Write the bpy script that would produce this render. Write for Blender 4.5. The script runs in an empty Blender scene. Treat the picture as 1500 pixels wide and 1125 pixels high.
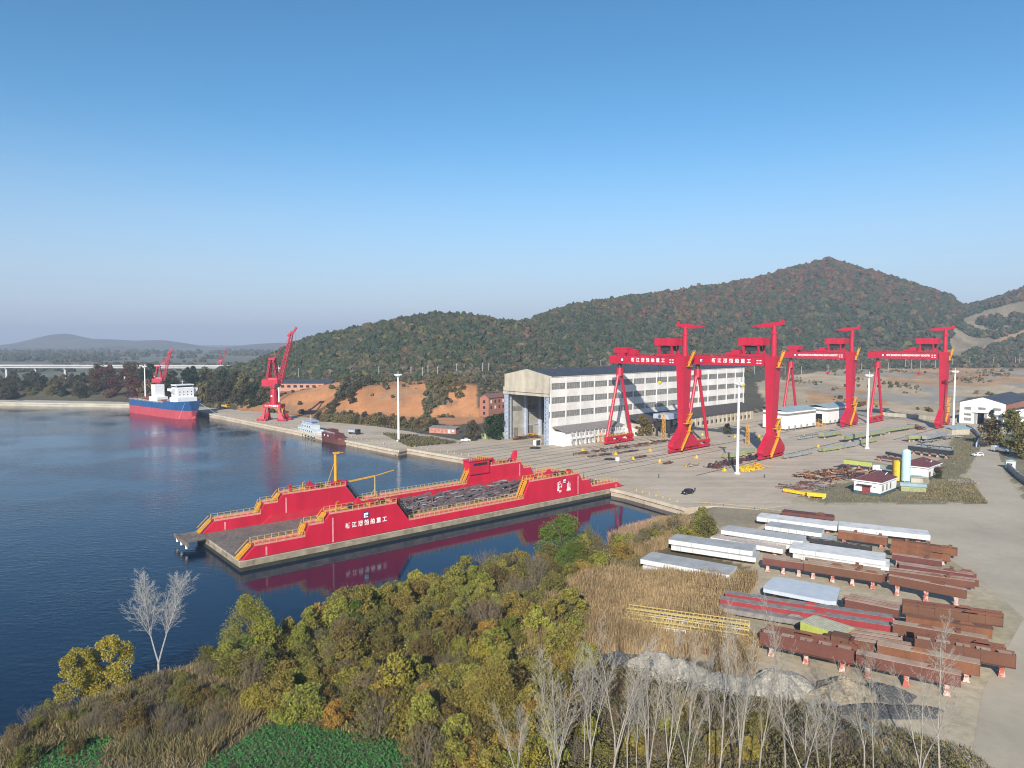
import bpy, math, random
import numpy as np
from mathutils import Vector, Matrix
random.seed(7); rng = np.random.default_rng(7)
R = math.radians; SC = bpy.context.scene; COL = SC.collection
# ---------- camera model (1500 px reference width) ----------
FPX, CH, PITCH = 1035.0, 52.0, math.atan((562.5 - 500) / 1035)
WL = -2.5                                # water level, quay top is 0
cp, sp = math.cos(PITCH), math.sin(PITCH)
def G(px, py, z=0.0):
    u = (px - 750) / FPX; v = (562.5 - py) / FPX
    d = (u, cp + v * sp, -sp + v * cp); t = (z - CH) / d[2]
    return (d[0] * t, d[1] * t)
def G3(px, py, z=0.0): return Vector((*G(px, py, z), z))
def ZH(px, py, Y):
    v = (562.5 - py) / FPX
    return CH + (-sp + v * cp) * Y / (cp + v * sp)
def XAT(px, py, Y):
    v = (562.5 - py) / FPX
    return (px - 750) / FPX * Y / (cp + v * sp)
def proj(x, y, z):
    d = y * cp - (z - CH) * sp; h = y * sp + (z - CH) * cp
    return 750 + FPX * x / d, 562.5 - FPX * h / d
TH = R(43); U = Vector((math.cos(TH), math.sin(TH), 0)); V = Vector((math.sin(TH), -math.cos(TH), 0))
# ---------- object helpers ----------
def tag(o, label=None, cat=None, group=None, kind=None):
    if label: o['label'] = label
    if cat: o['category'] = cat
    if group: o['group'] = group
    if kind: o['kind'] = kind
    return o
def link(o, parent=None):
    COL.objects.link(o)
    if parent is not None: o.parent = parent
    return o
def empty(name, loc, rz=0, label=None, cat=None, group=None):
    o = bpy.data.objects.new(name, None); link(o)
    o.location = loc; o.rotation_euler = (0, 0, rz)
    return tag(o, label, cat, group)
def copy_tree(o, parent=None):
    c = o.copy(); link(c, parent)
    if parent is None: c.parent = None
    else: c.parent = parent
    for ch in list(o.children): copy_tree(ch, c)
    return c
class MB:
    def __init__(s): s.v = []; s.f = []; s.mi = []; s.m = 0
    def add(s, vs, fs):
        b = len(s.v); s.v += [tuple(p) for p in vs]
        for f in fs: s.f.append(tuple(i + b for i in f)); s.mi.append(s.m)
        return s
    def hexa(s, p):   # bottom 4 ccw, top 4 ccw
        return s.add(p, [(3,2,1,0),(4,5,6,7),(0,1,5,4),(1,2,6,5),(2,3,7,6),(3,0,4,7)])
    def box(s, x0, x1, y0, y1, z0, z1):
        return s.hexa([(x0,y0,z0),(x1,y0,z0),(x1,y1,z0),(x0,y1,z0),(x0,y0,z1),(x1,y0,z1),(x1,y1,z1),(x0,y1,z1)])
    def cbox(s, c, sx, sy, sz, rz=0):
        M = Matrix.Rotation(rz, 3, 'Z'); c = Vector(c); P = []
        for z in (-.5, .5):
            for x, y in ((-.5,-.5),(.5,-.5),(.5,.5),(-.5,.5)): P.append(c + M @ Vector((x*sx, y*sy, z*sz)))
        return s.hexa(P)
    def frus(s, a, b, ca=(0,0), cb=(0,0)):  # a=(hx,hy,z) b=(hx,hy,z) half sizes
        P = []
        for (hx, hy, z), (cx, cy) in ((a, ca), (b, cb)):
            P += [(cx-hx,cy-hy,z),(cx+hx,cy-hy,z),(cx+hx,cy+hy,z),(cx-hx,cy+hy,z)]
        return s.hexa(P)
    def bar(s, p, q, w, h=None):
        p, q = Vector(p), Vector(q); h = h or w; d = (q - p)
        if d.length < 1e-6: return s
        d.normalize(); up = Vector((0,0,1)) if abs(d.z) < .95 else Vector((1,0,0))
        a = d.cross(up).normalized() * w / 2; b = a.cross(d).normalized() * h / 2
        return s.hexa([p-a-b, q-a-b, q+a-b, p+a-b, p-a+b, q-a+b, q+a+b, p+a+b])
    def tube(s, p, q, r, r2=None, n=8, caps=True):
        p, q = Vector(p), Vector(q); r2 = r if r2 is None else r2; d = (q - p).normalized()
        up = Vector((0,0,1)) if abs(d.z) < .95 else Vector((1,0,0))
        a = d.cross(up).normalized(); b = a.cross(d); P = []
        for c, rr in ((p, r), (q, r2)):
            for i in range(n):
                t = 2*math.pi*i/n; P.append(c + a*math.cos(t)*rr + b*math.sin(t)*rr)
        F = [(i, i+n, (i+1) % n + n, (i+1) % n) for i in range(n)]
        if caps: F += [tuple(range(n)), tuple(range(2*n-1, n-1, -1))]
        return s.add(P, F)
    def prism(s, poly, f0, f1):   # poly: list of 2d points; f0,f1 map 2d -> 3d for the two ends
        n = len(poly); P = [f0(*p) for p in poly] + [f1(*p) for p in poly]
        F = [tuple(range(n-1, -1, -1)), tuple(range(n, 2*n))] + [(i, (i+1) % n, (i+1) % n + n, i+n) for i in range(n)]
        return s.add(P, F)
    def build(s, name, mat, parent=None, smooth=False, loc=None, rz=0, kind=None, label=None, cat=None, group=None):
        me = bpy.data.meshes.new(name); me.from_pydata(s.v, [], s.f)
        for m in (mat if isinstance(mat, (list, tuple)) else [mat]): me.materials.append(m)
        if any(s.mi): me.polygons.foreach_set('material_index', s.mi)
        me.validate(); 
        import bmesh
        bm = bmesh.new(); bm.from_mesh(me); bmesh.ops.recalc_face_normals(bm, faces=bm.faces); bm.to_mesh(me); bm.free()
        if smooth: me.polygons.foreach_set('use_smooth', [True]*len(me.polygons))
        o = bpy.data.objects.new(name, me); link(o, parent)
        if loc is not None: o.location = loc
        o.rotation_euler = (0, 0, rz)
        return tag(o, label, cat, group, kind)
def np_mesh(name, verts, quads=None, tris=None, mat=None, colors=None, parent=None, link_it=True, smooth=False):
    me = bpy.data.meshes.new(name); verts = np.asarray(verts, np.float32)
    me.vertices.add(len(verts)); me.vertices.foreach_set('co', verts.ravel())
    loops, starts, tot = [], [], 0
    for arr, k in ((quads, 4), (tris, 3)):
        if arr is not None and len(arr):
            arr = np.asarray(arr, np.int32); loops.append(arr.ravel()); starts.append(tot + np.arange(len(arr)) * k); tot += arr.size
    loops = np.concatenate(loops); starts = np.concatenate(starts).astype(np.int32)
    me.loops.add(len(loops)); me.loops.foreach_set('vertex_index', loops)
    me.polygons.add(len(starts)); me.polygons.foreach_set('loop_start', starts)
    me.update(calc_edges=True)
    me.polygons.foreach_set('use_smooth', np.full(len(starts), smooth))
    if colors is not None:
        ca = me.color_attributes.new('tint', 'FLOAT_COLOR', 'POINT'); c = np.ones((len(verts), 4), np.float32); c[:, :3] = colors
        ca.data.foreach_set('color', c.ravel())
    if mat: me.materials.append(mat)
    o = bpy.data.objects.new(name, me)
    if link_it: link(o, parent)
    return o
# ---------- materials ----------
def nd(nt, t, **k):
    n = nt.nodes.new(t)
    for a, v in k.items():
        if a.startswith('i_'): n.inputs[a[2:].replace('_', ' ')].default_value = v
        else: setattr(n, a, v)
    return n
def mat(name, col, col2=None, scale=.6, rough=.6, metal=0, stretch=(1,1,1), lo=.35, hi=.65, bump=0, bscale=4, attr=None, streak=None, space='Object', obj_var=0, spec=.5, fine=0, fcon=.35):
    m = bpy.data.materials.new(name); m.use_nodes = True; nt = m.node_tree; L = nt.links.new
    b = nt.nodes['Principled BSDF']; b.inputs['Roughness'].default_value = rough; b.inputs['Metallic'].default_value = metal
    b.inputs['Specular IOR Level'].default_value = spec
    tc = nd(nt, 'ShaderNodeTexCoord'); mp = nd(nt, 'ShaderNodeMapping'); mp.inputs['Scale'].default_value = stretch; L(tc.outputs[space], mp.inputs[0])
    col2 = col2 or tuple(c*.72 for c in col)
    nz = nd(nt, 'ShaderNodeTexNoise', i_Scale=scale, i_Detail=6.0, i_Roughness=.6); L(mp.outputs[0], nz.inputs['Vector'])
    rp = nd(nt, 'ShaderNodeMapRange'); rp.inputs[1].default_value = lo; rp.inputs[2].default_value = hi; L(nz.outputs[0], rp.inputs[0])
    mx = nd(nt, 'ShaderNodeMix', data_type='RGBA'); mx.inputs[6].default_value = (*col, 1); mx.inputs[7].default_value = (*col2, 1); L(rp.outputs[0], mx.inputs[0])
    out = mx.outputs[2]
    if attr:
        at = nd(nt, 'ShaderNodeAttribute', attribute_name=attr); ml = nd(nt, 'ShaderNodeMix', data_type='RGBA', blend_type='MULTIPLY'); ml.inputs[0].default_value = 1
        L(at.outputs[0], ml.inputs[6]); L(out, ml.inputs[7]); out = ml.outputs[2]
    if streak:
        sc, amt, z2 = streak
        n2 = nd(nt, 'ShaderNodeTexNoise', i_Scale=sc, i_Detail=4.0); mp2 = nd(nt, 'ShaderNodeMapping'); mp2.inputs['Scale'].default_value = z2
        L(tc.outputs[space], mp2.inputs[0]); L(mp2.outputs[0], n2.inputs['Vector'])
        r2 = nd(nt, 'ShaderNodeMapRange'); r2.inputs[1].default_value = .42; r2.inputs[2].default_value = .75; r2.inputs[4].default_value = amt; L(n2.outputs[0], r2.inputs[0])
        m2 = nd(nt, 'ShaderNodeMix', data_type='RGBA'); m2.inputs[7].default_value = (*[c*.35 for c in col2], 1); L(r2.outputs[0], m2.inputs[0]); L(out, m2.inputs[6]); out = m2.outputs[2]
    if fine:
        n3 = nd(nt, 'ShaderNodeTexNoise', i_Scale=fine, i_Detail=3.0); L(tc.outputs[space], n3.inputs['Vector'])
        r3 = nd(nt, 'ShaderNodeMapRange'); r3.inputs[1].default_value = .3; r3.inputs[2].default_value = .7; r3.inputs[3].default_value = 1-fcon; r3.inputs[4].default_value = 1+fcon*.8; L(n3.outputs[0], r3.inputs[0])
        m3 = nd(nt, 'ShaderNodeMix', data_type='RGBA', blend_type='MULTIPLY'); m3.inputs[0].default_value = 1; L(out, m3.inputs[6]); L(r3.outputs[0], m3.inputs[7]); out = m3.outputs[2]
    if obj_var:
        oi = nd(nt, 'ShaderNodeObjectInfo'); hs = nd(nt, 'ShaderNodeHueSaturation'); r = nd(nt, 'ShaderNodeMapRange'); r.inputs[3].default_value = .5-obj_var*.12; r.inputs[4].default_value = .5+obj_var*.12
        L(oi.outputs['Random'], r.inputs[0]); L(r.outputs[0], hs.inputs['Hue'])
        r4 = nd(nt, 'ShaderNodeMath', operation='MULTIPLY'); r4.inputs[1].default_value = 7.31; fr = nd(nt, 'ShaderNodeMath', operation='FRACT'); L(oi.outputs['Random'], r4.inputs[0]); L(r4.outputs[0], fr.inputs[0])
        r5 = nd(nt, 'ShaderNodeMapRange'); r5.inputs[3].default_value = 1-obj_var*.5; r5.inputs[4].default_value = 1+obj_var*.5; L(fr.outputs[0], r5.inputs[0]); L(r5.outputs[0], hs.inputs['Value'])
        L(out, hs.inputs['Color']); out = hs.outputs[0]
    L(out, b.inputs['Base Color'])
    if bump:
        nb = nd(nt, 'ShaderNodeTexNoise', i_Scale=bscale, i_Detail=5.0); L(tc.outputs[space], nb.inputs['Vector'])
        bp = nd(nt, 'ShaderNodeBump', i_Strength=bump, i_Distance=.3); L(nb.outputs[0], bp.inputs['Height']); L(bp.outputs[0], b.inputs['Normal'])
    return m
M = {}
M['red'] = mat('crane_red_paint', (.47,.010,.038), (.40,.010,.034), .12, .45, lo=.4, hi=.7, streak=(.5,.25,(1,1,.1)))
M['dockred'] = mat('dock_red_paint', (.55,.014,.044), (.48,.012,.038), .1, .45, lo=.4, hi=.7, streak=(.35,.3,(1,1,.12)))
M['darkred'] = mat('deck_red_oxide', (.28,.03,.03), (.16,.04,.03), .4, .7)
M['pinkrail'] = mat('faded_pink_paint', (.62,.28,.24), (.5,.2,.16), 1, .6)
M['yellow'] = mat('yellow_paint', (.72,.36,.02), (.55,.27,.02), 1, .5)
M['lyellow'] = mat('pale_yellow_paint', (.52,.40,.14), (.40,.30,.10), 1, .6)
M['byellow'] = mat('bright_yellow_paint', (.68,.50,.02), (.55,.39,.02), 1, .5)
M['white'] = mat('white_paint', (.78,.79,.78), (.62,.62,.6), .3, .5, streak=(.6,.25,(1,1,.1)))
M['cleanwhite'] = mat('clean_white_paint', (.80,.80,.80), (.74,.74,.74), .3, .5)
M['hallwall'] = mat('hall_white_cladding', (.76,.745,.71), (.62,.60,.56), .07, .7, stretch=(1,1,2.6), lo=.42, hi=.8, streak=(.12,.22,(1,1,.25)), fine=.25, fcon=.08)
M['gable'] = mat('weathered_cream_cladding', (.50,.455,.36), (.38,.34,.27), .12, .8, streak=(.4,.4,(1,1,.1)))
M['roofdark'] = mat('dark_blue_grey_roof', (.055,.065,.085), (.035,.042,.055), .2, .7)
M['glassband'] = mat('dusty_louvre_glass', (.25,.25,.23), (.13,.13,.12), .5, .35, stretch=(1,1,1), lo=.35, hi=.7)
M['inner'] = mat('hall_inner_wall', (.42,.41,.36), (.3,.29,.25), .3, .8)
M['bluegrey'] = mat('blue_grey_steel', (.42,.48,.58), (.28,.33,.42), .5, .5)
M['dark'] = mat('dark_steel', (.035,.035,.04), (.02,.02,.022), 1, .6)
M['darkwin'] = mat('dark_window_glass', (.02,.025,.03), (.04,.045,.05), 1, .15)
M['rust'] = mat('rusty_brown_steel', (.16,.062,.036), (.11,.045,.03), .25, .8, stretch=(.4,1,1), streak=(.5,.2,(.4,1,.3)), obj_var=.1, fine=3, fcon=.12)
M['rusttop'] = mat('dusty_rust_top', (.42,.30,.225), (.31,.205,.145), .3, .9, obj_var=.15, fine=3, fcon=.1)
M['orust'] = mat('orange_rusty_steel', (.24,.095,.042), (.15,.062,.034), .22, .85, streak=(.4,.3,(1,1,.3)), fine=3, fcon=.15)
M['maroon'] = mat('maroon_primer', (.14,.040,.035), (.10,.032,.03), .5, .7, obj_var=.2)
M['panelwhite'] = mat('white_primed_panel', (.66,.66,.645), (.50,.50,.485), .35, .6, lo=.45, hi=.8, streak=(.5,.3,(1,1,.3)))
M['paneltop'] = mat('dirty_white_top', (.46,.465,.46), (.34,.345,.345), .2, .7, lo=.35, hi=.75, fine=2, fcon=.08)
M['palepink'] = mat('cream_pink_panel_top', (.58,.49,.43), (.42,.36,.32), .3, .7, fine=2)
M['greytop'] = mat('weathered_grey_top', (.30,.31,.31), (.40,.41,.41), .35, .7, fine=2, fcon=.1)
M['paleblue'] = mat('pale_blue_deck_panel', (.50,.55,.60), (.43,.48,.53), .5, .6, fine=2, fcon=.08)
M['lime'] = mat('lime_green_paint', (.42,.47,.10), (.34,.38,.09), .5, .6)
M['palegreen'] = mat('pale_green_primer', (.30,.33,.16), (.24,.27,.15), .5, .7, fine=2)
M['limetop'] = mat('grey_ribbed_top', (.42,.42,.33), (.3,.3,.24), .8, .8)
M['oldred'] = mat('old_red_steel', (.30,.028,.034), (.22,.03,.034), .5, .6)
M['greywood'] = mat('grey_weathered_top', (.26,.24,.23), (.16,.145,.14), 1.0, .9, fine=4, fcon=.2)
M['greysteel'] = mat('grey_primer_steel', (.32,.34,.34), (.22,.23,.23), .6, .6)
M['concrete'] = mat('quay_concrete', (.42,.38,.32), (.30,.27,.22), .25, .9, streak=(.4,.5,(1,1,.2)), bump=.2)
M['wetconcrete'] = mat('dirty_pontoon_side', (.36,.31,.23), (.22,.18,.13), .35, .85, stretch=(1,1,2), streak=(.5,.6,(1,1,.3)))
M['algae'] = mat('wet_dark_hull', (.05,.05,.035), (.03,.032,.02), .8, .5)
M['brick'] = mat('old_orange_brick', (.38,.16,.11), (.30,.13,.09), .6, .9, fine=4)
M['tilered'] = mat('maroon_roof_tile', (.14,.045,.05), (.10,.035,.04), 1.2, .8, fine=3)
M['rooftile'] = mat('brown_roof_tile', (.22,.11,.09), (.15,.08,.07), 1.2, .9, fine=3)
M['tealroof'] = mat('grey_teal_sheet_roof', (.30,.40,.42), (.24,.32,.34), .3, .5)
M['tealbase'] = mat('dark_teal_plinth', (.05,.10,.11), None, 1, .7)
M['cyan'] = mat('pale_cyan_paint', (.50,.72,.74), (.44,.64,.66), .6, .4, streak=(.6,.15,(1,1,.1)))
M['door'] = mat('dark_red_door', (.26,.05,.045), None, 1, .6)
M['shipblue'] = mat('ship_blue_paint', (.02,.095,.26), (.015,.075,.21), .3, .45)
M['shipred'] = mat('ship_red_antifouling', (.48,.07,.09), (.40,.06,.08), .3, .6, streak=(.5,.2,(1,1,.1)))
M['deckgrey'] = mat('ship_deck_grey', (.22,.21,.20), (.16,.15,.14), .5, .8)
M['deckplate'] = mat('worn_dock_deck', (.20,.165,.14), (.12,.10,.09), .22, .85, lo=.3, hi=.7, fine=1.2)
M['boatwhite'] = mat('patrol_boat_grey_white', (.55,.62,.66), (.45,.5,.54), .6, .5)
M['logoblue'] = mat('emblem_blue', (.02,.04,.16), None, 1, .5)
M['letter'] = mat('white_lettering', (.85,.85,.85), (.8,.8,.8), 1, .5)
M['tyre'] = mat('black_rubber', (.02,.02,.02), None, 2, .8)
M['carblack'] = mat('black_car_paint', (.015,.02,.04), (.012,.016,.03), 1, .25)
M['carwhite'] = mat('white_car_paint', (.75,.76,.77), (.7,.7,.7), 1, .3)
M['carglass'] = mat('car_glass', (.02,.025,.03), None, 1, .08)
M['viaduct'] = mat('pale_viaduct_concrete', (.44,.44,.45), (.36,.36,.37), .1, .8)
M['skin'] = mat('skin', (.45,.26,.18), None, 1, .6)
M['green'] = mat('green_work_clothes', (.02,.12,.09), None, 2, .8)
M['navy'] = mat('navy_work_clothes', (.02,.03,.07), None, 2, .8)
M['greenpaint'] = mat('green_painted_sheet', (.05,.16,.06), (.04,.12,.05), 1, .6)
M['gravelw'] = mat('pale_gravel', (.37,.345,.295), (.25,.23,.195), 1.2, .95, bump=1, bscale=2.5, fine=3)
M['gravelt'] = mat('tan_gravel', (.34,.28,.19), (.24,.20,.14), 1.2, .95, bump=1, bscale=2.5, fine=3)
M['gravelg'] = mat('dark_grey_gravel', (.10,.10,.10), (.065,.065,.065), 1.2, .95, bump=1, bscale=2.5, fine=3)
M['bark'] = mat('pale_bark', (.36,.335,.29), (.25,.23,.195), 2.0, .9)
M['darkbark'] = mat('dark_bark', (.11,.085,.06), (.07,.055,.04), 2.0, .9)
def leafmat(name, c1, c2, var=.3, scale=.9, trans=.25):
    m = mat(name, c1, c2, scale, .65, lo=.3, hi=.7, obj_var=var, spec=.25); nt = m.node_tree
    b = nt.nodes['Principled BSDF']; src = b.inputs['Base Color'].links[0].from_socket
    t = nd(nt, 'ShaderNodeBsdfTranslucent'); mx = nd(nt, 'ShaderNodeMixShader'); mx.inputs[0].default_value = trans
    nt.links.new(src, t.inputs[0]); nt.links.new(b.outputs[0], mx.inputs[1]); nt.links.new(t.outputs[0], mx.inputs[2])
    nt.links.new(mx.outputs[0], nt.nodes['Material Output'].inputs[0]); return m
M['lgreen'] = leafmat('leaf_fresh_green', (.19,.235,.035), (.09,.125,.022))
M['lwillow'] = leafmat('leaf_willow', (.27,.29,.045), (.14,.17,.03))
M['lyellow2'] = leafmat('leaf_yellow', (.44,.325,.05), (.25,.20,.05))
M['lolive'] = leafmat('leaf_olive', (.235,.20,.05), (.12,.11,.033))
M['twig'] = mat('grey_brown_twig', (.19,.155,.12), (.12,.10,.08), 2.0, .9)
M['lbrown'] = leafmat('leaf_brown_grey', (.23,.185,.08), (.14,.12,.055))
M['lyg'] = leafmat('leaf_yellow_green', (.36,.315,.06), (.165,.16,.04))
M['ldark'] = leafmat('leaf_dark_green', (.035,.062,.022), (.02,.036,.015))
M['lrust'] = leafmat('leaf_rusty', (.15,.065,.035), (.09,.05,.03))
M['lmuted'] = leafmat('leaf_muted', (.105,.095,.05), (.06,.06,.034))
# ---------- noise ----------
_tab = rng.random((256, 256))
def vnoise(x, y):
    xi = np.floor(x).astype(int); yi = np.floor(y).astype(int); fx = x - xi; fy = y - yi
    fx = fx*fx*(3-2*fx); fy = fy*fy*(3-2*fy); g = lambda a, b: _tab[a & 255, b & 255]
    return (g(xi,yi)*(1-fx)+g(xi+1,yi)*fx)*(1-fy) + (g(xi,yi+1)*(1-fx)+g(xi+1,yi+1)*fx)*fy
def fbm(x, y, o=4):
    s = 0; a = 1; t = 0
    for i in range(o): s = s + a*vnoise(x*2**i+17*i, y*2**i+31*i); t += a; a *= .5
    return s/t*2-1
def pip(x, y, poly):
    x = np.asarray(x, float); y = np.asarray(y, float); ins = np.zeros(x.shape, bool); n = len(poly)
    for i in range(n):
        x1, y1 = poly[i]; x2, y2 = poly[(i+1) % n]
        if y1 == y2: continue
        c = ((y1 > y) != (y2 > y)) & (x < (x2-x1)*(y-y1)/(y2-y1)+x1); ins ^= c
    return ins
def pdist(x, y, poly):
    x = np.asarray(x, float); y = np.asarray(y, float)
    d = np.full(np.shape(x), 1e9); n = len(poly)
    for i in range(n):
        x1, y1 = poly[i]; x2, y2 = poly[(i+1) % n]; dx, dy = x2-x1, y2-y1; L2 = dx*dx+dy*dy+1e-9
        t = np.clip(((x-x1)*dx+(y-y1)*dy)/L2, 0, 1); d = np.minimum(d, np.hypot(x-x1-t*dx, y-y1-t*dy))
    return d
# ---------- plan of the basin ----------
QA = [G(p, q, WL) for p, q in ((190,597),(0,594))]
quay = [G(297,604), G(420,628), G(583,660), G(596,657), G(690,673), G(915,720), G(1003,744)]
shore_px = [(1008,750),(975,768),(930,782),(860,808),(760,838),(600,876),(480,910),(420,934),(380,948),(300,972),(240,996),(150,1020),(90,1045),(20,1085),(-60,1115),(-300,1250)]
shore = [G(p, q, WL) for p, q in shore_px]
water_poly = [(-1600,840), QA[1], QA[0], G(250,601,WL)] + quay + shore + [(-400,40),(-1600,40)]
# ---------- terrain profile columns: px -> knots (Y, z) ----------
def kz(px, py, Y, t=0): return (Y, ZH(px, py, Y) - t)
COLS = {
 -700: [(660,0),(720,8),(760,9),(800,9),(900,0),(1000,0)],
 0:    [(640,0),(690,8),(730,9),(770,8),(860,0),(1000,0)],
 150:  [(615,0),(670,9),(715,12),(760,11),(880,0),(1000,0)],
 300:  [(560,0),(630,8),(690,12),(760,12),(900,0),(1000,0)],
 355:  [(530,0),(580,9),(690,15),(800,19),(1000,0),(1100,0)],
 400:  [(516,0),(550,9),(640,13),kz(400,516,860,8),(1100,0),(1200,0)],
 430:  [(512,0),(548,10),(625,12),kz(430,499,880,8),(1150,0),(1300,0)],
 480:  [(508,0),(550,15),(612,17),kz(480,485,880,8),(1150,0),(1300,0)],
 520:  [(500,0),(545,19),(600,20),kz(520,477,880,8),(1150,0),(1300,0)],
 560:  [(495,0),(542,20),(600,21),kz(560,469,880,8),(1200,0),(1400,0)],
 600:  [(490,0),(540,20.5),(600,21),kz(600,461,880,8),(1250,0),(1500,0)],
 645:  [(486,0),(540,20),(600,22),kz(645,455,890,8),(1300,10),(1600,0)],
 700:  [(486,1),(550,20),(610,22),kz(700,461,920,8),(1350,20),(1700,0)],
 740:  [(495,1),(560,14),(640,20),kz(740,467,960,8),(1350,30),(1800,0)],
 775:  [(500,0),(600,10),(700,20),kz(775,465,1000,8),(1400,40),(1900,0)],
 800:  [(520,0),(640,10),(740,20),kz(800,456,1050,8),(1450,50),(2000,0)],
 870:  [(560,0),(700,12),(800,20),kz(870,441,1150,8),(1600,60),(2200,0)],
 950:  [(560,0),(720,12),(840,20),kz(950,429,1250,8),(1700,70),(2400,0)],
 1050: [(540,0),(740,12),(880,18),kz(1050,417,1380,8),(1900,80),(2600,0)],
 1120: [(520,0),(780,11),(960,16),kz(1120,404,1450,8),(2000,90),(2700,0)],
 1160: [(520,0),(800,11),(990,17),kz(1160,390,1480,8),(2050,90),(2700,0)],
 1210: [(520,0),(800,11),(1000,17),kz(1210,377,1500,8),(2100,90),(2700,0)],
 1250: [(520,0),(800,11),(1000,17),kz(1250,389,1500,8),(2100,90),(2700,0)],
 1300: [(520,0),(800,12),(1000,18),kz(1300,404,1500,8),(2100,80),(2700,0)],
 1350: [(520,0),(800,12),(1000,18),kz(1350,419,1500,8),(2100,80),(2700,0)],
 1388: [(520,0),(800,12),(1000,18),kz(1388,431,1480,8),(2000,80),(2700,0)],
 1404: [(520,0),(800,12),(1000,18),kz(1404,448,1480,6),(2000,80),(2700,0)],
 1430: [(520,0),(800,12),(1000,19),kz(1430,443,1600,5),(2200,80),(2900,0)],
 1460: [(520,0),(800,12),(1000,19),kz(1460,434,1600,6),(2200,80),(2900,0)],
 1500: [(520,0),(800,12),(1000,19),kz(1500,420,1600,6),(2200,80),(2900,0)],
 1600: [(520,0),(800,12),(1000,20),kz(1600,396,1600,6),(2200,80),(2900,0)],
 2300: [(520,0),(800,12),(1000,20),kz(1600,410,1600,6),(2200,60),(2900,0)],
}
ck = np.array(sorted(COLS)); ctab = np.array([COLS[k] for k in sorted(COLS)], float)  # (n,6,2)
def terrain_h(x, y):
    x = np.asarray(x, float); y = np.asarray(y, float); sh = x.shape; x = x.ravel(); y = y.ravel()
    c = np.clip(750 + FPX * x / np.maximum(y, 1), ck[0], ck[-1])
    kY = np.stack([np.interp(c, ck, ctab[:, k, 0]) for k in range(6)]); kZ = np.stack([np.interp(c, ck, ctab[:, k, 1]) for k in range(6)])
    z = np.zeros_like(x)
    for k in range(5):
        t = (y - kY[k]) / (kY[k+1] - kY[k]); m = (t >= 0) & (t < 1)
        if k >= 2: t2 = t*.5 + .5*(t*t*(3-2*t))
        else: t2 = t
        z[m] = (kZ[k] + (kZ[k+1]-kZ[k]) * t2)[m]
    amp = np.clip(z / 40, 0, 1.6)
    slope = np.clip((y - kY[2]) / 60, 0, 1) * np.clip(1 - np.abs(y - kY[3])/150, 0, 1)
    z = z + amp * (6*fbm(x/90+5, y/90+9) + 3*fbm(x/30, y/30)) * (1 - .75*slope)
    z = z + np.clip(z, 0, 1) * .8 * fbm(x/9, y/9, 3)
    # foreground mounds
    fg = np.clip((250 - y)/60, 0, 1) * (1 - np.clip((x - 8)/25, 0, 1))
    z = z + fg * (.8 + 1.0*fbm(x/14, y/14, 3)) - .1
    d = pdist(x, y, water_poly); ins = pip(x, y, water_poly)
    z = np.where(ins, WL - .15 - np.minimum(4, d*.5), np.where(d < 9, WL - .15 + (z - WL + .15) * np.clip(d/9, 0, 1)**.8, z))
    return z.reshape(sh)
def th(x, y): return float(terrain_h(np.array([x]), np.array([y]))[0])
# ---------- surface zones (world polygons, taken down from the plan) ----------
ZP = {   # polygons in reference pixels on whatever height the ground has there
 'orange': [[(340,612),(350,585),(382,572),(440,563),(500,560),(492,585),(470,600),(440,612),(400,606)], [(452,625),(440,608),(490,590),(530,567),(560,560),(626,557),(618,590),(628,620),(560,625)], [(660,560),(697,562),(700,600),(712,620),(660,622),(628,617),(645,590)]],
 'tan': [[(1105,560),(1160,550),(1230,540),(1330,545),(1410,575),(1400,615),(1290,622),(1130,606)], [(1280,540),(1500,540),(1700,540),(1700,600),(1500,575),(1400,585)]],
 'ofield': [[(1290,542),(1380,538),(1500,540),(1700,545),(1700,565),(1500,560),(1430,566),(1300,560)],[(1180,572),(1240,568),(1300,578),(1305,592),(1240,597),(1185,590)]],
 'grass': [[(1205,738),(1160,725),(1240,705),(1300,700),(1380,670),(1425,640),(1440,650),(1420,690),(1400,710),(1447,737)],[(1452,640),(1500,640),(1600,700),(1600,750),(1500,730),(1478,690),(1460,672)],[(1395,640),(1420,625),(1440,632),(1420,665),(1380,690)]],
 'mud': [[(900,740),(1005,745),(1110,742),(1165,752),(1090,775),(1000,768)]],
 'quarry': [[(1400,470),(1440,455),(1500,440),(1600,430),(1600,480),(1500,475),(1440,510),(1380,530)]],
 'otrack': [[(1428,512),(1470,492),(1520,478),(1520,490),(1480,500),(1440,516)]],
}
ZC = {'orange': (.47,.215,.09), 'tan': (.40,.31,.20), 'ofield': (.40,.235,.11), 'grass': (.19,.17,.10), 'mud': (.27,.225,.15), 'quarry': (.23,.19,.125), 'otrack': (.42,.26,.15)}
def zone_mask(n, x, y, z, jit=3.0):
    px, py = proj(x, y, z); s = 1035/np.maximum(y, 40)
    px = px + jit*s*fbm(x/11+3, y/11, 3); py = py + jit*.35*s*fbm(x/9+7, y/9+4, 3)
    m = np.zeros(np.shape(x), bool)
    for p in ZP[n]: m |= pip(px, py, p)
    return m
nx, ny = 760, 560
ts = np.linspace(-1.7, 1.7, nx); ys = 14 * (9500/14) ** (np.linspace(0, 1, ny))
T, Yg = np.meshgrid(ts, ys); Xg = T*Yg; Zg = terrain_h(Xg, Yg)
cgr = np.empty((ny, nx, 3)); cgr[:] = (.075,.068,.036)
fgm = (Yg < 262) & (Xg < 60); cgr[fgm] = (.12,.098,.055)
pxg, pyg = proj(Xg, Yg, Zg)
road = (Yg < 520) & (Zg > -1) & pip(Xg, Yg, [G(1010,746), G(1120,742), G(1300,600), (900,700), (900,20), (95,20), G(1330,1120), G(1190,1040), G(1010,960), G(1010,870), G(1100,830), G(950,790), G(1040,765)])
cgr[road] = (.41,.35,.25)
wst = fbm(Xg/25, Yg/25) > .1
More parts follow.
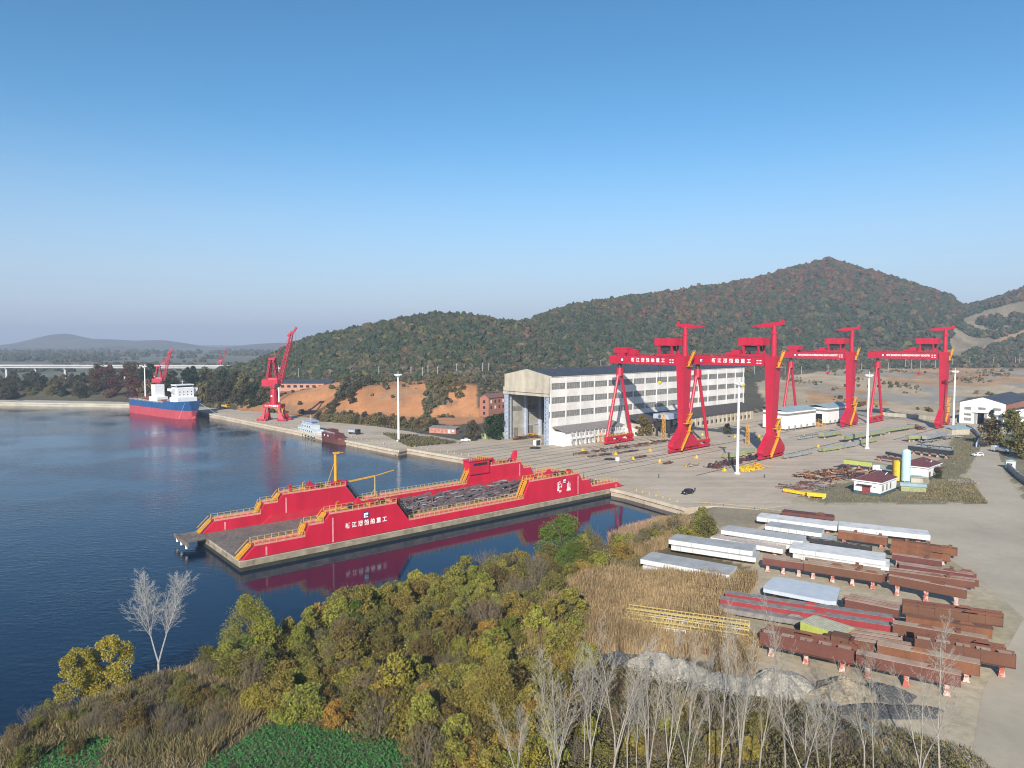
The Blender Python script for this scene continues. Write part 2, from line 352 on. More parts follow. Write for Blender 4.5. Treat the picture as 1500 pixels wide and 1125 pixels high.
cgr[road & wst & (Yg < 190)] = (.36,.31,.205)
farm = (Yg > 860) & (Zg < 3); cgr[farm] = (.13,.13,.075)
for k in ('tan','ofield','orange','quarry','otrack','mud','grass'):
    cgr[zone_mask(k, Xg, Yg, Zg)] = ZC[k]
cgr[(Zg < WL+.2)] = (.03,.035,.02)
hf = (Yg > 490) & (Yg < 1900) & (Zg > -1)
cgr[hf] *= (1 + .45*fbm(Xg/38, Yg/60, 4))[hf][:, None]
tn = (fbm(Xg/30+40, Yg/45, 4) > .22) & zone_mask('tan', Xg, Yg, Zg); cgr[tn] = (.30,.27,.22)
tn = (fbm(Xg/24+80, Yg/45, 4) > .16) & zone_mask('quarry', Xg, Yg, Zg); cgr[tn] = (.17,.15,.10)
tn = (fbm(Xg/14+10, Yg/22, 4) > .25) & zone_mask('orange', Xg, Yg, Zg); cgr[tn] = (.30,.17,.09)
cgr *= (1 + .16*fbm(Xg/6, Yg/6, 3))[..., None]
idx = np.arange(nx*ny).reshape(ny, nx)
q = np.stack([idx[:-1,:-1], idx[:-1,1:], idx[1:,1:], idx[1:,:-1]], -1).reshape(-1, 4)
mg = mat('earth', (1.06,1.06,1.06), (.86,.86,.86), .06, .95, attr='tint', space='Object', bump=.35, bscale=.5, fine=.7, fcon=.16)
ter = np_mesh('ground', np.stack([Xg, Yg, Zg], -1).reshape(-1, 3), q, mat=mg, colors=cgr.reshape(-1, 3), smooth=True)
tag(ter, kind='structure')
# distant hills
def far_hills(name, Y0, prof, depth, seed):
    n, k = 260, 22; pts = np.array(prof, float); pxs = np.linspace(pts[0,0], pts[-1,0], n)
    v = []; 
    for j in range(k):
        s = j/(k-1); Y = Y0 + (s-.5)*depth
        for i, p in enumerate(pxs):
            zr = ZH(p, np.interp(p, pts[:,0], pts[:,1]), Y0); w = math.sin(math.pi*s)**2.2
            x = (p-750)/FPX*Y0; e = min(1, i/8, (n-1-i)/8)
            nzv = float(fbm(np.array([x/260+seed]), np.array([Y/260.+seed]))[0]); nz2 = float(fbm(np.array([x/700+seed]), np.array([Y/500.]))[0])
            v.append((x, Y, -3 + (zr+3)*w*e*(1 + .25*nzv*(1-w) + .2*nz2*(1-w)) ))
    ix = np.arange(n*k).reshape(k, n)
    qq = np.stack([ix[:-1,:-1], ix[:-1,1:], ix[1:,1:], ix[1:,:-1]], -1).reshape(-1, 4)
    return tag(np_mesh(name, np.array(v), qq, mat=mfar, smooth=True), kind='structure')
mfar = mat('distant_woodland', (.06,.07,.04), (.11,.10,.06), .004, .95, fine=.02)
far_hills('hills', 5200, [(-900,512),(-500,500),(-200,505),(0,507),(30,504),(60,499),(80,492),(93,488.5),(108,492),(125,496),(160,497),(200,499),(235,498),(260,502),(280,508),(310,512),(345,508),(375,504),(410,502),(450,503),(520,500),(620,505),(700,512)], 1500, 3)
far_hills('hills', 3900, [(-900,512),(-300,508),(0,514),(50,509),(100,512),(130,509),(170,507),(200,513),(300,517),(400,516),(560,514),(640,516)], 900, 8)
# water
def waterm():
    m = bpy.data.materials.new('lake_water'); m.use_nodes = True; nt = m.node_tree; L = nt.links.new; b = nt.nodes['Principled BSDF']
    b.inputs['Base Color'].default_value = (.003,.014,.036,1); b.inputs['Roughness'].default_value = .06; b.inputs['IOR'].default_value = 1.333
    tc = nd(nt, 'ShaderNodeTexCoord'); mp = nd(nt, 'ShaderNodeMapping'); mp.inputs['Rotation'].default_value = (0,0,R(20)); mp.inputs['Scale'].default_value = (.45,1,1); L(tc.outputs['Object'], mp.inputs[0])
    n1 = nd(nt, 'ShaderNodeTexNoise', i_Scale=1.0, i_Detail=3.0, i_Roughness=.55); L(mp.outputs[0], n1.inputs['Vector'])
    n2 = nd(nt, 'ShaderNodeTexNoise', i_Scale=.022, i_Detail=3.0); L(tc.outputs['Object'], n2.inputs['Vector'])
    r = nd(nt, 'ShaderNodeMapRange'); r.inputs[1].default_value = .38; r.inputs[2].default_value = .65; r.inputs[3].default_value = .25; r.inputs[4].default_value = 1.0; L(n2.outputs[0], r.inputs[0])
    ml = nd(nt, 'ShaderNodeMath', operation='MULTIPLY'); L(n1.outputs[0], ml.inputs[0]); L(r.outputs[0], ml.inputs[1])
    vm = nd(nt, 'ShaderNodeVectorMath', operation='DISTANCE'); vm.inputs[1].default_value = (5, 185, WL); L(tc.outputs['Object'], vm.inputs[0])
    r9 = nd(nt, 'ShaderNodeMapRange', interpolation_type='SMOOTHSTEP'); r9.inputs[1].default_value = 55; r9.inputs[2].default_value = 125; r9.inputs[3].default_value = .10; r9.inputs[4].default_value = 1; L(vm.outputs['Value'], r9.inputs[0])
    ml2 = nd(nt, 'ShaderNodeMath', operation='MULTIPLY'); L(ml.outputs[0], ml2.inputs[0]); L(r9.outputs[0], ml2.inputs[1]); ml = ml2
    bp = nd(nt, 'ShaderNodeBump', i_Strength=.75, i_Distance=.26); L(ml.outputs[0], bp.inputs['Height']); L(bp.outputs[0], b.inputs['Normal'])
    return m
wb = MB(); wb.add([(-1650,30,WL),(110,30,WL),(110,870,WL),(-1650,870,WL)], [(0,1,2,3)])
wo = wb.build('water', waterm(), kind='structure')
# quay slab
def slabmat():
    m = mat('yard_concrete', (.53,.44,.335), (.46,.385,.295), .02, .9, lo=.3, hi=.7, streak=(.06,.32,(1,1,1)), fine=.5, fcon=.05); nt = m.node_tree; L = nt.links.new
    b = nt.nodes['Principled BSDF']; src = b.inputs['Base Color'].links[0].from_socket
    tc = nd(nt, 'ShaderNodeTexCoord'); mp = nd(nt, 'ShaderNodeMapping'); mp.inputs['Rotation'].default_value = (0,0,-TH); L(tc.outputs['Object'], mp.inputs[0])
    br = nd(nt, 'ShaderNodeTexBrick', i_Scale=1.0); br.inputs['Brick Width'].default_value = 24.0; br.inputs['Row Height'].default_value = 6.0; br.inputs['Mortar Size'].default_value = .10
    br.inputs['Color1'].default_value = (1,1,1,1); br.inputs['Color2'].default_value = (.95,.95,.95,1); br.inputs['Mortar'].default_value = (.72,.70,.67,1); L(mp.outputs[0], br.inputs[0])
    ml = nd(nt, 'ShaderNodeMix', data_type='RGBA', blend_type='MULTIPLY'); ml.inputs[0].default_value = .8; L(src, ml.inputs[6]); L(br.outputs[0], ml.inputs[7])
    mp3 = nd(nt, 'ShaderNodeMapping'); mp3.inputs['Rotation'].default_value = (0,0,-TH); mp3.inputs['Scale'].default_value = (.012,.22,1); L(tc.outputs['Object'], mp3.inputs[0])
    n4 = nd(nt, 'ShaderNodeTexNoise', i_Scale=1.0, i_Detail=5.0); L(mp3.outputs[0], n4.inputs['Vector'])
    r4 = nd(nt, 'ShaderNodeMapRange'); r4.inputs[1].default_value = .35; r4.inputs[2].default_value = .6; r4.inputs[3].default_value = .86; r4.inputs[4].default_value = 1.05; L(n4.outputs[0], r4.inputs[0])
    m5 = nd(nt, 'ShaderNodeMix', data_type='RGBA', blend_type='MULTIPLY'); m5.inputs[0].default_value = 1; L(ml.outputs[2], m5.inputs[6]); L(r4.outputs[0], m5.inputs[7]); L(m5.outputs[2], b.inputs['Base Color']); return m
M['yard'] = slabmat()
M['road'] = mat('dusty_road', (.45,.39,.30), (.39,.34,.26), .03, .95, bump=.1, fine=.6, fcon=.05, streak=(.05,.3,(1,1,1)))
inner = [G(p, q) for p, q in ((1040,741),(1110,746),(1155,740),(1165,728),(1245,700),(1330,672),(1400,640),(1410,626),(1290,612),(1110,596),(900,600),(745,608),(738,640),(672,645),(640,640),(600,632),(535,622),(452,612),(395,604),(360,601),(330,597))]
slab = [Vector((*p, 0)) for p in quay + inner]
sb = MB(); sb.prism([(p.x, p.y) for p in slab], lambda x, y: (x, y, -5), lambda x, y: (x, y, 0)); sb.build('yard_pavement', M['yard'], kind='structure')
# quay capping beam and kerb
kb = MB(); qv = [Vector((*p, 0)) for p in quay]
for a, b in zip(qv[:-1], qv[1:]):
    d = (b-a).normalized(); n = Vector((d.y, -d.x, 0))     # towards water
    if n.y > 0 and n.x > 0: n = -n
    kb.bar(a + n*.25 + Vector((0,0,-.35)), b + n*.25 + Vector((0,0,-.35)), .5, 1.1)
kb.build('kerb', mat('pale_quay_kerb', (.55,.48,.37), (.42,.36,.28), .4, .9), kind='structure')
# promenade wall on the far bank
pa, pb, pc = Vector((*QA[1], 0)), Vector((*QA[0], 0)), Vector((*G(262,601,WL), 0))
pm = MB(); far0 = Vector((-1600, 842, 0)); pts = [far0, pa, pb, pc, G3(297,604)]
for a, b in zip(pts[:-1], pts[1:]):
    a2, b2 = a + Vector((4,26,0)), b + Vector((6,22,0))
    pm.hexa([(*a.xy,-5),(*b.xy,-5),(*b2.xy,-5),(*a2.xy,-5),(*a.xy,.05),(*b.xy,.05),(*b2.xy,.05),(*a2.xy,.05)])
    pm.bar(a + Vector((0,-.3,-.2)), b + Vector((0,-.3,-.2)), .6, 1.2)
pm.build('embankment', mat('pale_embankment', (.50,.46,.38), (.36,.33,.27), .12, .9, stretch=(1,1,3)), kind='structure')
# access road on the right with worn edges
rd = [(1412,626),(1450,622),(1457,640),(1470,690),(1500,735),(1560,760),(1700,800),(1700,1400),(1360,1400),(1420,1125),(1440,1010),(1500,905),(1440,850),(1360,800),(1180,756),(1112,747),(1040,742.5),(1155,740),(1210,740),(1447,738),(1428,715),(1422,680),(1440,650)]
rm = MB(); rv = [G(p, q, .004) for p, q in rd]; rm.add([(x, y, -.08) for x, y in rv], [tuple(range(len(rv)))]); rm.build('road', M['road'], kind='structure')
# crane rails
rl = MB()
for base, n0, n1 in ((G3(1129,671), -60, 190), (G3(1000,661), -25, 200), (G3(1379,626), -80, 80), (G3(1243,624), -80, 80)):
    for off in (0, -38):
        o = base + V*off
        rl.bar(o + U*n0, o + U*n1, .55, .06)
for k in range(14):
    o = G3(800,700) + V*(-6.5*k+9); rl.bar(o + U*(-12+2*k), o + U*(115+6*k), .4, .05)
rl.build('track_lines', M['dark'], kind='structure')
# ---------- lettering ----------
def lettering(name, txt, size, mat_, parent, loc, rot, sx=1.0, align='CENTER', thick=0.0, space=1.0):
    cu = bpy.data.curves.new(name, 'FONT'); cu.body = txt; cu.size = size; cu.align_x = align; cu.align_y = 'CENTER'; cu.offset = thick; cu.space_character = space
    cu.extrude = .015; cu.materials.append(mat_)
    t = bpy.data.objects.new(name, cu); COL.objects.link(t); dg = bpy.context.evaluated_depsgraph_get(); dg.update()
    me = bpy.data.meshes.new_from_object(t.evaluated_get(dg)); bpy.data.objects.remove(t); me.name = name
    if not me.materials: me.materials.append(mat_)
    o = bpy.data.objects.new(name, me); link(o, parent); o.location = loc; o.rotation_euler = rot; o.scale = (sx, 1, 1); return o
def emblem(parent, s, f):    # f maps local (a, z, d) -> point; blue disc with a white blocky glyph
    b = MB(); n = 20
    b.prism([(s*math.cos(2*math.pi*i/n), s*math.sin(2*math.pi*i/n)) for i in range(n)], lambda a, z: f(a, z, 0), lambda a, z: f(a, z, .03)); b.build('emblem', M['logoblue'], parent)
    g = MB(); t = s*.62
    for a0, a1, z0, z1 in ((-t,-t*.45,-t,t*.9),(-t*.45,t,t*.45,t),(t*.55,t,-.05*t,t*.45),(-t*.45,t,-.1*t,.2*t),(-t*.45,t,-t,-t*.55),(-t*.2,t*.2,.2*t,.45*t)):
        g.prism([(a0,z0),(a1,z0),(a1,z1),(a0,z1)], lambda a, z: f(a, z, .032), lambda a, z: f(a, z, .06))
    g.build('emblem_mark', M['letter'], parent)
def rail_run(mb, pts, h=1.1, step=2.2, r=.07, mid=True, pr=None):
    pr = pr or r
    for a, b in zip(pts[:-1], pts[1:]):
        a, b = Vector(a), Vector(b); L = (b-a).length; n = max(1, round(L/step)); up = Vector((0,0,h))
        mb.bar(a+up, b+up, r)
        if mid: mb.bar(a+up*.55, b+up*.55, r*.8)
        for i in range(n+1):
            p = a.lerp(b, i/n); mb.bar(p, p+up, pr)
def bogies(name, x0, x1, y, parent):
    n = 4
    for k in range(n):
        xc = x0 + (x1-x0)*(k+.5)/n; w = abs(x1-x0)/n*.42; b = MB()
        b.prism([(-w,1.0),(-w*.5,2.0),(w*.5,2.0),(w,1.0),(w,.55),(-w,.55)], lambda a, z: (xc+a, y-.7, z), lambda a, z: (xc+a, y+.7, z))
        o = b.build('bogie', M['red'], parent)
        wm = MB()
        for s in (-.7, -.23, .23, .7): wm.tube((xc+s*w, y-.45, .5), (xc+s*w, y+.45, .5), .48, n=10)
        wm.build('wheels', M['dark'], o)
# ---------- gantry cranes (local x along the rails, y across from rigid leg to A-leg) ----------
def gantry(loc, label, text, L=38, jibdir=1, trolley_y=9, low_y=18, top=45.0, end_trolley=False):
    r = empty('gantry_crane', loc, TH, label, 'gantry crane', 'red gantry cranes over the yard')
    zb = top - 4.0
    g = MB(); g.box(-2.3, 2.3, 1.6, L+4.2, zb, top); g.box(-2.6, 2.6, L+4.2, L+5, zb+.4, top-.2); g.build('girder', M['red'], r)
    gr = MB(); rail_run(gr, [(-2.2, 2, top), (-2.2, L+4, top)], 1.1, 3, .08); rail_run(gr, [(2.2, 2, top), (2.2, L+4, top)], 1.1, 3, .08)
    for k in range(12): gr.box(-2.36, -2.3, 3+k*3.2, 3.12+k*3.2, zb, top)
    gr.build('walkway_rail', M['red'], r)
    b = MB(); b.frus((2.2, 1.25, 10), (3.4, 2.0, zb)); b.frus((3.4, 2.0, zb), (3.4, 2.4, top+.3)); b.build('rigid_leg', M['red'], r)
    f = MB(); f.prism([(-9.5,2.0),(9.5,2.0),(10.2,3.2),(9.8,5.0),(2.5,11.2),(-2.5,11.2),(-9.8,4.6),(-10.2,3.2)], lambda x, z: (x, -1.5, z), lambda x, z: (x, 1.5, z)); f.build('leg_foot', M['red'], r)
    bogies('bogie', -11.5, 11.5, 0, r)
    a = MB()
    for s in (-1, 1): a.tube((s*9.8, L, 3.4), (s*1.0, L, zb-5), .85, .75, 10)
    a.build('a_frame_leg', M['red'], r)
    h = MB(); h.tube((0, L, zb-6.3), (0, L, zb-2.2), 1.9, 1.7, 10); h.build('leg_head', M['red'], r)
    hp = MB(); hp.tube((0, L, zb-2.2), (0, L, zb), 1.1, .9, 10); hp.build('leg_pivot', M['dark'], r)
    s_ = MB(); s_.prism([(-11,2.2),(-7,2.2),(-6,3.0),(-2,3.0),(-1.2,1.7),(1.2,1.7),(2,3.0),(6,3.0),(7,2.2),(11,2.2),(11,4.0),(-11,4.0)], lambda x, z: (x, L-.9, z), lambda x, z: (x, L+.9, z)); s_.build('sill_beam', M['red'], r)
    bogies('bogie', -12, 12, L, r)
    sr = MB(); rail_run(sr, [(-10, L-.9, 4.0), (10, L-.9, 4.0)], 1.1, 1.6, .1); sr.build('sill_rail', M['yellow'], r)
    # stairs on the rigid leg
    st = MB(); y0 = -1.7
    def flight(x0, z0, x1, z1, yy=y0-1.0):
        st.bar((x0, yy, z0), (x1, yy, z1), .8, .2); st.bar((x0, yy-.5, z0+1), (x1, yy-.5, z1+1), .14); st.bar((x0, yy+.4, z0+1), (x1, yy+.4, z1+1), .14)
        for i in range(7):
            t = i/6; st.bar((x0+(x1-x0)*t, yy-.5, z0+(z1-z0)*t), (x0+(x1-x0)*t, yy-.5, z0+(z1-z0)*t+1), .12)
    flight(-5.0, 1.2, 1.5, 9.5); st.box(.2, 3.4, y0-1.6, y0, 9.6, 9.8); flight(1.0, 9.8, 2.6, 13.2); st.box(-1.8, 3.0, y0-1.5, y0+.4, 13.3, 13.5); rail_run(st, [(-1.8,y0-1.5,13.5),(3,y0-1.5,13.5)], 1.2, .8, .13)
    flight(-1.2, 13.5, 2.8, 17.5); st.box(1.4, 3.4, y0-1.2, y0+.5, 17.5, 17.7)
    st.build('stair', M['yellow'], r)
    st = MB(); flight(-.6, zb-.2, 3.4, top+1.0, -2.9); flight(.2, zb+2.2, 3.4, top+2.2, -3.4); st.box(-1.6, 2.2, -3.6, -2.3, zb-.5, zb-.3); st.build('upper_stair', M['yellow'], r)
    # maintenance jib crane on top
    m = MB(); m.tube((1, .2, top), (1, .2, top+10.5), 1.25, 1.1, 12); m.tube((1, .2, top+10.3), (1, .2, top+11), 1.6, 1.6, 12); m.tube((1, .2, top+11), (1, .2, top+14), .95, .95, 12); m.build('jib_post', M['red'], r)
    j = MB(); d = jibdir
    j.prism([(-4.5,14.6),(-4.5,16.3),(-3.4,16.6),(-3.2,15.7),(1.5,15.5),(10.5,14.3),(10.5,13.9),(4,13.3),(1,13.6),(-3,14.3)], lambda y, z: (.45, .2+y*d, top+z-.2), lambda y, z: (1.55, .2+y*d, top+z-.2)); j.build('jib_arm', M['red'], r)
    # trolleys
    t = MB(); ty = trolley_y; t.box(-3.4, 3.4, ty-6, ty+6, top+5.2, top+8.6); t.build('machine_house', M['red'], r)
    t = MB()
    for x in (-2.2, 2.2):
        for y in (-4, 3.2):
            t.bar((x, ty+y, top+.2), (x*1.2, ty+y+.8, top+5.2), .7); t.bar((x, ty+y+2.2, top+.2), (x*1.2, ty+y, top+5.2), .4)
        t.box(x-.5, x+.5, ty-5.5, ty+5, top+.2, top+1.2)
    t.build('upper_trolley', M['red'], r)
    t = MB(); t.box(-1.8, 1.8, ty-3, ty+3.5, top+2.6, top+5.0); t.build('winch_cabin', M['dark'], r)
    t = MB(); ly = low_y; t.box(-2.0, 2.0, ly-3.5, ly+2, top+.1, top+.9); t.box(-1.6, 1.6, ly-2.6, ly+1.2, top+.9, top+3.0); t.box(-1.0, 1.4, ly+1.4, ly+4.5, top+.2, top+1.9); t.build('lower_trolley', M['red'], r)
    if end_trolley:
        t = MB(); t.box(-2.8, 2.8, L-6.5, L+1.4, top+1.4, top+4.2); t.box(-2.5, -1.9, L-5, L, top, top+1.4); t.box(1.9, 2.5, L-5, L, top, top+1.4); t.build('end_machine_house', M['red'], r)
    hk = MB(); hy = ty+5
    for dy in (-.6, .6): hk.bar((-.4, hy+dy, top-12), (-.4, hy+dy, zb), .09)
    hk.build('hoist_rope', M['dark'], r)
    hb = MB(); hb.frus((.35, .6, top-13.6), (.5, .8, top-12.8)); hb.frus((.5, .8, top-12.8), (.3, .5, top-12)); hb.bar((0, 0, top-14.3), (0, 0, top-13.6), .25)
    hb.build('hook_block', M['byellow'] if text == 'cjk' else M['red'], r, loc=(0, hy, 0))
    # lettering on the face towards the water
    rot = (R(90), 0, R(-90)); zc = (zb+top)/2
    if text == 'cjk':
        lettering('lettering', '新江洲船舶重工', 2.05, M['letter'], r, (-2.36, L*.46+1.6, zc-.05), rot, 1.0, thick=.045, space=1.9)
        ey = L*.46+17.2; s = .9
    else:
        lettering('lettering', 'NEW JIANGZHOU SHIPBUILDING HEAVY INDUSTRY', 1.6, M['letter'], r, (-2.36, L*.46+2.2, zc+.1), rot, .68, thick=.045, space=.98)
        ey = L*.46+16.6; s = .9
    emblem(r, s, lambda a, z, d: (-2.32-d, ey-a, zc+z))
    for yy in (4.2, 5.6):
        for z0 in (zc-1, zc+.2): mk = MB(); mk.box(-2.36, -2.33, yy, yy+.9, z0, z0+.45); mk.build('load_marking', M['letter'], r)
    return r
c1 = gantry(G3(1000,661), 'red gantry crane nearest the big white hall, white Chinese lettering along its girder', 'cjk', jibdir=-1, trolley_y=8.5, low_y=30, top=44.8, end_trolley=True)
c2 = gantry(G3(1129,671), 'nearest red gantry crane, rigid leg beside the tall white lamp mast, Chinese lettering', 'cjk', top=45.0)
c3 = gantry(G3(1244,624), 'far red gantry crane standing at the second white shed, English lettering on its girder', 'eng', top=45.2, end_trolley=True)
c4 = gantry(G3(1380,626), 'far red gantry crane nearest the gabled white workshop, English lettering on its girder', 'eng', top=45.2)
# ---------- big hall ----------
hl = empty('assembly_hall', G3(805,652), TH, 'huge white four-tier windowed shipyard hall with open cream gable end', 'hall')
HL, HW, HZ = 192.0, 33.0, 33.4        # local x along the long wall, y to the back (0 = wall facing the water)
bays = 17; bw = (HL-2)/bays
w = MB(); w.m = 0
rows = [(13.4,16.6),(20.6,23.8),(27.7,30.9)]; zs = [0] + [z for r_ in rows for z in r_] + [HZ+1.0]
for i in range(0, len(zs), 2): w.box(0, HL, 0, .6, zs[i], zs[i+1])
for z0, z1 in rows:
    for k in range(bays+1):
        x = 1 + k*bw; w.box(x-.4, x+.4, 0.02, .58, z0, z1)
w.box(HL-.6, HL, .6, HW, 0, HZ); w.box(0, HL, HW-.6, HW, 0, HZ)
w.build('wall', M['hallwall'], hl)
pl = MB()
for k in range(bays+1): pl.box(k*bw+.75, k*bw+1.25, -.12, 0, 0, HZ+.6)
pl.box(-.1, HL+.1, -.35, 0, HZ+.6, HZ+1.1); pl.build('pilaster', M['hallwall'], hl)
for z0, z1 in rows:
    for k in range(bays):
        x = 1 + k*bw; g = MB(); g.box(x+.4, x+bw-.4, .25, .35, z0, z1); o = g.build('window', M['glassband'], hl)
        if k < 9:
            q_ = MB()
            for j in range(1, 5): q_.box(x+1+(bw-2)*j/5-.08, x+1+(bw-2)*j/5+.08, .15, .25, z0, z1)
            q_.box(x+1, x+bw-1, .15, .25, (z0+z1)/2-.07, (z0+z1)/2+.07); q_.build('window_frame', M['greysteel'], o)
rf = MB(); rz = HZ+1
rf.prism([(-.6,rz),(HW/2,rz+2.7),(HW+.6,rz),(HW+.6,rz+.35),(HW/2,rz+3.1),(-.6,rz+.35)], lambda y, z: (.8, y, z), lambda y, z: (HL+.6, y, z)); rf.build('roof', M['roofdark'], hl)
for k in range(16):
    vt = MB(); vt.box(6+k*11.5, 7.2+k*11.5, 3.4, 4.6, rz+.8, rz+1.7); vt.build('roof_vent', M['roofdark'], hl)
gb = MB(); gb.prism([(0,HZ-7.2),(HW,HZ-7.2),(HW,rz+.2),(HW/2,rz+3.3),(0,rz+.2)], lambda y, z: (-.4, y, z), lambda y, z: (.6, y, z)); gb.build('gable', M['gable'], hl)
gb = MB(); gb.box(-1.0, -.4, -.4, HW+.6, HZ-9.2, HZ-7.9); gb.box(-.9,-.4,-.2,HW+.4,HZ-5.4,HZ-7.6) ; gb.build('gable_canopy', M['gable'], hl)
gb = MB(); gb.box(-.55, .2, 0, HW, HZ-7.9, HZ-7.2); gb.build('gable_painted_shadow', M['dark'], hl)  # dark strip paints in the shadow line between gable and canopy
for yy in (0.2, HW-3.0):
    cl = MB()
    for a, b in ((0,0),(2.4,0),(0,2.2),(2.4,2.2)): cl.box(-.7+b, -.3+b, yy+a, yy+a+.4, 0, HZ-9.2)
    for k in range(13):
        z = k*2.05; cl.bar((-.5, yy+.2, z), (-.5, yy+2.6, z+2.05), .22); cl.bar((-.5, yy+.2, z), (-.5, yy+2.6, z), .22); cl.bar((1.7, yy+2.6, z), (1.7, yy+.2, z+2.05), .2)
    cl.box(-.15, .15, yy+.5, yy+2.2, 0, HZ-9.2)
    cl.build('door_column', M['bluegrey'], hl)
iw = MB(); iw.box(3, HL-2, HW-1.4, HW-.7, 0, HZ-.5); iw.build('inner_wall', M['inner'], hl)
ic = MB()
for k in range(1, 12):
    x = k*bw*1.0+2; ic.box(x-.6, x+.6, HW-3.2, HW-1.4, 0, HZ-8); ic.box(x-.6, x+.6, .6, 2.2, 0, HZ-8)
    for z in (6, 12.5, 17.5, 23): ic.box(x, x+bw, HW-1.75, HW-1.45, z, z+.5)
ic.box(2, HL-2, HW-3.6, HW-2, HZ-10, HZ-8.6); ic.box(2, HL-2, 1.0, 2.4, HZ-10, HZ-8.6)
ic.build('inner_frame', M['bluegrey'], hl)
for k in range(10):
    x = 2+k*bw; iwn = MB(); iwn.box(x+2, x+bw-2, HW-1.46, HW-1.41, 14.5, 17.2); iwn.build('inner_window', M['glassband'], hl); iwn = MB(); iwn.box(x+3, x+bw-5, HW-1.46, HW-1.41, 0, 5.5); iwn.build('inner_door', M['glassband'], hl)
# office annex and lean-to along the wall
an = empty('office_annex', G3(806,653.5), TH, 'two-storey white office annex with grey flat roof against the hall wall', 'office')
an.location = hl.matrix_basis @ Vector((1.5, 0, 0)) if False else (Vector(hl.location) + U*1.8 + V*8.6)
AL = 46
b = MB(); b.box(0, AL, 0, 8.0, 0, 6.8); b.build('wall', M['cleanwhite'], an)
b = MB(); b.prism([(-1.0,6.9),(8.0,8.9),(8.0,9.2),(-1.0,7.2)], lambda y, z: (-.6, y, z), lambda y, z: (AL+.6, y, z)); b.build('roof', M['greywood'], an)
b = MB(); b.box(4, AL, -1.3, 0, 3.3, 3.55); b.box(4, AL, -1.3, -1.2, 3.55, 4.5); b.build('balcony', M['white'], an)
b = MB()
for k in range(13): b.box(4+k*3.4, 4.3+k*3.4, -1.3, -1.05, 0, 6.9)
b.build('balcony_post', M['white'], an)
for k in range(12):
    x = 4.9+k*3.4
    for z in (.9, 4.4):
        g = MB(); g.box(x, x+1.2, -.06, .02, z, z+1.5); g.build('window', M['darkwin'], an)
        g = MB(); g.box(x+1.6, x+2.4, -.06, .02, z-.85, z+1.4); g.build('door', M['glassband'], an)
ln = empty('lean_to', Vector(hl.location) + U*62 + V*9.5, TH, 'long low cream lean-to with dark sloping roof under the hall wall', 'shed')
LL = 126
b = MB(); b.box(0, LL, .4, 9.3, 0, 6.2); b.build('wall', M['gable'], ln)
b = MB(); b.prism([(-.8,6.3),(9.3,10.3),(9.3,10.7),(-.8,6.7)], lambda y, z: (-.5, y, z), lambda y, z: (LL+.5, y, z)); b.build('roof', mat('dark_brown_roof', (.07,.06,.06), (.05,.045,.045), .5, .8), ln)
for k in range(24):
    g = MB(); x = 2+k*5.1; g.box(x, x+1.7, .3, .38, 1.0, 3.2); g.build('window', M['darkwin'], ln)
    g = MB(); g.box(x+2.4, x+2.9, -.1, .4, 0, 6.2); g.build('pier', M['gable'], ln)
bb = empty('low_storehouse', Vector(hl.location) + U*49.5 + V*9, TH, 'broken white low storehouse wall between the annex and the lean-to', 'storehouse')
b = MB(); b.prism([(0,0),(12,0),(12,3.2),(9,4.2),(7,3.4),(4,4.6),(2,3.6),(0,4.4)], lambda x, z: (x, 0, z), lambda x, z: (x, 8.0, z)); b.build('wall', M['hallwall'], bb)
for k in range(3):
    g = MB(); g.box(1.5+k*3.6, 2.8+k*3.6, -.05, .02, .8, 2.3); g.build('window', M['darkwin'], bb)
# ---------- floating dock ----------
DK_A = math.atan2(251.7-164.2, 40.6+64.3); dk0 = Vector((-64.3,164.2,WL))
dk = empty('floating_dock', dk0, DK_A, 'long red floating dry dock with stepped side walls moored in the basin', 'floating dock')
DL, DW, PH = 137.0, 34.0, 2.6      # z local above water
def dz(px, py, off):   # pixel on a wall face at lateral offset -> (s, z local)
    ux, uy = math.cos(DK_A), math.sin(DK_A); ox, oy = dk0.x - uy*off, dk0.y + ux*off
    u = (px-750)/FPX; v = (562.5-py)/FPX; dx, dy, dzz = u, cp+v*sp, -sp+v*cp
    # solve ox+s*ux = t*dx ; oy+s*uy = t*dy
    det = ux*(-dy) + dx*uy; s = (-ox*(-dy) - dx*(oy))/det if False else None
    a = np.array([[ux, -dx],[uy, -dy]]); s, t = np.linalg.solve(a, np.array([-ox, -oy])); return float(s), CH + t*dzz - WL
p = MB(); p.box(0, DL, 0, DW, .95, PH); p.build('pontoon', M['wetconcrete'], dk)
p = MB(); p.box(.02, DL-.02, .02, DW-.02, -2.0, .95); p.build('pontoon_bottom', M['algae'], dk)
p = MB(); p.box(.3, DL-.3, 3.5, DW-3.5, PH, PH+.05); p.build('deck', M['deckplate'], dk)
p = MB(); p.box(0, DL, -.06, 0, PH-.25, PH); p.box(-.06, 0, 0, DW, PH-.25, PH); p.build('deck_edge', M['gable'], dk)
prof_px = [(355,825.5),(373.7,799.8),(447,787),(453,770.7),(474,766),(483,752),(581,739),(599.8,761.3),(766.7,732),(776,705),(848,695),(853,702.5),(863.5,703.5),(867,712.3),(904,706.5),(916,717)]
pf = [dz(a, b, 0) for a, b in prof_px]
pf = [(s, max(z, PH)) for s, z in pf]; pf[0] = (pf[0][0], PH); pf[-1] = (min(pf[-1][0], DL-1.0), PH)
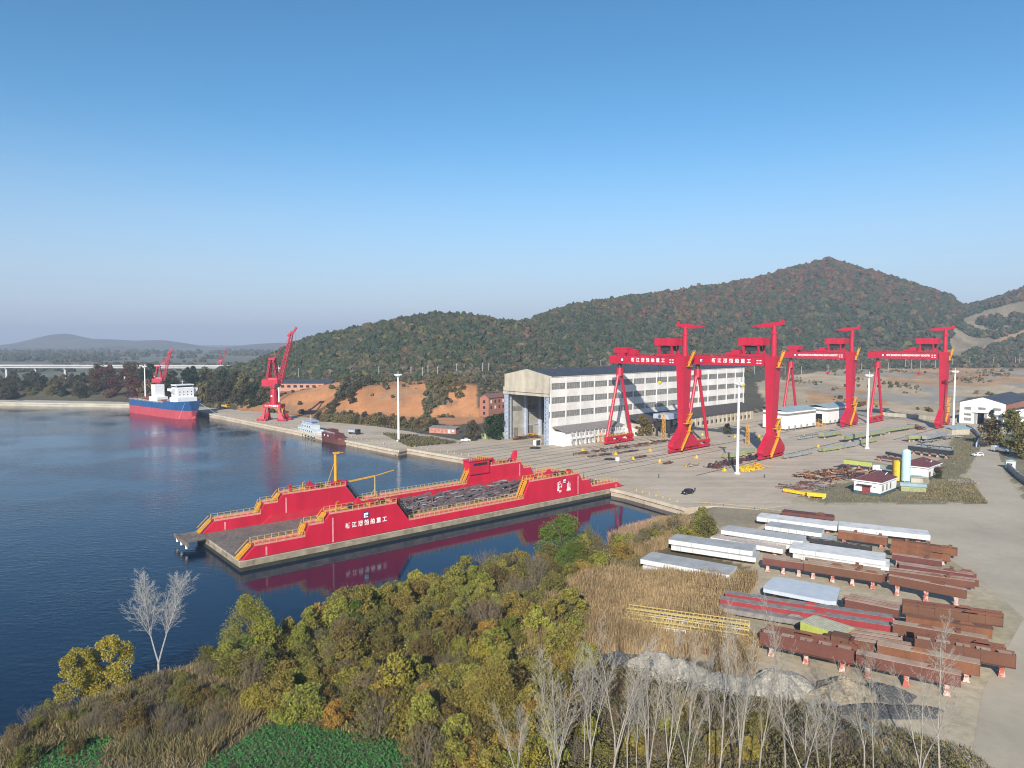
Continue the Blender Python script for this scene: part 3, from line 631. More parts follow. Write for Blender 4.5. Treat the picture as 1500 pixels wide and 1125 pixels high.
# level the plateaus
def lev(i, j):
    z = (pf[i][1]+pf[j][1])/2; pf[i] = (pf[i][0], z); pf[j] = (pf[j][0], z)
for i, j in ((1,2),(3,4),(5,6),(7,8),(9,10),(11,12),(13,14)): lev(i, j)
print('dock profile', [(round(s,1), round(z,1)) for s, z in pf])
WT = 3.6; M['haunch'] = mat('lighter_red_step', (.56,.025,.05), None, .3, .5); M['mark'] = mat('pale_pink_mark', (.75,.3,.32), None, 1, .6)
for nm, y0 in (('near', 0.0), ('far', DW-WT)):
    p = MB(); p.prism(pf, lambda s, z: (s, y0, z), lambda s, z: (s, y0+WT, z)); wl_ = p.build('side_wall', M['dockred'], dk)
    s0, s1 = pf[1][0]-1, pf[14][0]
    for (ia, ib) in ((5,6),(9,10)):
        a0 = pf[ia][0]-3.5; a1 = pf[ib][0]+(6 if ia == 5 else 2)
        iy0, iy1 = (y0+WT, y0+WT+.5) if y0 < 1 else (y0-.5, y0)
        fl = MB(); fl.prism([(a0-3,PH),(a1+2,PH),(a1,PH+2.2),(a0,PH+2.2)], lambda s, z: (s, iy0, z), lambda s, z: (s, iy1, z))
        fl.build('wall_haunch', M['haunch'], wl_)
    # fenders line, vertical marks and rub strips
    rr = MB(); pr = MB(); yr = MB()
    for i, j in ((1,2),(3,4),(5,6),(7,8),(9,10),(11,12),(13,14)):
        for yy in (y0+.15, y0+WT-.15):
            a, b_ = Vector((pf[i][0], yy, pf[i][1])), Vector((pf[j][0], yy, pf[j][1]))
            rail_run(yr if yy > y0+1 or y0 > 5 else rr, [a, b_], 1.4, 1.7, .08, pr=.15)
            pr.bar(a+Vector((0,0,.25)), b_+Vector((0,0,.25)), .06, .5)
    rr.build('railing', M['lyellow'], wl_); yr.build('inner_railing', M['lyellow'], wl_); pr.build('toe_board', M['pinkrail'], wl_)
    for i, j, dr in ((0,1,0),(2,3,0),(4,5,0),(8,9,0),(6,7,0)):
        a, b_ = Vector((pf[i][0], y0+1.4, pf[i][1])), Vector((pf[j][0], y0+1.4, pf[j][1])); st = MB(); up = Vector((0,0,1))
        off = Vector((-.9 if pf[j][1] > pf[i][1] else .9, 0, .3))
        for dy in (-1.0, 0, 1.0): st.bar(a+off+Vector((0,dy,0)), b_+off+Vector((0,dy,0)), .22, .22)
        for dy in (-1.0, 1.0): st.bar(a+off+up+Vector((0,dy,0)), b_+off+up+Vector((0,dy,0)), .13)
        n = 8
        for k in range(n+1):
            q_ = a.lerp(b_, k/n)+off; st.bar(q_+Vector((0,-1,0)), q_+Vector((0,1,0)), .14); st.bar(q_+Vector((0,-1,0)), q_+Vector((0,-1,1)), .1)
        st.build('stair', M['yellow'] if i != 6 else M['dark'], wl_)
    # deck gear on top: pipes, vents, winches, lockers
    rg = random.Random(3 if y0 < 1 else 5)
    for (i, j) in ((5,6),(9,10)):
        a0, a1, zt = pf[i][0], pf[j][0], pf[i][1]
        gp = MB()
        for yy in (y0+1.2, y0+1.7, y0+2.3): gp.tube((a0+1, yy, zt+.5), (a1-2, yy, zt+.5), .13, n=6)
        for k in range(int((a1-a0)/2.4)): gp.bar((a0+2+k*2.4, y0+.8, zt+.45), (a0+2+k*2.4, y0+2.7, zt+.45), .14)
        gp.build('pipe_run', M['yellow'], wl_)
        for k in range(int((a1-a0)/3.2)):
            x = a0+2+k*3.2+rg.random()*1.2; kd = rg.choice('bbvwc'); g = MB(); h = rg.uniform(.8, 1.7)
            if kd == 'b': g.box(x, x+rg.uniform(.9,2.2), y0+.7, y0+2.6, zt, zt+h); g.build('locker', M['red'], wl_)
            elif kd == 'v': g.tube((x, y0+1.7, zt), (x, y0+1.7, zt+h+.5), .45, n=8); g.tube((x, y0+1.7, zt+h+.5), (x, y0+1.7, zt+h+.9), .8, .3, n=8); g.build('vent', M['red'], wl_)
            elif kd == 'w': g.tube((x-.6, y0+1.5, zt+.8), (x+.9, y0+1.5, zt+.8), .7, n=10); g.box(x-.8, x+1.1, y0+1, y0+2.2, zt, zt+.4); g.build('winch', M['dark'], wl_)
            else: g.tube((x, y0+1, zt), (x, y0+1, zt+2.6), .1, n=6); g.bar((x, y0+1, zt+2.6), (x+.8, y0+1, zt+2.9), .1); g.build('davit', M['yellow'], wl_)
        g = MB(); x = a0+(a1-a0)*.45; g.frus((1.3,1.3,zt),(0.9,.9,zt+1.6),(x,y0+1.8),(x,y0+1.8)); g.frus((.9,.9,zt+1.6),(.25,.25,zt+2.7),(x,y0+1.8),(x,y0+1.8)); g.build('hood', M['red'], wl_)
    for s in (pf[1][0]+2.5, pf[5][0]-.3, pf[10][0]-.6, pf[14][0]-.8):
        zt = PH
        for (sa, za), (sb_, zb_) in zip(pf[:-1], pf[1:]):
            if sa <= s <= sb_: zt = za + (zb_-za)*(s-sa)/(sb_-sa)
        f = -.03 if y0 < 1 else WT+.0
        if s in (pf[5][0]-.3,): s += .9
        bl = MB(); bl.box(s, s+.4, y0-.035, y0-.004, PH+.2, zt-.6); bl.build('draught_mark', M['mark'], wl_)
    hb = MB(); hb.bar((1, y0-.05 if y0 < 1 else y0+WT+.05, PH+.12), (DL-1, y0-.05 if y0 < 1 else y0+WT+.05, PH+.12), .12, .22); hb.build('rub_rail', M['darkred'], wl_)
# deckhouse on the far wall
z9 = pf[9][1]; x9 = pf[9][0]
p = MB(); p.box(x9-1.5, x9+7, DW-WT-.6, DW-.1, z9-2.0, z9+2.7); p.box(x9-2, x9+7.5, DW-WT-.9, DW+.2, z9+2.7, z9+3.0); p.build('deckhouse', M['dockred'], dk)
p = MB(); p.box(x9+7.01, x9+7.06, DW-WT+.3, DW-1, z9+.8, z9+1.9); p.box(x9, x9+6, DW-WT-.65, DW-WT-.6, z9+1.0, z9+1.9); p.build('deckhouse_window', M['darkwin'], dk)
p = MB(); rail_run(p, [(x9-2,DW-WT-.9,z9+3),(x9+7.5,DW-WT-.9,z9+3)], 1.1, 1.0, .12); p.build('deckhouse_railing', M['yellow'], dk)
p = MB(); p.frus((1.2,1.1,z9),(.6,.5,z9+4.2),(pf[10][0]-2.5,DW-2),(pf[10][0]-1.2,DW-2)); p.build('funnel', M['dockred'], dk)
# apron platform over the far-left end
p = MB(); 
for k in range(6): p.box(-5.2, 0.4, DW-9+k*1.6, DW-8.2+k*1.6, PH-.2, PH+.1)
p.box(-5.5, -5.0, DW-10.5, DW+1.5, PH-.9, PH+.15); p.box(-.2, .4, DW-10.5, DW+1, PH-.9, PH+.15); p.box(-5.2,.3,DW-9,DW+.6,PH-.1,PH+.02); p.build('apron', M['deckplate'], dk)
p = MB()
for yy in (DW-9.5, DW-5, DW-1): p.tube((-5.3,yy,PH-1.6),(-5.3,yy,PH-.7),.3,n=8)
p.build('fender', M['cleanwhite'], dk)
# dock deck lumber, keel blocks
rg = random.Random(11)
for k in range(46):
    x = (8+rg.random()*30) if k > 18 else (4+rg.random()*118); y = WT+4+rg.random()*5; g = MB(); g.cbox((x, y, PH+.6), rg.uniform(1.2,3), rg.uniform(.8,1.4), rg.uniform(.8,1.5), rg.uniform(0,3)); 
    if k < 12: g.v = [(a-0, b, c) for a, b, c in g.v]
    g.build('keel_block', M['dark'] if k % 3 else M['darkred'], dk)
sc = MB()      # pipework and frames in the middle third of the deck
for k in range(480):
    x = rg.uniform(44, 108); y = rg.uniform(WT+1, DW-WT-3); z = PH + rg.uniform(.2, 1.9); a = rg.uniform(-.4, .4) + (math.pi/2 if rg.random() < .3 else 0); l = rg.uniform(2, 7)
    sc.bar((x, y, z), (x+math.cos(a)*l, y+math.sin(a)*min(l,3), z+rg.uniform(-.4,.8)), rg.uniform(.25,.6)); sc.bar((x, y, PH), (x, y, z), .3)
sc.build('frame_clutter', mat('dark_purple_steel', (.17,.12,.12), (.08,.07,.08), .7, .8), dk)
sc = MB()
for k in range(90):
    x = rg.uniform(48, 106); y = rg.uniform(WT+1, DW-WT-4); z = PH+rg.uniform(.8,2.8); l = rg.uniform(1, 4); sc.bar((x,y,z),(x+l,y+rg.uniform(-1,1),z+rg.uniform(-.2,.3)), .22)
sc.build('pale_clutter', M['greysteel'], dk)
# yellow jib cranes on the far wall
def dockP(s, y, z): return dk.matrix_basis @ Vector((s, y, z))
def mxl(o): return Matrix.Translation(o.location) @ Matrix.Rotation(o.rotation_euler.z, 4, 'Z')
D4 = Matrix.Translation(dk0) @ Matrix.Rotation(DK_A, 4, 'Z')
zt = pf[5][1]; s_m = (pf[6][0]-2.5)
p = MB(); p.tube((s_m, DW-2, zt), (s_m, DW-2, zt+10.0), .48, .42, 10); p.bar((s_m-.5,DW-2,zt+7),(s_m-2.8,DW-2,zt+1),.12); p.box(s_m-.6,s_m+1.2,DW-2.5,DW-1.5,zt+10.0,zt+10.5); p.bar((s_m+1,DW-2,zt+10.5),(s_m+2.6,DW-2,zt+10.1),.18); cm = p.build('crane_post', M['yellow'], dk)
p = MB(); p.box(s_m-1, s_m+3.2, DW-3.3, DW-.8, zt, zt+1.6); p.build('crane_base', M['red'], cm)
(sa_, za_), (sb2, zb2), (sc2, zc2), (sd2, zd2) = dz(501, 707.5, DW-2), dz(549, 697, DW-2), dz(577, 688.5, DW-2), dz(549, 727, DW-2)
p = MB(); p.bar((sa_, DW-2, za_), (sb2, DW-2, zb2), .36, .45); p.bar((sb2, DW-2, zb2), (sc2, DW-2, zc2), .2, .24); p.build('boom', M['yellow'], dk)
p = MB(); p.tube((sb2, DW-2, pf[7][1]), (sb2, DW-2, zb2), .2, .18, 8); p.bar((sb2,DW-2,pf[7][1]+3),(sb2-2.2,DW-2,pf[7][1]),.12); p.build('boom_rest', M['lyellow'], dk)
# writing
f_near = lambda a, z, d: (a, -.004-d, z)
def face_txt(txt, px, py, size, sx, thick, space=1.0):
    s, z = dz(px, py, 0); lettering('lettering', txt, size, M['letter'], dk, (s, -.03, z), (R(90), 0, 0), sx, thick=thick, space=space); return s, z
face_txt('新江洲船舶重工', 537, 765.5, 1.5, .92, .04, 1.62)
s, z = dz(536, 754.5, 0); emblem(dk, 1.0, lambda a, zz, d: (s+a, -.004-d, z+zz))
face_txt('庐', 820.0, 713.0, 3.3, .72, .09); face_txt('山', 833, 711.8, 2.7, .62, .08)
face_txt('LU', 820.5, 719.6, .95, .9, .05); face_txt('SHAN', 833, 717.4, .85, .8, .05)
s2_, z2_ = dz(827, 704.5, 0); emblem(dk, .9, lambda a, zz, d: (s2_+a, -.004-d, z2_+zz))
def setv(o, **k):
    for a, b in k.items(): o[a] = b
    return o
# ---------- lamp masts ----------
def mast(loc, H, label, group='tall white lamp masts'):
    r = empty('lamp_mast', loc, 0, label, 'lamp mast', group)
    b = MB(); b.tube((0,0,0), (0,0,H-1.5), .62, .36, 10); b.tube((0,0,0), (0,0,.5), 1.1, 1.1, 10); b.build('mast', M['cleanwhite'], r)
    b = MB(); b.tube((0,0,H-2.0), (0,0,H-1.7), 1.6, 1.6, 12); b.tube((0,0,H-1.5), (0,0,H+.6), .12, .12, 6)
    for i in range(8):
        a = i*math.pi/4; b.cbox((1.6*math.cos(a), 1.6*math.sin(a), H-1.3), .6, .6, .7, a)
    b.build('lamp_head', M['white'], r); return r
mast(G3(584,646), 36, 'tall white lamp mast at the basin corner, left of the brick sheds')
mast(G3(1080,694), 37, 'tall white lamp mast nearest the dark car, beside the nearest gantry crane')
mast(G3(1270,657), 37, 'tall white lamp mast standing left of the yellow and pale tanks')
mast(G3(1396,631), 36, 'tall white lamp mast beside the farthest right gantry crane')
mast(G3(202,596) + Vector((0,12,0)), 33, 'slim white lamp mast at the stern of the blue ship')
mast(G3(409,600), 33, 'white lamp mast behind the red harbour crane')
# ---------- harbour cranes with lattice jibs ----------
def lattice(mb, p, q, w0, w1, n, r):
    p, q = Vector(p), Vector(q); d = (q-p).normalized(); s = Vector((0,1,0)) if abs(d.y) < .9 else Vector((1,0,0)); a = d.cross(s).normalized(); b = a.cross(d)
    def c(t, i):
        w = (w0+(w1-w0)*t)/2; return p.lerp(q, t) + a*w*(1 if i in (0,1) else -1) + b*w*(1 if i in (0,3) else -1)
    for i in range(4): mb.bar(c(0,i), c(1,i), r*1.5)
    for k in range(n):
        for i in range(4):
            mb.bar(c(k/n,i), c((k+1)/n,(i+1)%4), r); mb.bar(c(k/n,i), c(k/n,(i+1)%4), r)
def harbour_crane(loc, rz, label, sc=1.0, slew=0, text=True):
    r = empty('harbour_crane', loc, rz, label, 'harbour crane', 'red harbour cranes on the quay'); r.scale = (sc,)*3
    for s in (-1, 1):
        for t in (-1, 1):
            b = MB(); b.hexa([(s*8.2-2.4,t*5-1,1.6),(s*8.2+2.4,t*5-1,1.6),(s*8.2+2.4,t*5+1,1.6),(s*8.2-2.4,t*5+1,1.6),(s*6.4-.8,t*4-.8,7),(s*6.4+.8,t*4-.8,7),(s*6.4+.8,t*4+.8,7),(s*6.4-.8,t*4+.8,7)])
            b.hexa([(s*6.4-.8,t*4-.8,7),(s*6.4+.8,t*4-.8,7),(s*6.4+.8,t*4+.8,7),(s*6.4-.8,t*4+.8,7),(s*5.6-.9,t*3.4-.8,11),(s*5.6+.9,t*3.4-.8,11),(s*5.6+.9,t*3.4+.8,11),(s*5.6-.9,t*3.4+.8,11)]); lg = b.build('leg', M['red'], r)
            w = MB()
            for x in (-3,-1.2,1.2,3): w.tube((s*8.2+x, t*5-.5, .6), (s*8.2+x, t*5+.5, .6), .6, n=8)
            w.box(s*8.2-4, s*8.2+4, t*5-.7, t*5+.7, .8, 1.9); w.build('bogie', M['red'], lg)
    b = MB(); b.box(-7.2, 7.2, -4.6, 4.6, 10.6, 13.2); b.build('portal_beam', M['red'], r)
    if text: lettering('lettering', '新江洲船舶重工', 1.55, M['letter'], r, (0, -4.62, 11.9), (R(90),0,0), .95, thick=.07, space=1.15)
    b = MB(); b.tube((0,0,13.2), (0,0,26.5), 3.0, 2.4, 14); b.tube((0,0,26), (0,0,27.2), 3.4, 3.4, 14); b.build('column', M['red'], r)
    b = MB(); b.box(-1.2,0,-3.05,-2.9,19,20.2); b.build('column_sign', M['letter'], r)
    b = MB(); b.box(-8.5, 4.6, -3.2, 3.2, 27.3, 32.5); b.frus((4.5,3,32.5),(3,2.4,34)) ; b.build('machine_house', M['red'], r)
    b = MB(); b.box(3.0, 6.0, -4.8, -2.4, 26.6, 29.4); b.build('cab', M['darkwin'], r)
    b = MB(); 
    for y in (-2.2, 2.2):
        lattice(b, (-4.6,y,32), (-1.8,y*.7,48), 1.4, 1.0, 7, .22); lattice(b, (3.6,y,32), (.8,y*.7,48), 1.2, .9, 7, .2)
    b.box(-3, 2.2, -2.2, 2.2, 48, 49.6); b.build('a_frame', M['red'], r)
    b = MB(); lattice(b, (5.0,0,30), (15.5,0,68), 3.6, 1.8, 15, .24); b.bar((15.5,0,68),(19.5,0,73.5),1.3,1.3); b.bar((12.5,0,66.5),(15.8,0,70),1.6); b.build('jib', M['red'], r)
    b = MB(); b.bar((.5,0,49.5),(14,0,66),.25); b.bar((-6,0,36),(.5,0,49),.5); b.bar((18.5,0,72),(18.5,0,44),.12); b.build('stay', M['red'], r)
    b = MB(); b.bar((7,-4,1),(9.5,-4.2,10.6),1.0,.4); b.bar((8,-4.8,1.5),(5,-4.8,11),.3); b.build('stair', M['yellow'], r)
    return r
harbour_crane(G3(402,616), R(-6), 'red harbour crane with lattice jib standing alone on the quay edge', .83)
harbour_crane((-300,600,0), R(8), 'red harbour crane with lattice jib behind the white ship casing', .63, text=False)
harbour_crane((-540,1310,-4), R(4), 'faint thin far red harbour crane over the trees, left of the lone quay crane', .62, text=False)
harbour_crane((-640,1300,-6), R(4), 'faint thin far red harbour crane just right of the ship crane', .56, text=False)
# ---------- cargo ship ----------
bow = G3(284,614,WL); stern = G3(203,603,WL)
SA = math.atan2(bow.y-stern.y, bow.x-stern.x); sv = (bow-stern).length
sh = empty('cargo_ship', stern, SA, 'blue and red cargo ship moored bow-on beside the quay, white house forward', 'ship')
def station(s):   # half breadth at waterline / deck
    t = s/sv
    w = 1 if t < .82 else max(0, 1-((t-.82)/.18)**2.2)
    a = .86 + .14*min(1, t/.12)
    return 7.6*w*a, 8.0*(max(.0, 1-((t-.9)/.13)**3) if t > .9 else 1)*a
ns = 26; sts = [sv*i/ns for i in range(ns+1)]
def zdeck(s): t = s/sv; return 10.2 + (1.6 if t > .68 else 0) + (1.0 if t < .07 else 0) + max(0, (t-.85))*6
def hull(z0f, z1f, mname, name, inset=0):
    vs = []; fs = []
    for s in sts:
        bw_, bd = station(s)
        for side in (-1, 1):
            for z in (z0f(s), z1f(s)):
                k = min(1, max(0, z/zdeck(s))); y = (bw_*(1-k)+bd*k) + .02*inset; vs.append((s + (k*2.6 if s == sts[-1] else 0), side*max(y,.12), z))
    for i in range(ns):
        a = i*4; b_ = a+4
        fs += [(a, b_, b_+1, a+1), (a+2, a+3, b_+3, b_+2)]
    fs += [(0,1,3,2), (ns*4, ns*4+2, ns*4+3, ns*4+1)]
    fs += [(i*4+1, i*4+5, i*4+7, i*4+3) for i in range(ns)]
    mb = MB(); mb.add(vs, fs); return mb.build(name, M[mname], sh)
hull(lambda s: -1.5, lambda s: 6.0, 'shipred', 'lower_hull'); hull(lambda s: 6.0, zdeck, 'shipblue', 'upper_hull')
b = MB(); b.tube((sv-1,0,-1),(sv+1.6,0,1.2),1.6,1.2,10); b.tube((sv+1.6,0,1.2),(sv+2.2,0,1.2),1.2,.5,10); b.build('bulbous_bow', M['shipred'], sh)
b = MB(); b.box(4, sv*.66, -6.8, 6.8, 10.2, 10.32); b.build('deck', M['deckgrey'], sh)
for k in range(6):
    b = MB(); x = (4,11,19,42,49,54.5)[k]; b.box(x, x+5.6, -4.8, 4.8, 10.3, 11.6); b.box(x+.4, x+5.2, -4.9, 4.9, 11.6, 11.8); b.build('hatch_cover', M['deckgrey'] if k % 2 else M['darkred'], sh)
b = MB(); f0 = sv*.765
b.box(f0, f0+12, -6.9, 6.9, 11.8, 15); b.box(f0+1, f0+9.5, -6.0, 6.0, 15, 21.5); b.build('superstructure', M['cleanwhite'], sh)
b = MB(); b.box(f0+2, f0+8.5, -9.4, 9.4, 19.6, 21.3); b.prism([(-9.4,19.6),(-6.0,16.2),(-6.0,19.6)], lambda y,z:(f0+5,y,z), lambda y,z:(f0+8.4,y,z)); b.prism([(9.4,19.6),(6.0,19.6),(6.0,16.2)], lambda y,z:(f0+5,y,z), lambda y,z:(f0+8.4,y,z)); b.build('bridge_wing', M['cleanwhite'], sh)
b = MB(); b.box(f0+2, f0+8.3, -6.2, 6.2, 21.3, 23.4); b.box(f0+1.5, f0+8.8, -6.6, 6.6, 23.4, 24.0); b.build('wheelhouse', M['cleanwhite'], sh)
b = MB(); b.box(f0+8.31, f0+8.36, -5.8, 5.8, 22.0, 23.1); b.box(f0+2.4, f0+8, -6.26, -6.21, 22.0, 23.1); b.build('wheelhouse_window', M['darkwin'], sh)
for z in (16.4, 18.4):
    for y in (-4.2,-1.4,1.4,4.2):
        b = MB(); b.box(f0+9.51, f0+9.56, y-.3, y+.3, z, z+.8); b.build('porthole', M['darkwin'], sh)
b = MB(); b.tube((f0+5,0,24),(f0+5,0,27.2),.2,.12,6); b.bar((f0+5,-1.6,26),(f0+5,1.6,26),.12); b.build('radar_mast', M['white'], sh)
b = MB(); b.box(27, 40, -4, 4, 10.3, 13.5); b.box(30, 36, -3.4, 3.4, 10.3, 22.5); b.build('funnel_casing', M['cleanwhite'], sh)
b = MB(); b.box(5, 6.5, 4.5, 6, 10.3, 13.0); b.box(1.5,4,-4,-2,11.2,12.6); b.build('deck_locker', M['maroon'], sh)
b = MB(); rail_run(b, [(2,-7.6,10.3),(sv*.67,-7.8,10.3)], 1.1, 2.2, .09); rail_run(b, [(2,7.6,10.3),(sv*.67,7.8,10.3)], 1.1, 2.2, .09); rail_run(b, [(f0-2,-7.6,11.9),(sv*.93,-7,13)], 1.1, 2, .1); b.build('railing', M['white'], sh)
b = MB(); b.bar((sv*.96,-4,12.5),(sv+15,-22+4,3),.1); b.bar((sv*.98,3,12.5),(sv+26,6,3),.1); b.build('mooring_rope', M['white'], sh)
# ---------- patrol boat and red launch ----------
pb_a, pb_b = G3(434,633,WL), G3(475,644,WL)
pa_ = math.atan2(pb_b.y-pb_a.y, pb_b.x-pb_a.x); L_ = (pb_b-pb_a).length
def boat(loc, rz, L, B, name, label, m, cat='boat'):
    r = empty(name, loc, rz, label, cat); vs = []; fs = []; n = 12
    for i in range(n+1):
        t = i/n; w = B/2*(1 if t < .6 else 1-((t-.6)/.4)**2.2*.97)*(0.85+.15*min(1,t/.1)); zz = 2.1 + .9*max(0,t-.5)*2
        vs += [(t*L,-w*.8,-.6),(t*L,-w,zz),(t*L,w,zz),(t*L,w*.8,-.6)]
    for i in range(n):
        a = i*4; c = a+4; fs += [(a,c,c+1,a+1),(a+1,c+1,c+2,a+2),(a+2,c+2,c+3,a+3)]
    fs += [(0,1,2,3),(n*4,n*4+3,n*4+2,n*4+1)]
    mb = MB(); mb.add(vs, fs); mb.build('hull', M[m], r); return r
pbt = boat(pb_a, pa_, L_, 7.5, 'patrol_boat', 'pale grey patrol boat with stacked decks moored at the quay', 'boatwhite')
b = MB(); b.box(L_*.25, L_*.82, -2.9, 2.9, 2.1, 4.6); b.box(L_*.35, L_*.72, -2.4, 2.4, 4.6, 7.0); b.build('cabin', M['boatwhite'], pbt)
b = MB(); b.box(L_*.48, L_*.66, -2.0, 2.0, 7.0, 9.0); b.box(L_*.4, L_*.7, -2.6, 2.6, 9.0, 9.25); b.box(L_*.3,L_*.46,-1.2,1.2,7,8.4); b.build('wheelhouse', M['bluegrey'], pbt)
for k in range(7):
    b = MB(); b.box(L_*.28+k*L_*.075, L_*.28+k*L_*.075+1.1, -2.96, -2.9, 3.0, 3.9); b.build('window', M['darkwin'], pbt)
for k in range(4):
    b = MB(); b.box(L_*.39+k*L_*.08, L_*.39+k*L_*.08+1.3, -2.46, -2.4, 5.3, 6.3); b.build('window', M['darkwin'], pbt)
b = MB(); rail_run(b, [(0,-3.2,2.1),(L_*.75,-3.5,2.2),(L_*.97,-.6,3)], 1, 1.6, .08); rail_run(b, [(L_*.25,-2.9,4.6),(L_*.82,-2.9,4.6)], 1, 1.6, .08); b.tube((L_*.55,0,9.2),(L_*.55,0,12.5),.12,.08,6); b.bar((L_*.55,-1.3,11),(L_*.55,1.3,11),.1); b.build('railing', M['white'], pbt)
b = MB()
for k in range(9): b.tube((L_*.08+k*L_*.1, -3.9, .8),(L_*.08+k*L_*.1+.25, -3.9, .8),.5,n=8)
b.build('fender', M['tyre'], pbt)
rb_a, rb_b = G3(478,645,WL), G3(506,652,WL); L_ = (rb_b-rb_a).length
rb = boat(rb_a, math.atan2(rb_b.y-rb_a.y, rb_b.x-rb_a.x), L_, 6.5, 'work_boat', 'dull red work boat moored behind the pale patrol boat', 'maroon')
b = MB(); b.box(.5, L_*.7, -2.9, 2.9, 2, 5.2); b.box(L_*.2, L_*.5, -1.8, 1.8, 5.2, 7.0); b.build('cabin', M['maroon'], rb)
for k in range(5):
    b = MB(); b.box(1.4+k*2.2, 2.4+k*2.2, -2.96, -2.9, 3.3, 4.2); b.build('window', M['cleanwhite'] if k % 2 else M['darkwin'], rb)
b = MB(); rail_run(b, [(.5,-2.9,5.2),(L_*.7,-2.9,5.2)], .9, 1.5, .08); b.build('railing', M['white'], rb)
b = MB(); pn = empty('mooring_pontoon', G3(421,632,WL), pa_, 'low grey floating pontoon at the stern of the patrol boat', 'pontoon'); b.box(-3, 13, -2.2, 2.2, -.4, 1.1); b.build('float', M['greysteel'], pn); b = MB(); rail_run(b, [(-3,-2.1,1.1),(13,-2.1,1.1)], 1, 1.6, .08); b.build('railing', M['white'], pn)
# ---------- viaduct ----------
vd = empty('viaduct', (0, 930, 0), R(-3), 'long pale concrete viaduct crossing the plain behind the left trees', 'viaduct')
b = MB(); zv = ZH(100, 537.5, 930); b.box(-1500, -140, -5, 5, zv-2.6, zv); b.build('deck', M['viaduct'], vd)
b = MB(); b.box(-1500, -140, -6.6, -6.3, zv-.2, zv+1.6); b.box(-1500,-140,-6.5,6.5,zv,zv+.25); b.box(-1500, -140, 6.3, 6.6, zv, zv+1.6); b.build('parapet', M['viaduct'], vd)
for k in range(33):
    x = -1480+k*41.5; b = MB(); b.frus((1.3,2.2,-1),(1.3,2.6,zv-5),(x,0),(x,0)); b.frus((1.3,2.6,zv-5),(1.5,4.4,zv-2.6),(x,0),(x,0)); b.build('pillar', M['viaduct'], vd)
# ---------- sheds and houses ----------
def win(r, x0, x1, y, z0, z1, m='darkwin', nm='window', fr=None):
    b = MB(); b.box(x0, x1, y-.05, y+.05, z0, z1); return b.build(nm, M[m], r)
def winx(r, x, y0, y1, z0, z1, m='darkwin', nm='window'):
    b = MB(); b.box(x-.05, x+.05, y0, y1, z0, z1); return b.build(nm, M[m], r)
def white_shed(loc, rz, W, D, Hh, label, openw):
    r = empty('movable_shed', loc, rz, label, 'shed', 'white movable blasting sheds')
    # local x = long lit side facing camera-right (y=0), gable at x=0
    b = MB(); b.box(0, W, 0, .3, .8, Hh); b.box(0, W, D-.3, D, .8, Hh); b.box(W-.3, W, .3, D-.3, .8, Hh)
    b.box(0, .3, .3, D*.22, .8, Hh); b.box(0, .3, D*(.22+openw), D-.3, .8, Hh); b.box(0, .3, D*.22, D*(.22+openw), Hh*.62, Hh); b.build('wall', M['cleanwhite'], r)
    b = MB(); b.prism([(-.4,Hh),(D/2,Hh+1.6),(D+.4,Hh),(D+.4,Hh+.25),(D/2,Hh+1.85),(-.4,Hh+.25)], lambda y,z:(-.4,y,z), lambda y,z:(W+.4,y,z)); b.build('roof', M['tealroof'], r)
    b = MB(); b.box(-.1, W, -.08, -.02, Hh-2.4, Hh-1.2); b.box(-.08,-.02,0,D,Hh-2.4,Hh-1.2); b.build('louvre_band', M['glassband'], r)
    for k in range(5):
        x = 2+k*(W-4)/4.3; b = MB(); b.box(x, x+1.5, -.5, 0, .6, 2.5); b.build('vent_box', M['greysteel'], r)
    b = MB()
    for k in range(9): b.tube((1+k*(W-2)/8, -.2, .45), (1+k*(W-2)/8, .5, .45), .42, n=8)
    b.build('wheels', M['dark'], r)
    return r
white_shed(G3(1151,631), R(38), 33, 15, 11.0, 'nearer white movable shed with pale roof behind the nearest gantry leg', .5)
white_shed(G3(1212,622), R(38), 30, 16, 10.4, 'farther white movable shed with open end, gantry leg in front', .72)
# gabled workshop on the right
ws = empty('workshop', G3(1405,619), R(-47), 'white gabled workshop with dark opening and dark blue roof', 'workshop')
Wd = 24.5; b = MB(); z1 = 13.2
b.prism([(0,0),(9.8,0),(9.8,7.2),(13.5,7.2),(13.5,0),(Wd,0),(Wd,z1),(Wd*.5,z1+3.6),(0,z1)], lambda x,z:(x,0,z), lambda x,z:(x,.5,z)); b.box(0,.4,.5,70,0,z1); b.box(Wd-.4,Wd,.5,70,0,z1); b.build('wall', M['cleanwhite'], ws)
b = MB(); b.prism([(-.5,z1),(Wd/2,z1+3.7),(Wd+.5,z1),(Wd+.5,z1+.3),(Wd/2,z1+4.0),(-.5,z1+.3)], lambda x,z:(x,.6,z), lambda x,z:(x,70,z)); b.build('roof', M['roofdark'], ws)
b = MB(); b.box(Wd-.35,Wd+.08,1,70,8.2,z1-.2)
b.build('brick_band', M['brick'], ws)
for x0, x1, zs_ in ((2.6,6.4,((8.6,10.4),(4.9,6.4),(1.6,3.6))),(10.2,14.2,((9.0,10.6),)),(18.2,22.2,((9,10.6),(4.9,6.4),(1.6,3.6)))):
    for z0, z2 in zs_: win(ws, x0, x1, 0, z0, z2, 'glassband')
b = MB(); b.box(7.8, 17.2, -1.2, 0, 7.2, 7.6); b.build('canopy', M['white'], ws)
b = MB(); b.box(8.2, 9.6, -.12, 0, 0, 7.0); b.box(13.7, 15.1, -.12, 0, 0, 7.0); b.build('sliding_door', M['greysteel'], ws)
b = MB(); b.box(9.8,13.5,8,8.3,0,7.2); b.build('interior_shade_sheet', M['dark'], ws)  # dark sheet stands in for the shade inside the opening
w2 = empty('workshop', G3(1469,625), R(-47), 'smaller white gabled workshop with roller door at the right frame edge', 'workshop')
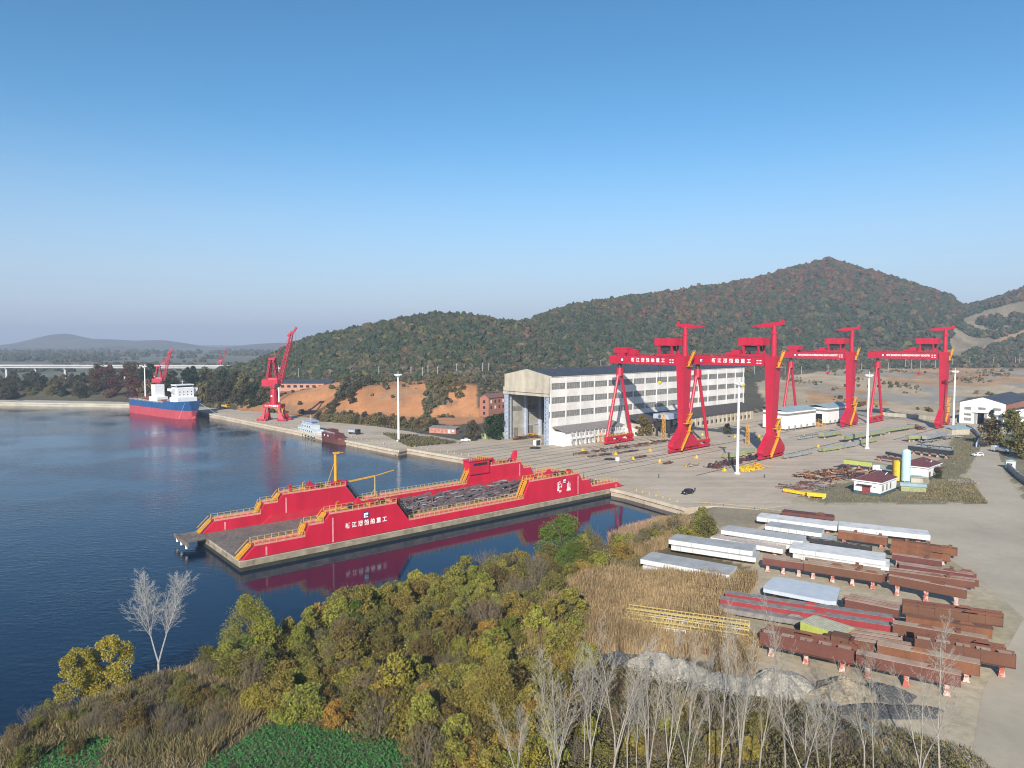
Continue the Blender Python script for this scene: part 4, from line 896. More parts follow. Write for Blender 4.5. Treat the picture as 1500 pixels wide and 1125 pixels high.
b = MB(); b.prism([(0,0),(20,0),(20,8.6),(10,11.6),(0,8.6)], lambda x,z:(x,0,z), lambda x,z:(x,50,z)); b.build('wall', M['cleanwhite'], w2)
b = MB(); b.prism([(-.4,8.65),(10,11.75),(20.4,8.65),(20.4,8.95),(10,12.05),(-.4,8.95)], lambda x,z:(x,.5,z), lambda x,z:(x,50,z)); b.build('roof', M['roofdark'], w2)
win(w2, 6, 10.5, 0, 5.6, 7, 'glassband'); win(w2, 5.6, 11.2, -.02, 0, 3.8, 'greysteel', 'roller_door'); b = MB(); b.box(5,11.8,-1,0,3.9,4.15); b.build('canopy', M['white'], w2)
# red-roofed cottages
def cottage(loc, rz, W, D, Hh, label, wing=True):
    r = empty('cottage', loc, rz, label, 'cottage', 'white cottages with maroon roofs')
    b = MB(); b.box(0, W, 0, D, 1.0, Hh); b.build('wall', M['cleanwhite'], r)
    b = MB(); b.box(-.06, W+.06, -.06, D+.06, 0, 1.0); b.build('plinth', M['tealbase'], r)
    b = MB(); b.box(-.6, W+.6, -.6, D+.6, Hh, Hh+.35); b.build('eaves', M['cleanwhite'], r)
    i = min(W, D)*.45; b = MB(); b.add([(-.5,-.5,Hh+.35),(W+.5,-.5,Hh+.35),(W+.5,D+.5,Hh+.35),(-.5,D+.5,Hh+.35),(i,D/2,Hh+2.6),(W-i,D/2,Hh+2.6)] if W >= D else [(-.5,-.5,Hh+.35),(W+.5,-.5,Hh+.35),(W+.5,D+.5,Hh+.35),(-.5,D+.5,Hh+.35),(W/2,i,Hh+2.6),(W/2,D-i,Hh+2.6)],
        [(0,1,5,4),(1,2,5),(2,3,4,5),(3,0,4),(0,3,2,1)] if W >= D else [(0,1,4),(1,2,5,4),(2,3,5),(3,0,4,5),(0,3,2,1)]); b.build('roof', M['tilered'], r)
    return r
ca = cottage(G3(1289.5,727.5), TH, 14.5, 8.6, 4.4, 'white cottage with maroon hipped roof nearest the road, red double door')
winx(ca, -.02, 3.2, 5.9, .4, 3.0, 'door', 'door'); b = MB(); b.box(-1.2, 0, 2.6, 7.4, 3.2, 3.4); b.build('canopy', M['dark'], ca); winx(ca, -.02, 1.6, 2.2, 2.6, 3.1, 'glassband')
for x in (1.5, 5, 8.5): win(ca, x, x+1.2, 0, 1.5, 3.6, 'glassband')
b = MB(); b.box(14.5, 18.5, 1.2, 6.5, 0, 3.6); b.box(14.5,18.9,.9,6.9,3.6,3.8); b.build('side_room', M['cleanwhite'], ca)
b = MB(); b.bar((9,2.2,5.9),(9.7,2.2,5.7),.35,.12); b.bar((9.7,2.2,5.7),(10.6,1.6,6.7),.35,.12); b.build('roof_patch', M['white'], ca)
cb = cottage(G3(1358,704), TH, 15, 9.5, 4.6, 'white cottage with maroon roof behind the pale cylindrical tank')
win(cb, 2.0, 3.6, 0, .3, 3.0, 'door', 'door'); win(cb, 7.0, 7.8, 0, 1.2, 3.4, 'glassband'); win(cb, 10.2, 13.6, -.8, .3, 3.0, 'door', 'door')
b = MB(); b.box(9.6, 14.2, -1.8, 0, 3.2, 3.45); b.box(9.8,10.1,-1.7,-1.4,0,3.2); b.build('porch', M['maroon'], cb)
b = MB()
for x0, y0 in ((6,3),(8,1.8),(11,4.6)): b.bar((x0,y0,5.9),(x0+.6,y0,5.6),.35,.12); b.bar((x0+.6,y0,5.6),(x0+1.5,y0-.5,6.3),.35,.12)
b.build('roof_patch', M['white'], cb)
# tanks
tk = empty('storage_tank', G3(1326.5,707), 0, 'tall pale cyan cylindrical tank between the two cottages', 'tank')
b = MB(); b.tube((0,0,.8),(0,0,11.6),1.5,1.5,20); b.tube((0,0,11.6),(0,0,12.2),1.5,1.1,20); b.tube((0,0,12.2),(0,0,12.5),1.1,.3,20); b.build('shell', M['cyan'], tk, smooth=False)
b = MB(); [b.bar((1.1*math.cos(a),1.1*math.sin(a),0),(1.1*math.cos(a),1.1*math.sin(a),.9),.3) for a in (.8,2.4,3.9,5.5)]; b.build('leg', M['cyan'], tk)
tk = empty('storage_tank', G3(1315,704), 0, 'shorter yellow cylindrical tank left of the pale tank', 'tank')
b = MB(); b.tube((0,0,.2),(0,0,7.4),1.75,1.75,18); b.tube((0,0,7.4),(0,0,7.8),1.75,.4,18); b.tube((0,0,3.6),(0,0,3.75),1.8,1.8,18); b.build('shell', M['byellow'], tk)
b = MB(); b.bar((-1.9,0,0),(-1.9,0,8),.15); b.bar((-1.9,.5,0),(-1.9,.5,8),.15); b.build('ladder', M['rust'], tk)
sd_ = empty('low_shed', G3(1320,719.5), TH-R(62), 'low grey-green shed with curved pale blue roof beside the tanks', 'shed')
b = MB(); b.box(0,7.6,0,3.6,0,1.9); b.build('wall', M['palegreen'], sd_); b = MB(); b.prism([(-.3,1.9),(0.6,2.7),(1.8,3.0),(3.0,2.7),(3.9,1.9)], lambda y,z:(-.3,y,z), lambda y,z:(7.9,y,z)); b.build('roof', M['tealroof'], sd_)
sd_ = empty('low_shed', G3(1334,708), TH-R(55), 'small open shed with grey-blue flat roof right of the pale tank', 'shed')
b = MB(); b.box(0,6,0,.2,0,2.2); b.box(4,6,0,3,0,2.2); b.box(0,.2,0,3,0,2.2); b.build('wall', M['gable'], sd_); b = MB(); b.box(-.4,4.5,-.6,3.4,2.25,2.45); b.build('roof', M['tealroof'], sd_)
sg = empty('notice_board', G3(1285,692), R(-5), 'white rectangular notice board on two posts behind the nearest cottage', 'notice board')
b = MB(); b.box(-1.8,1.8,-.05,.05,.9,2.9); b.build('board', M['cleanwhite'], sg); b = MB(); b.box(-1.7,-1.5,.05,.2,0,2.8); b.box(1.5,1.7,.05,.2,0,2.8); b.build('post', M['greysteel'], sg)
b = MB(); b.bar((-.5,-.07,2.0),(-.1,-.07,1.7),.1,.04); b.bar((-.1,-.07,1.7),(.5,-.07,2.3),.1,.04); b.build('mark', M['rust'], sg)
# kiosk and small shed near the right road
ks = empty('guard_kiosk', G3(1480,686), R(-30), 'small pale blue and white cabin with grey roof beside the road on the right', 'cabin')
b = MB(); b.box(-1.6,1.6,-1.2,1.4,0,3.0); b.build('wall', M['boatwhite'], ks); b = MB(); b.prism([(-1.8,3.0),(1.8,3.0),(1.8,3.2),(0,3.7),(-1.8,3.2)], lambda x,z:(x,-1.5,z), lambda x,z:(x,1.7,z)); b.build('roof', M['tealroof'], ks)
win(ks, -.6, .5, -1.2, 1.2, 2.2); 
hs = empty('low_storehouse', G3(1412,637), TH-R(30), 'low cream storehouse with grey sheet roof beside the farthest lamp mast', 'storehouse')
b = MB(); b.box(-8,4,0,6,0,3.4); b.build('wall', M['gable'], hs); b = MB(); b.prism([(-.5,3.4),(6.5,4.6),(6.5,4.8),(-.5,3.6)], lambda y,z:(-8.5,y,z), lambda y,z:(4.5,y,z)); b.build('roof', M['tealroof'], hs)
# brick buildings on the left
br = empty('brick_house', G3(711,610,1.0)+Vector((0,6,0)), R(-38), 'three-storey orange brick house with brown tiled roof left of the hall', 'house')
b = MB(); b.prism([(0,0),(8,0),(8,13),(4,15.2),(0,13)], lambda x,z:(x,0,z), lambda x,z:(x,34,z)); b.build('wall', M['brick'], br)
b = MB(); b.prism([(-.5,13),(4,15.4),(8.5,13),(8.5,13.3),(4,15.8),(-.5,13.3)], lambda x,z:(x,-.3,z), lambda x,z:(x,34.3,z)); b.build('roof', M['rooftile'], br)
for z in (1.5, 5.5, 9.5): win(br, 3, 5, 0, z, z+2)
for k in range(7):
    for z in (5.5, 9.5): winx(br, 8, 2+k*4.4, 3.6+k*4.4, z, z+2.1, 'darkwin' if (k+int(z)) % 3 else 'white')
br.location = Vector((*G(702,612),0)) + Vector((0,8,0))
b2 = empty('brick_shed', G3(629,634), R(-21), 'long low pink brick shed below the orange cutting', 'shed')
b = MB(); b.box(0,16.5,0,5,0,3.0); b.build('wall', mat('pale_pink_brick', (.50,.24,.19), (.38,.17,.13), .8, .9), b2); b = MB(); b.prism([(-.4,3.0),(5.4,3.7),(5.4,3.9),(-.4,3.2)], lambda y,z:(-.3,y,z), lambda y,z:(16.8,y,z)); b.build('roof', M['greywood'], b2)
for k in range(7): win(b2, 1+k*2.2, 2.1+k*2.2, 0, .4 if k % 2 else 1.2, 2.3, 'white' if k > 4 else 'brick', 'window')
# brick factory on the orange slope, left
bf = empty('brick_factory', (0,0,0), R(-2), 'long pale brick factory with grey roof on the orange hillside', 'factory')
Yf = 578; bf.location = (XAT(404,580,Yf), Yf, 8.0)
b = MB(); b.box(-8,40,0,10,-4,9.6); b.build('wall', mat('salmon_brick_wall', (.45,.25,.19), (.36,.19,.14), .4, .9), bf)
b = MB(); b.prism([(-.6,9.6),(10.6,12.2),(10.6,12.6),(-.6,10)], lambda y,z:(-8.5,y,z), lambda y,z:(46,y,z)); b.build('roof', M['roofdark'], bf)
for k in range(9): win(bf, -6+k*5.2, -3.2+k*5.2, 0, 6.2, 8.2)
for k in range(5): win(bf, -6+k*5.2, -3.2+k*5.2, 0, 1.5, 3.4)
# pale sheds far left behind the quay
ps = empty('pale_shed', G3(330,590), R(-8), 'low white flat-roofed sheds at the end of the quay road', 'shed')
b = MB(); b.box(-11,4,0,8,0,4.4); b.box(4,16,-2,8,0,7.4); b.build('wall', M['cleanwhite'], ps); b = MB(); b.box(-11.4,4,-.4,8.4,4.4,4.7); b.box(3.8,16.3,-2.3,8.4,7.4,7.8); b.build('roof', M['white'], ps)
for k in range(4): win(ps, -9+k*3.2, -7.6+k*3.2, 0, 1.5, 2.8)
# container row, walls and fences
def wallrun(pts, Hh, th_, m, name, label, cat='wall', z=0):
    mb = MB(); P = [G3(*p) for p in pts]
    for a, b_ in zip(P[:-1], P[1:]): mb.bar(a+Vector((0,0,Hh/2)), b_+Vector((0,0,Hh/2)), th_, Hh)
    for p in P: mb.cbox(p+Vector((0,0,Hh/2+.1)), th_+.2, th_+.2, Hh+.2)
    return mb.build(name, M[m], label=label, cat=cat)
wallrun([(709,643),(738,641)], 2.8, 2.4, 'palegreen', 'container', 'long pale green container left of the hall opening', 'container')
wallrun([(1290,609),(1342,613),(1400,619)], 2.6, .4, 'gable', 'boundary_wall', 'cream boundary wall between the far crane and the gabled workshop')
wallrun([(614,640),(630,642),(664,648),(672,650)], 1.8, .4, 'greywood', 'stone_wall', 'grey stone retaining wall along the yard road by the pink shed')
wallrun([(1476,686),(1490,700),(1512,716),(1540,738)], 2.4, .35, 'greysteel', 'boundary_wall', 'grey rendered wall running to the right frame edge past the small cabin')
wallrun([(1416,627),(1427,633),(1436,643),(1430,655)], 2.2, .3, 'bluegrey', 'sheet_fence', 'dark grey-blue sheet fence curving beside the road entrance', 'fence')
wallrun([(1437,652.5),(1446,653)], 1.6, .3, 'greenpaint', 'sheet_fence', 'short green sheet fence at the road entrance', 'fence')
wallrun([(1428,648),(1440,632),(1442,628)], 1.2, .3, 'greenpaint', 'sheet_fence', 'long green sheet fence along the dark fence by the road', 'fence')
# utility poles on the hillside terraces
k = 0
pole0 = None
for px, Y in [(602,600),(619,600),(627,598),(641,604),(669,606),(707,612),(555,608),(437,650),(716,640),(880,800),(1286,930),(1301,915),(1326,935),(1335,930),(1348,935),(1370,940),(1395,960),(1420,980),(1455,985),(1487,985),(1493,990),(1262,900),(1240,880),(1213,880),(1174,860),(1150,850),(1105,840)]:
    if pole0 is None:
        pole0 = empty('utility_pole', (0,0,0), 0, 'pale concrete utility pole on the terrace at the foot of the wooded hill', 'utility pole', 'utility poles along the foot of the hill')
        b = MB(); b.tube((0,0,-1),(0,0,11.5),.28,.2,7); b.build('pole', M['viaduct'], pole0)
        b = MB(); b.bar((-.9,0,10.6),(.9,0,10.6),.18); b.bar((0,0,11.2),(.7,0,11.6),.16); b.build('cross_arm', M['greysteel'], pole0); o = pole0
    else: o = copy_tree(pole0)
    x = XAT(px, 545, Y); o.location = (x, Y, th(x, Y)); o.scale = (1,1,.8+.4*random.random())
# ---------- vehicles ----------
def car(loc, rz, label, body='carwhite', kind='suv', name='parked_car'):
    r = empty(name, loc, rz, label, 'car'); L2 = 2.3
    prof = [(-2.25,.35),(-2.3,.95),(-2.1,1.12),(-1.7,1.7),(.3,1.72),(1.1,1.12),(2.1,.98),(2.3,.7),(2.3,.35)] if kind == 'suv' else [(-2.6,.45),(-2.6,1.1),(-.5,1.1),(-.4,1.75),(.8,1.75),(1.4,1.15),(2.4,1.0),(2.55,.5)]
    b = MB(); b.prism(prof, lambda x,z:(x,-.9,z), lambda x,z:(x,.9,z)); b.build('body', M[body], r)
    b = MB(); x0, x1 = ((-1.75,.55) if kind == 'suv' else (-.35,1.05))
    b.box(x0,x1-.25,-.92,.92,1.18,1.58); b.build('side_window', M['carglass'], r)
    b = MB(); b.hexa([(x1,-.8,1.15),(x1+.55,-.8,1.15),(x1+.55,.8,1.15),(x1,.8,1.15),(x1-.3,-.75,1.66),(x1-.12,-.75,1.62),(x1-.12,.75,1.62),(x1-.3,.75,1.66)]); b.build('windscreen', M['carglass'], r)
    for x in (-1.4, 1.45):
        for y in (-.85, .85):
            b = MB(); b.tube((x,y-.12,.34),(x,y+.12,.34),.34,n=12); w_ = b.build('wheel', M['tyre'], r); b = MB(); b.tube((x,y-.13,.34),(x,y+.13,.34),.18,n=8); b.build('rim', M['greysteel'], w_)
    for y in (-.65,.65):
        b = MB(); b.box(2.28,2.33,y-.2,y+.2,.72,.9); b.build('headlight', M['cleanwhite'], r)
    return r
car(G3(1007,723.5), TH+R(180-8), 'dark navy car parked on the quay near its right corner', 'carblack')
car(G3(682,646.5), R(10), 'white pickup truck parked by the dark trees left of the hall', 'carwhite', 'pickup', 'pickup_truck')
car(G3(1438,654), R(170), 'dark car parked below the short green fence', 'carblack')
car(G3(1432,668), R(185), 'white car parked on the grass beside the right road', 'carwhite')
def truck(loc, rz, label, cabm, bedm):
    r = empty('truck', loc, rz, label, 'truck'); b = MB(); b.box(2.2,4.2,-1.2,1.2,.7,2.9); b.build('cab', M[cabm], r); b = MB(); b.box(-4,2.0,-1.25,1.25,1.1,2.4); b.build('bed', M[bedm], r)
    b = MB(); b.box(4.2,4.25,-1,1,1.7,2.6); b.build('windscreen', M['carglass'], r)
    for x in (-3,-1.8,3.2):
        for y in (-1,1):
            b = MB(); b.tube((x,y-.2,.5),(x,y+.2,.5),.5,n=10); b.build('wheel', M['tyre'], r)
    return r
truck(G3(1466,663), R(100), 'grey truck parked under trees right of the road', 'boatwhite', 'greysteel')
truck(G3(560,640)+Vector((-18,12,0)), R(-40), 'small dark truck on the quay road behind the red work boat', 'dark', 'bluegrey')
truck(G3(300,600)+Vector((10,14,0)), R(-40), 'yellow truck on the quay beside the ship bow', 'yellow', 'lyellow')
# ---------- people ----------
def person(loc, rz, label, cloth, hat='byellow', lean=0, stride=.25):
    P = [(0,0,.95),(0,.02,1.2),(0,.02,1.42),(0,.03,1.52),(0,.04,1.62),(0,.05,1.74),
         (-.19,.02,1.42),(-.25,.0,1.15),(-.23,.14,.93),(.19,.02,1.42),(.25,.0,1.15),(.22,.16,.95),
         (-.1,0,.9),(-.11,stride*.5,.5),(-.11,stride*.3,.08),(-.11,stride*.3+.14,.04),(.1,0,.9),(.11,-stride*.2,.5),(.11,-stride,.08),(.11,-stride+.14,.04)]
    E_ = [(0,1),(1,2),(2,3),(3,4),(4,5),(2,6),(6,7),(7,8),(2,9),(9,10),(10,11),(0,12),(12,13),(13,14),(14,15),(0,16),(16,17),(17,18),(18,19)]
    Rr = [.15,.16,.16,.07,.09,.085,.08,.06,.045,.08,.06,.045,.11,.08,.055,.05,.11,.08,.055,.05]
    me = bpy.data.meshes.new('person'); me.from_pydata([(x, y+lean*max(0,z-.9), z) for x,y,z in P], E_, []); me.materials.append(M[cloth])
    o = bpy.data.objects.new('person', me); link(o); s = o.modifiers.new('s','SKIN')
    for i, v in enumerate(me.skin_vertices[0].data): v.radius = (Rr[i], Rr[i]); v.use_root = (i == 0)
    u = o.modifiers.new('u','SUBSURF'); u.levels = 1; u.render_levels = 1
    o.location = loc; o.rotation_euler.z = rz; o.scale = (1,1,1); tag(o, label, 'person')
    b = MB(); b.tube((0,.05+lean*.8,1.70),(0,.05+lean*.8,1.84),.14,.09,10); b.build('helmet', M[hat], o)
    b = MB(); b.tube((0,.1+lean*.75,1.56),(0,.16+lean*.75,1.64),.085,.075,8); b.build('face', M['skin'], o)
    return o
sP, zP = dz(855, 702.6, 2); person(D4 @ Vector((sP, 2.0, pf[11][1])), R(60), 'worker in green clothes and red helmet on the step of the dock side wall', 'green', 'red')
person(D4 @ Vector((pf[10][0]-6, 1.9, pf[10][1])), R(200), 'worker in dark clothes bending among pipes near the large Chinese name', 'navy', 'byellow', .35)
person(D4 @ Vector((pf[13][0]+2.0, 1.9, pf[13][1])), R(20), 'left one of two workers in black on the lowest right step of the dock', 'navy', 'byellow')
person(D4 @ Vector((pf[13][0]+3.6, 1.7, pf[13][1])), R(190), 'right one of two workers in black on the lowest right step of the dock', 'navy', 'white')
person(G3(1018,721), R(130), 'worker in dark clothes walking right of the dark car on the quay', 'navy', 'red')
person(G3(965,700), R(40), 'worker in green clothes alone on the open pavement beyond the dock', 'green', 'byellow')
person(G3(1120,700), R(250), 'worker in dark clothes right of the tall lamp mast foot', 'navy', 'byellow')
person(G3(840,668), R(10), 'worker in green clothes beside the left end of the rusty row', 'green', 'red')
# ---------- small things in the yard ----------
bk = None
for n, (px, py) in enumerate([(854,661),(902,666),(927,673),(952,661),(967,677),(952,650),(1020,671),(1061,690),(1112,640),(1113,645),(1029,638),(1077,641),(905,655),(1178,640),(1199,655)]):
    if bk is None:
        bk = empty('yellow_block', (0,0,0), 0, 'small bright yellow mooring and ballast block standing on the yard pavement', 'ballast block', 'yellow blocks scattered over the yard')
        b = MB(); b.frus((.6,.5,0),(.5,.45,.9)); b.frus((.25,.25,.9),(.2,.2,1.3)); b.build('block', M['byellow'], bk); b = MB(); b.box(-1.2,-.8,-.5,.5,0,.5); b.build('foot', M['yellow'], bk); o = bk
    else: o = copy_tree(bk)
    o.location = G3(px, py); o.rotation_euler.z = random.random()*3
bo = None
for a, b_, n in [(G3(303,603),G3(418,625),18),(G3(600,655),G3(700,671),10),(G3(925,719),G3(995,738),7),(G3(508,640),G3(580,655),9)]:
    for k in range(n):
        if bo is None:
            bo = empty('mooring_bollard', (0,0,0), 0, 'small yellow mooring bollard on the quay edge', 'bollard', 'yellow bollards along the quay edge'); b = MB(); b.tube((0,0,0),(0,0,.5),.28,.22,8); b.tube((0,0,.5),(0,0,.68),.36,.36,8); b.build('post', M['lyellow'], bo); o = bo
        else: o = copy_tree(bo)
        o.location = a.lerp(b_, (k+.5)/n) + Vector((.9,1.6,0))
# railing of the quay corner: row of yellow posts toward the slab heap
fp = empty('post_fence', (0,0,0), 0, 'low row of pale yellow posts edging the yard above the bank', 'fence'); b = MB(); P = [G3(1015,738),G3(1060,741),G3(1105,746),G3(1150,752)]
rail_run(b, P, .7, 1.8, .07, mid=False); b.build('post_row', M['lyellow'], fp)
pb_ = empty('pallet_box', G3(787,652), TH, 'white framed dark box standing before the hall opening', 'box'); b = MB(); b.box(-1.6,1.6,-.8,.8,.2,2.6); b.build('panel', M['dark'], pb_); b = MB(); b.box(-1.9,-1.6,-.9,.9,0,2.8); b.box(1.6,1.9,-.9,.9,0,2.8); b.box(-1.9,1.9,-.9,.9,2.6,2.8); b.build('frame', M['cleanwhite'], pb_)
for px, py, rr_, lb in ((784,656.5,2.9,'flat dark round coil lying before the hall opening'),(893,673,2.6,'flat dark round coil lying beyond the dock top rail')):
    o = empty('cable_coil', G3(px,py), 0, lb, 'coil'); b = MB()
    for k in range(4): b.tube((0,0,k*.14),(0,0,k*.14+.1),rr_-k*.3,rr_-k*.3,20)
    b.build('coil', M['dark'], o)
o = empty('white_tank', G3(904.5,676), 0, 'small white upright tank beside the dark coil', 'tank'); b = MB(); b.tube((0,0,.2),(0,0,1.8),.9,.9,10); b.build('shell', M['cleanwhite'], o); b = MB(); b.box(-.9,.9,-.9,.9,0,.2); b.build('base', M['dark'], o)
# debris heaps: frames, rods and bars
def heap(px0, py0, px1, py1, n, mats, name, label, h=1.2, seed=1, lw=5, cat='scrap heap', spread=3.0, ang=None):
    r = empty(name, G3((px0+px1)/2,(py0+py1)/2), 0, label, cat); A = G3(px0,py0)-Vector(r.location); B_ = G3(px1,py1)-Vector(r.location); rg = random.Random(seed); dirn = (B_-A).normalized(); nrm = Vector((-dirn.y,dirn.x,0)); a0 = math.atan2(dirn.y,dirn.x) if ang is None else ang
    for mi, mm in enumerate(mats):
        b = MB()
        for k in range(n//len(mats)):
            c = A.lerp(B_, rg.random()) + nrm*rg.uniform(-spread, spread)*.5; z = rg.uniform(.15, h)*(1-.4*rg.random()); a = a0 + rg.gauss(0,.35) + (math.pi/2 if rg.random() < .3 else 0); l = rg.uniform(.3,1)*lw
            d = Vector((math.cos(a),math.sin(a),0))*l/2; w = rg.uniform(.12,.4)
            b.bar(c-d+Vector((0,0,z)), c+d+Vector((0,0,z+rg.uniform(-.2,.3))), w)
            if rg.random() < .35: b.bar(c+Vector((0,0,0)), c+Vector((0,0,z)), w)
            if rg.random() < .12: b.cbox(c+Vector((0,0,z/2)), rg.uniform(.6,1.8), rg.uniform(.5,1.2), z, a)
        b.build('scrap_metal', M[mm], r)
    return r
heap(846,666,978,646,170,['rust','dark','greywood'],'scrap_row','long low row of rusty stock laid along the rails beyond the dock',.9,2,5,spread=5)
heap(862,670,935,660,60,['dark','rust'],'scrap_row','shorter row of dark blocks in front of the long rusty row',.8,3,3,spread=2)
heap(925,672,945,669,24,['rust','dark'],'scrap_row','small heap of bars beside a yellow block in mid yard',.7,4,3,spread=1.5)
heap(974,680,985,678,20,['dark','rust'],'scrap_row','tiny dark heap beside the nearest yellow block',.8,5,2,spread=2)
heap(1042,686,1082,676,110,['dark','maroon'],'scrap_heap','dark maroon plate heap left of the tall lamp mast',1.6,6,4,spread=6)
heap(1086,690,1116,684,90,['byellow','yellow'],'trestle_stack','stack of yellow trestles at the foot of the nearest gantry leg',1.6,7,3,spread=6,cat='trestles')
heap(1089,676,1112,671,60,['maroon','dark'],'scrap_heap','dark plate heap touching the nearest gantry foot',2.0,8,4,spread=5)
heap(1188,703,1262,690,330,['rust','orust','dark','rusttop'],'scrap_heap','wide heap of rusty frames left of the cottages',1.7,9,5,spread=16)
heap(1150,716,1205,710,110,['rust','greywood'],'scrap_heap','loose scatter of rusty rods beside the yellow girders',.8,10,6,spread=9)
heap(748,645,790,640,70,['dark','orust','rust'],'scrap_heap','parts and orange frames lying in the hall opening',1.6,12,4,spread=4)
heap(768,640,784,638,30,['orust','yellow'],'trestle_stack','orange trestles just inside the hall opening',1.8,13,5,spread=3,cat='trestles')
heap(1005,684,1022,680,30,['lyellow','greywood'],'scrap_row','pale bars beside the small heap left of the maroon plates',.7,14,4,spread=2)
heap(1334,626,1352,630,60,['rust','orust','dark'],'scrap_heap','brown trestles left of the farthest gantry foot',2.2,15,4,spread=5)
heap(1340,648,1395,640,120,['greysteel','dark','greywood'],'scrap_row','grey bars heaped right of the green girders, before the cream storehouse',1.2,16,6,spread=10)
heap(1395,706,1425,706,150,['gravelt','greywood'],'stone_heap','scatter of pale stones on the grass right of the cottages',.6,17,.8,spread=7,cat='stones')
heap(960,611+40,962,650,6,['orust'],'scrap_row','little orange rack at the left foot of the A-frame',.8,18,2,spread=1)
# small yellow lattice towers in the yard
for n, (px, py, hh, lb) in enumerate([(972,644,14,'slender yellow lattice tower before the hall wall'),(1095,651,10,'thin orange post between the hall and the nearest gantry leg'),(880,651,6,'low orange railing frame before the annex'),(1202,626,5,'low yellow frame at the left white shed corner')]):
    o = empty('lattice_tower', G3(px,py), TH, lb, 'tower'); b = MB(); lattice(b, (0,0,0), (0,0,hh), 1.6 if hh > 8 else 4, .9 if hh > 8 else 4, 6 if hh > 8 else 2, .1); b.build('lattice', M['yellow'], o)
# conveyor-like dark machine behind first crane
o = empty('dark_gantry', G3(968+12,641), TH, 'blue-grey steel platform standing behind the first gantry leg', 'platform'); b = MB(); b.box(-2,16,-1,9,10,12.5); b.build('platform', M['bluegrey'], o); b = MB()
for x in (0,14):
    for y in (0,8): b.box(x-.5,x+.5,y-.5,y+.5,0,10)
b.bar((-1,0,3),(13,0,9),.8); b.build('frame', M['dark'], o)
# ---------- stored steel: panels and girders ----------
def frame_from(px0, py0, px1, py1, zt):
    A = G3(px0, py0, zt); B = G3(px1, py1, zt); d = (B-A); L = d.length; return A, math.atan2(d.y, d.x), L
stand_m = mat('red_white_stand', (.48,.40,.36), (.36,.09,.06), 1.3, .8, lo=.45, hi=.55)
def stands(r, L, W, h, n, x0=.12, x1=.88):
    for k in range(n):
        x = L*(x0+(x1-x0)*k/max(1,n-1)); b = MB(); b.frus((.5,.55,0),(.3,.3,h*.5),(x,W*.35),(x,W*.35)); b.frus((.3,.3,h*.5),(.42,.42,h),(x,W*.35),(x,W*.35)); b.build('stand', stand_m, r)
PJ = lambda px, py, zt, d: None
def panel(px0, py0, px1, py1, W, h, z0, label, top='paneltop', side='panelwhite', tiers=1, n=3, name='hull_panel', cham=.45, group='white steel hull panels stored in the yard', cat='steel panel'):
    W *= 1.12; zt = z0 + h*tiers + .12*(tiers-1); A, a, L = frame_from(px0, py0, px1, py1, zt); r = empty(name, (A.x, A.y, 0), a, label, cat, group); c = min(cham, L*.1)
    for t in range(tiers):
        zb = z0 + t*(h+.12); off = (tiers-1-t)*.8; ol = (tiers-1-t)*.9
        P0 = [(ol+c*.2, -off+.0), (L+ol-c, -off), (L+ol, -off+c*.6), (L+ol-c*.6, W-off), (ol+c*.8, W-off), (ol, W-off-c), (ol-c*.1, c-off)]
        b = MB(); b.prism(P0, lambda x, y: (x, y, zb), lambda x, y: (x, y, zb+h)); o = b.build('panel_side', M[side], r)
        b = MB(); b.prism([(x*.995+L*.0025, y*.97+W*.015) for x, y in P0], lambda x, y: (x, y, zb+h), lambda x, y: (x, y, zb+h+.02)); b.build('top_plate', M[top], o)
        b = MB()
        for k in range(1, 7): x = L*k/7+ol*.5; b.box(x, x+.08, -off-.05, -off+.02, zb+.1, zb+h-.1)
        b.build('stiffener', M['greysteel'] if side == 'panelwhite' else M[side], o)
    stands(r, L, W, z0, n); return r
panel(937.6,819,1067.7,842.7,6.2,1.0,.6,'white panel stack nearest the reeds, alone in front of the others', tiers=2, top='greytop')
panel(979,790.4,1101.9,808,5.6,1.05,1.0,'grey-topped white double panel just behind the frontmost panel stack', tiers=2, top='greytop')
panel(1040,787,1146,805,4.0,1.1,.9,'cream-pink topped panel between two white stacks', top='palepink', n=3)
panel(1056,776.5,1176,793.6,5.5,1.0,1.0,'long white double panel behind the cream-pink one', tiers=2, top='paneltop')
panel(1120,770,1203,781.7,5.2,1.0,1.8,'grey-topped white panel laid over the rearmost stack', top='greytop')
panel(1108,757.5,1226,771.8,5.6,1.1,1.2,'rearmost long white panel nearest the road', top='panelwhite')
panel(1156,803,1297,822.5,6.4,1.0,.8,'white double panel with wavy outlined plates, centre of the store', tiers=2, top='panelwhite')
panel(1228,770.5,1363,785,5.2,1.2,1.1,'long clean white panel at the upper right of the store', top='panelwhite')
panel(1185,786,1216,792,5.0,1.0,.5,'small low grey panel between white stacks', top='greytop', side='greysteel', n=2)
panel(1116,862,1224,883,8.4,.7,1.6,'pale blue thin deck panel raised on short stands', top='paleblue', side='paleblue', n=4, cham=1.6)
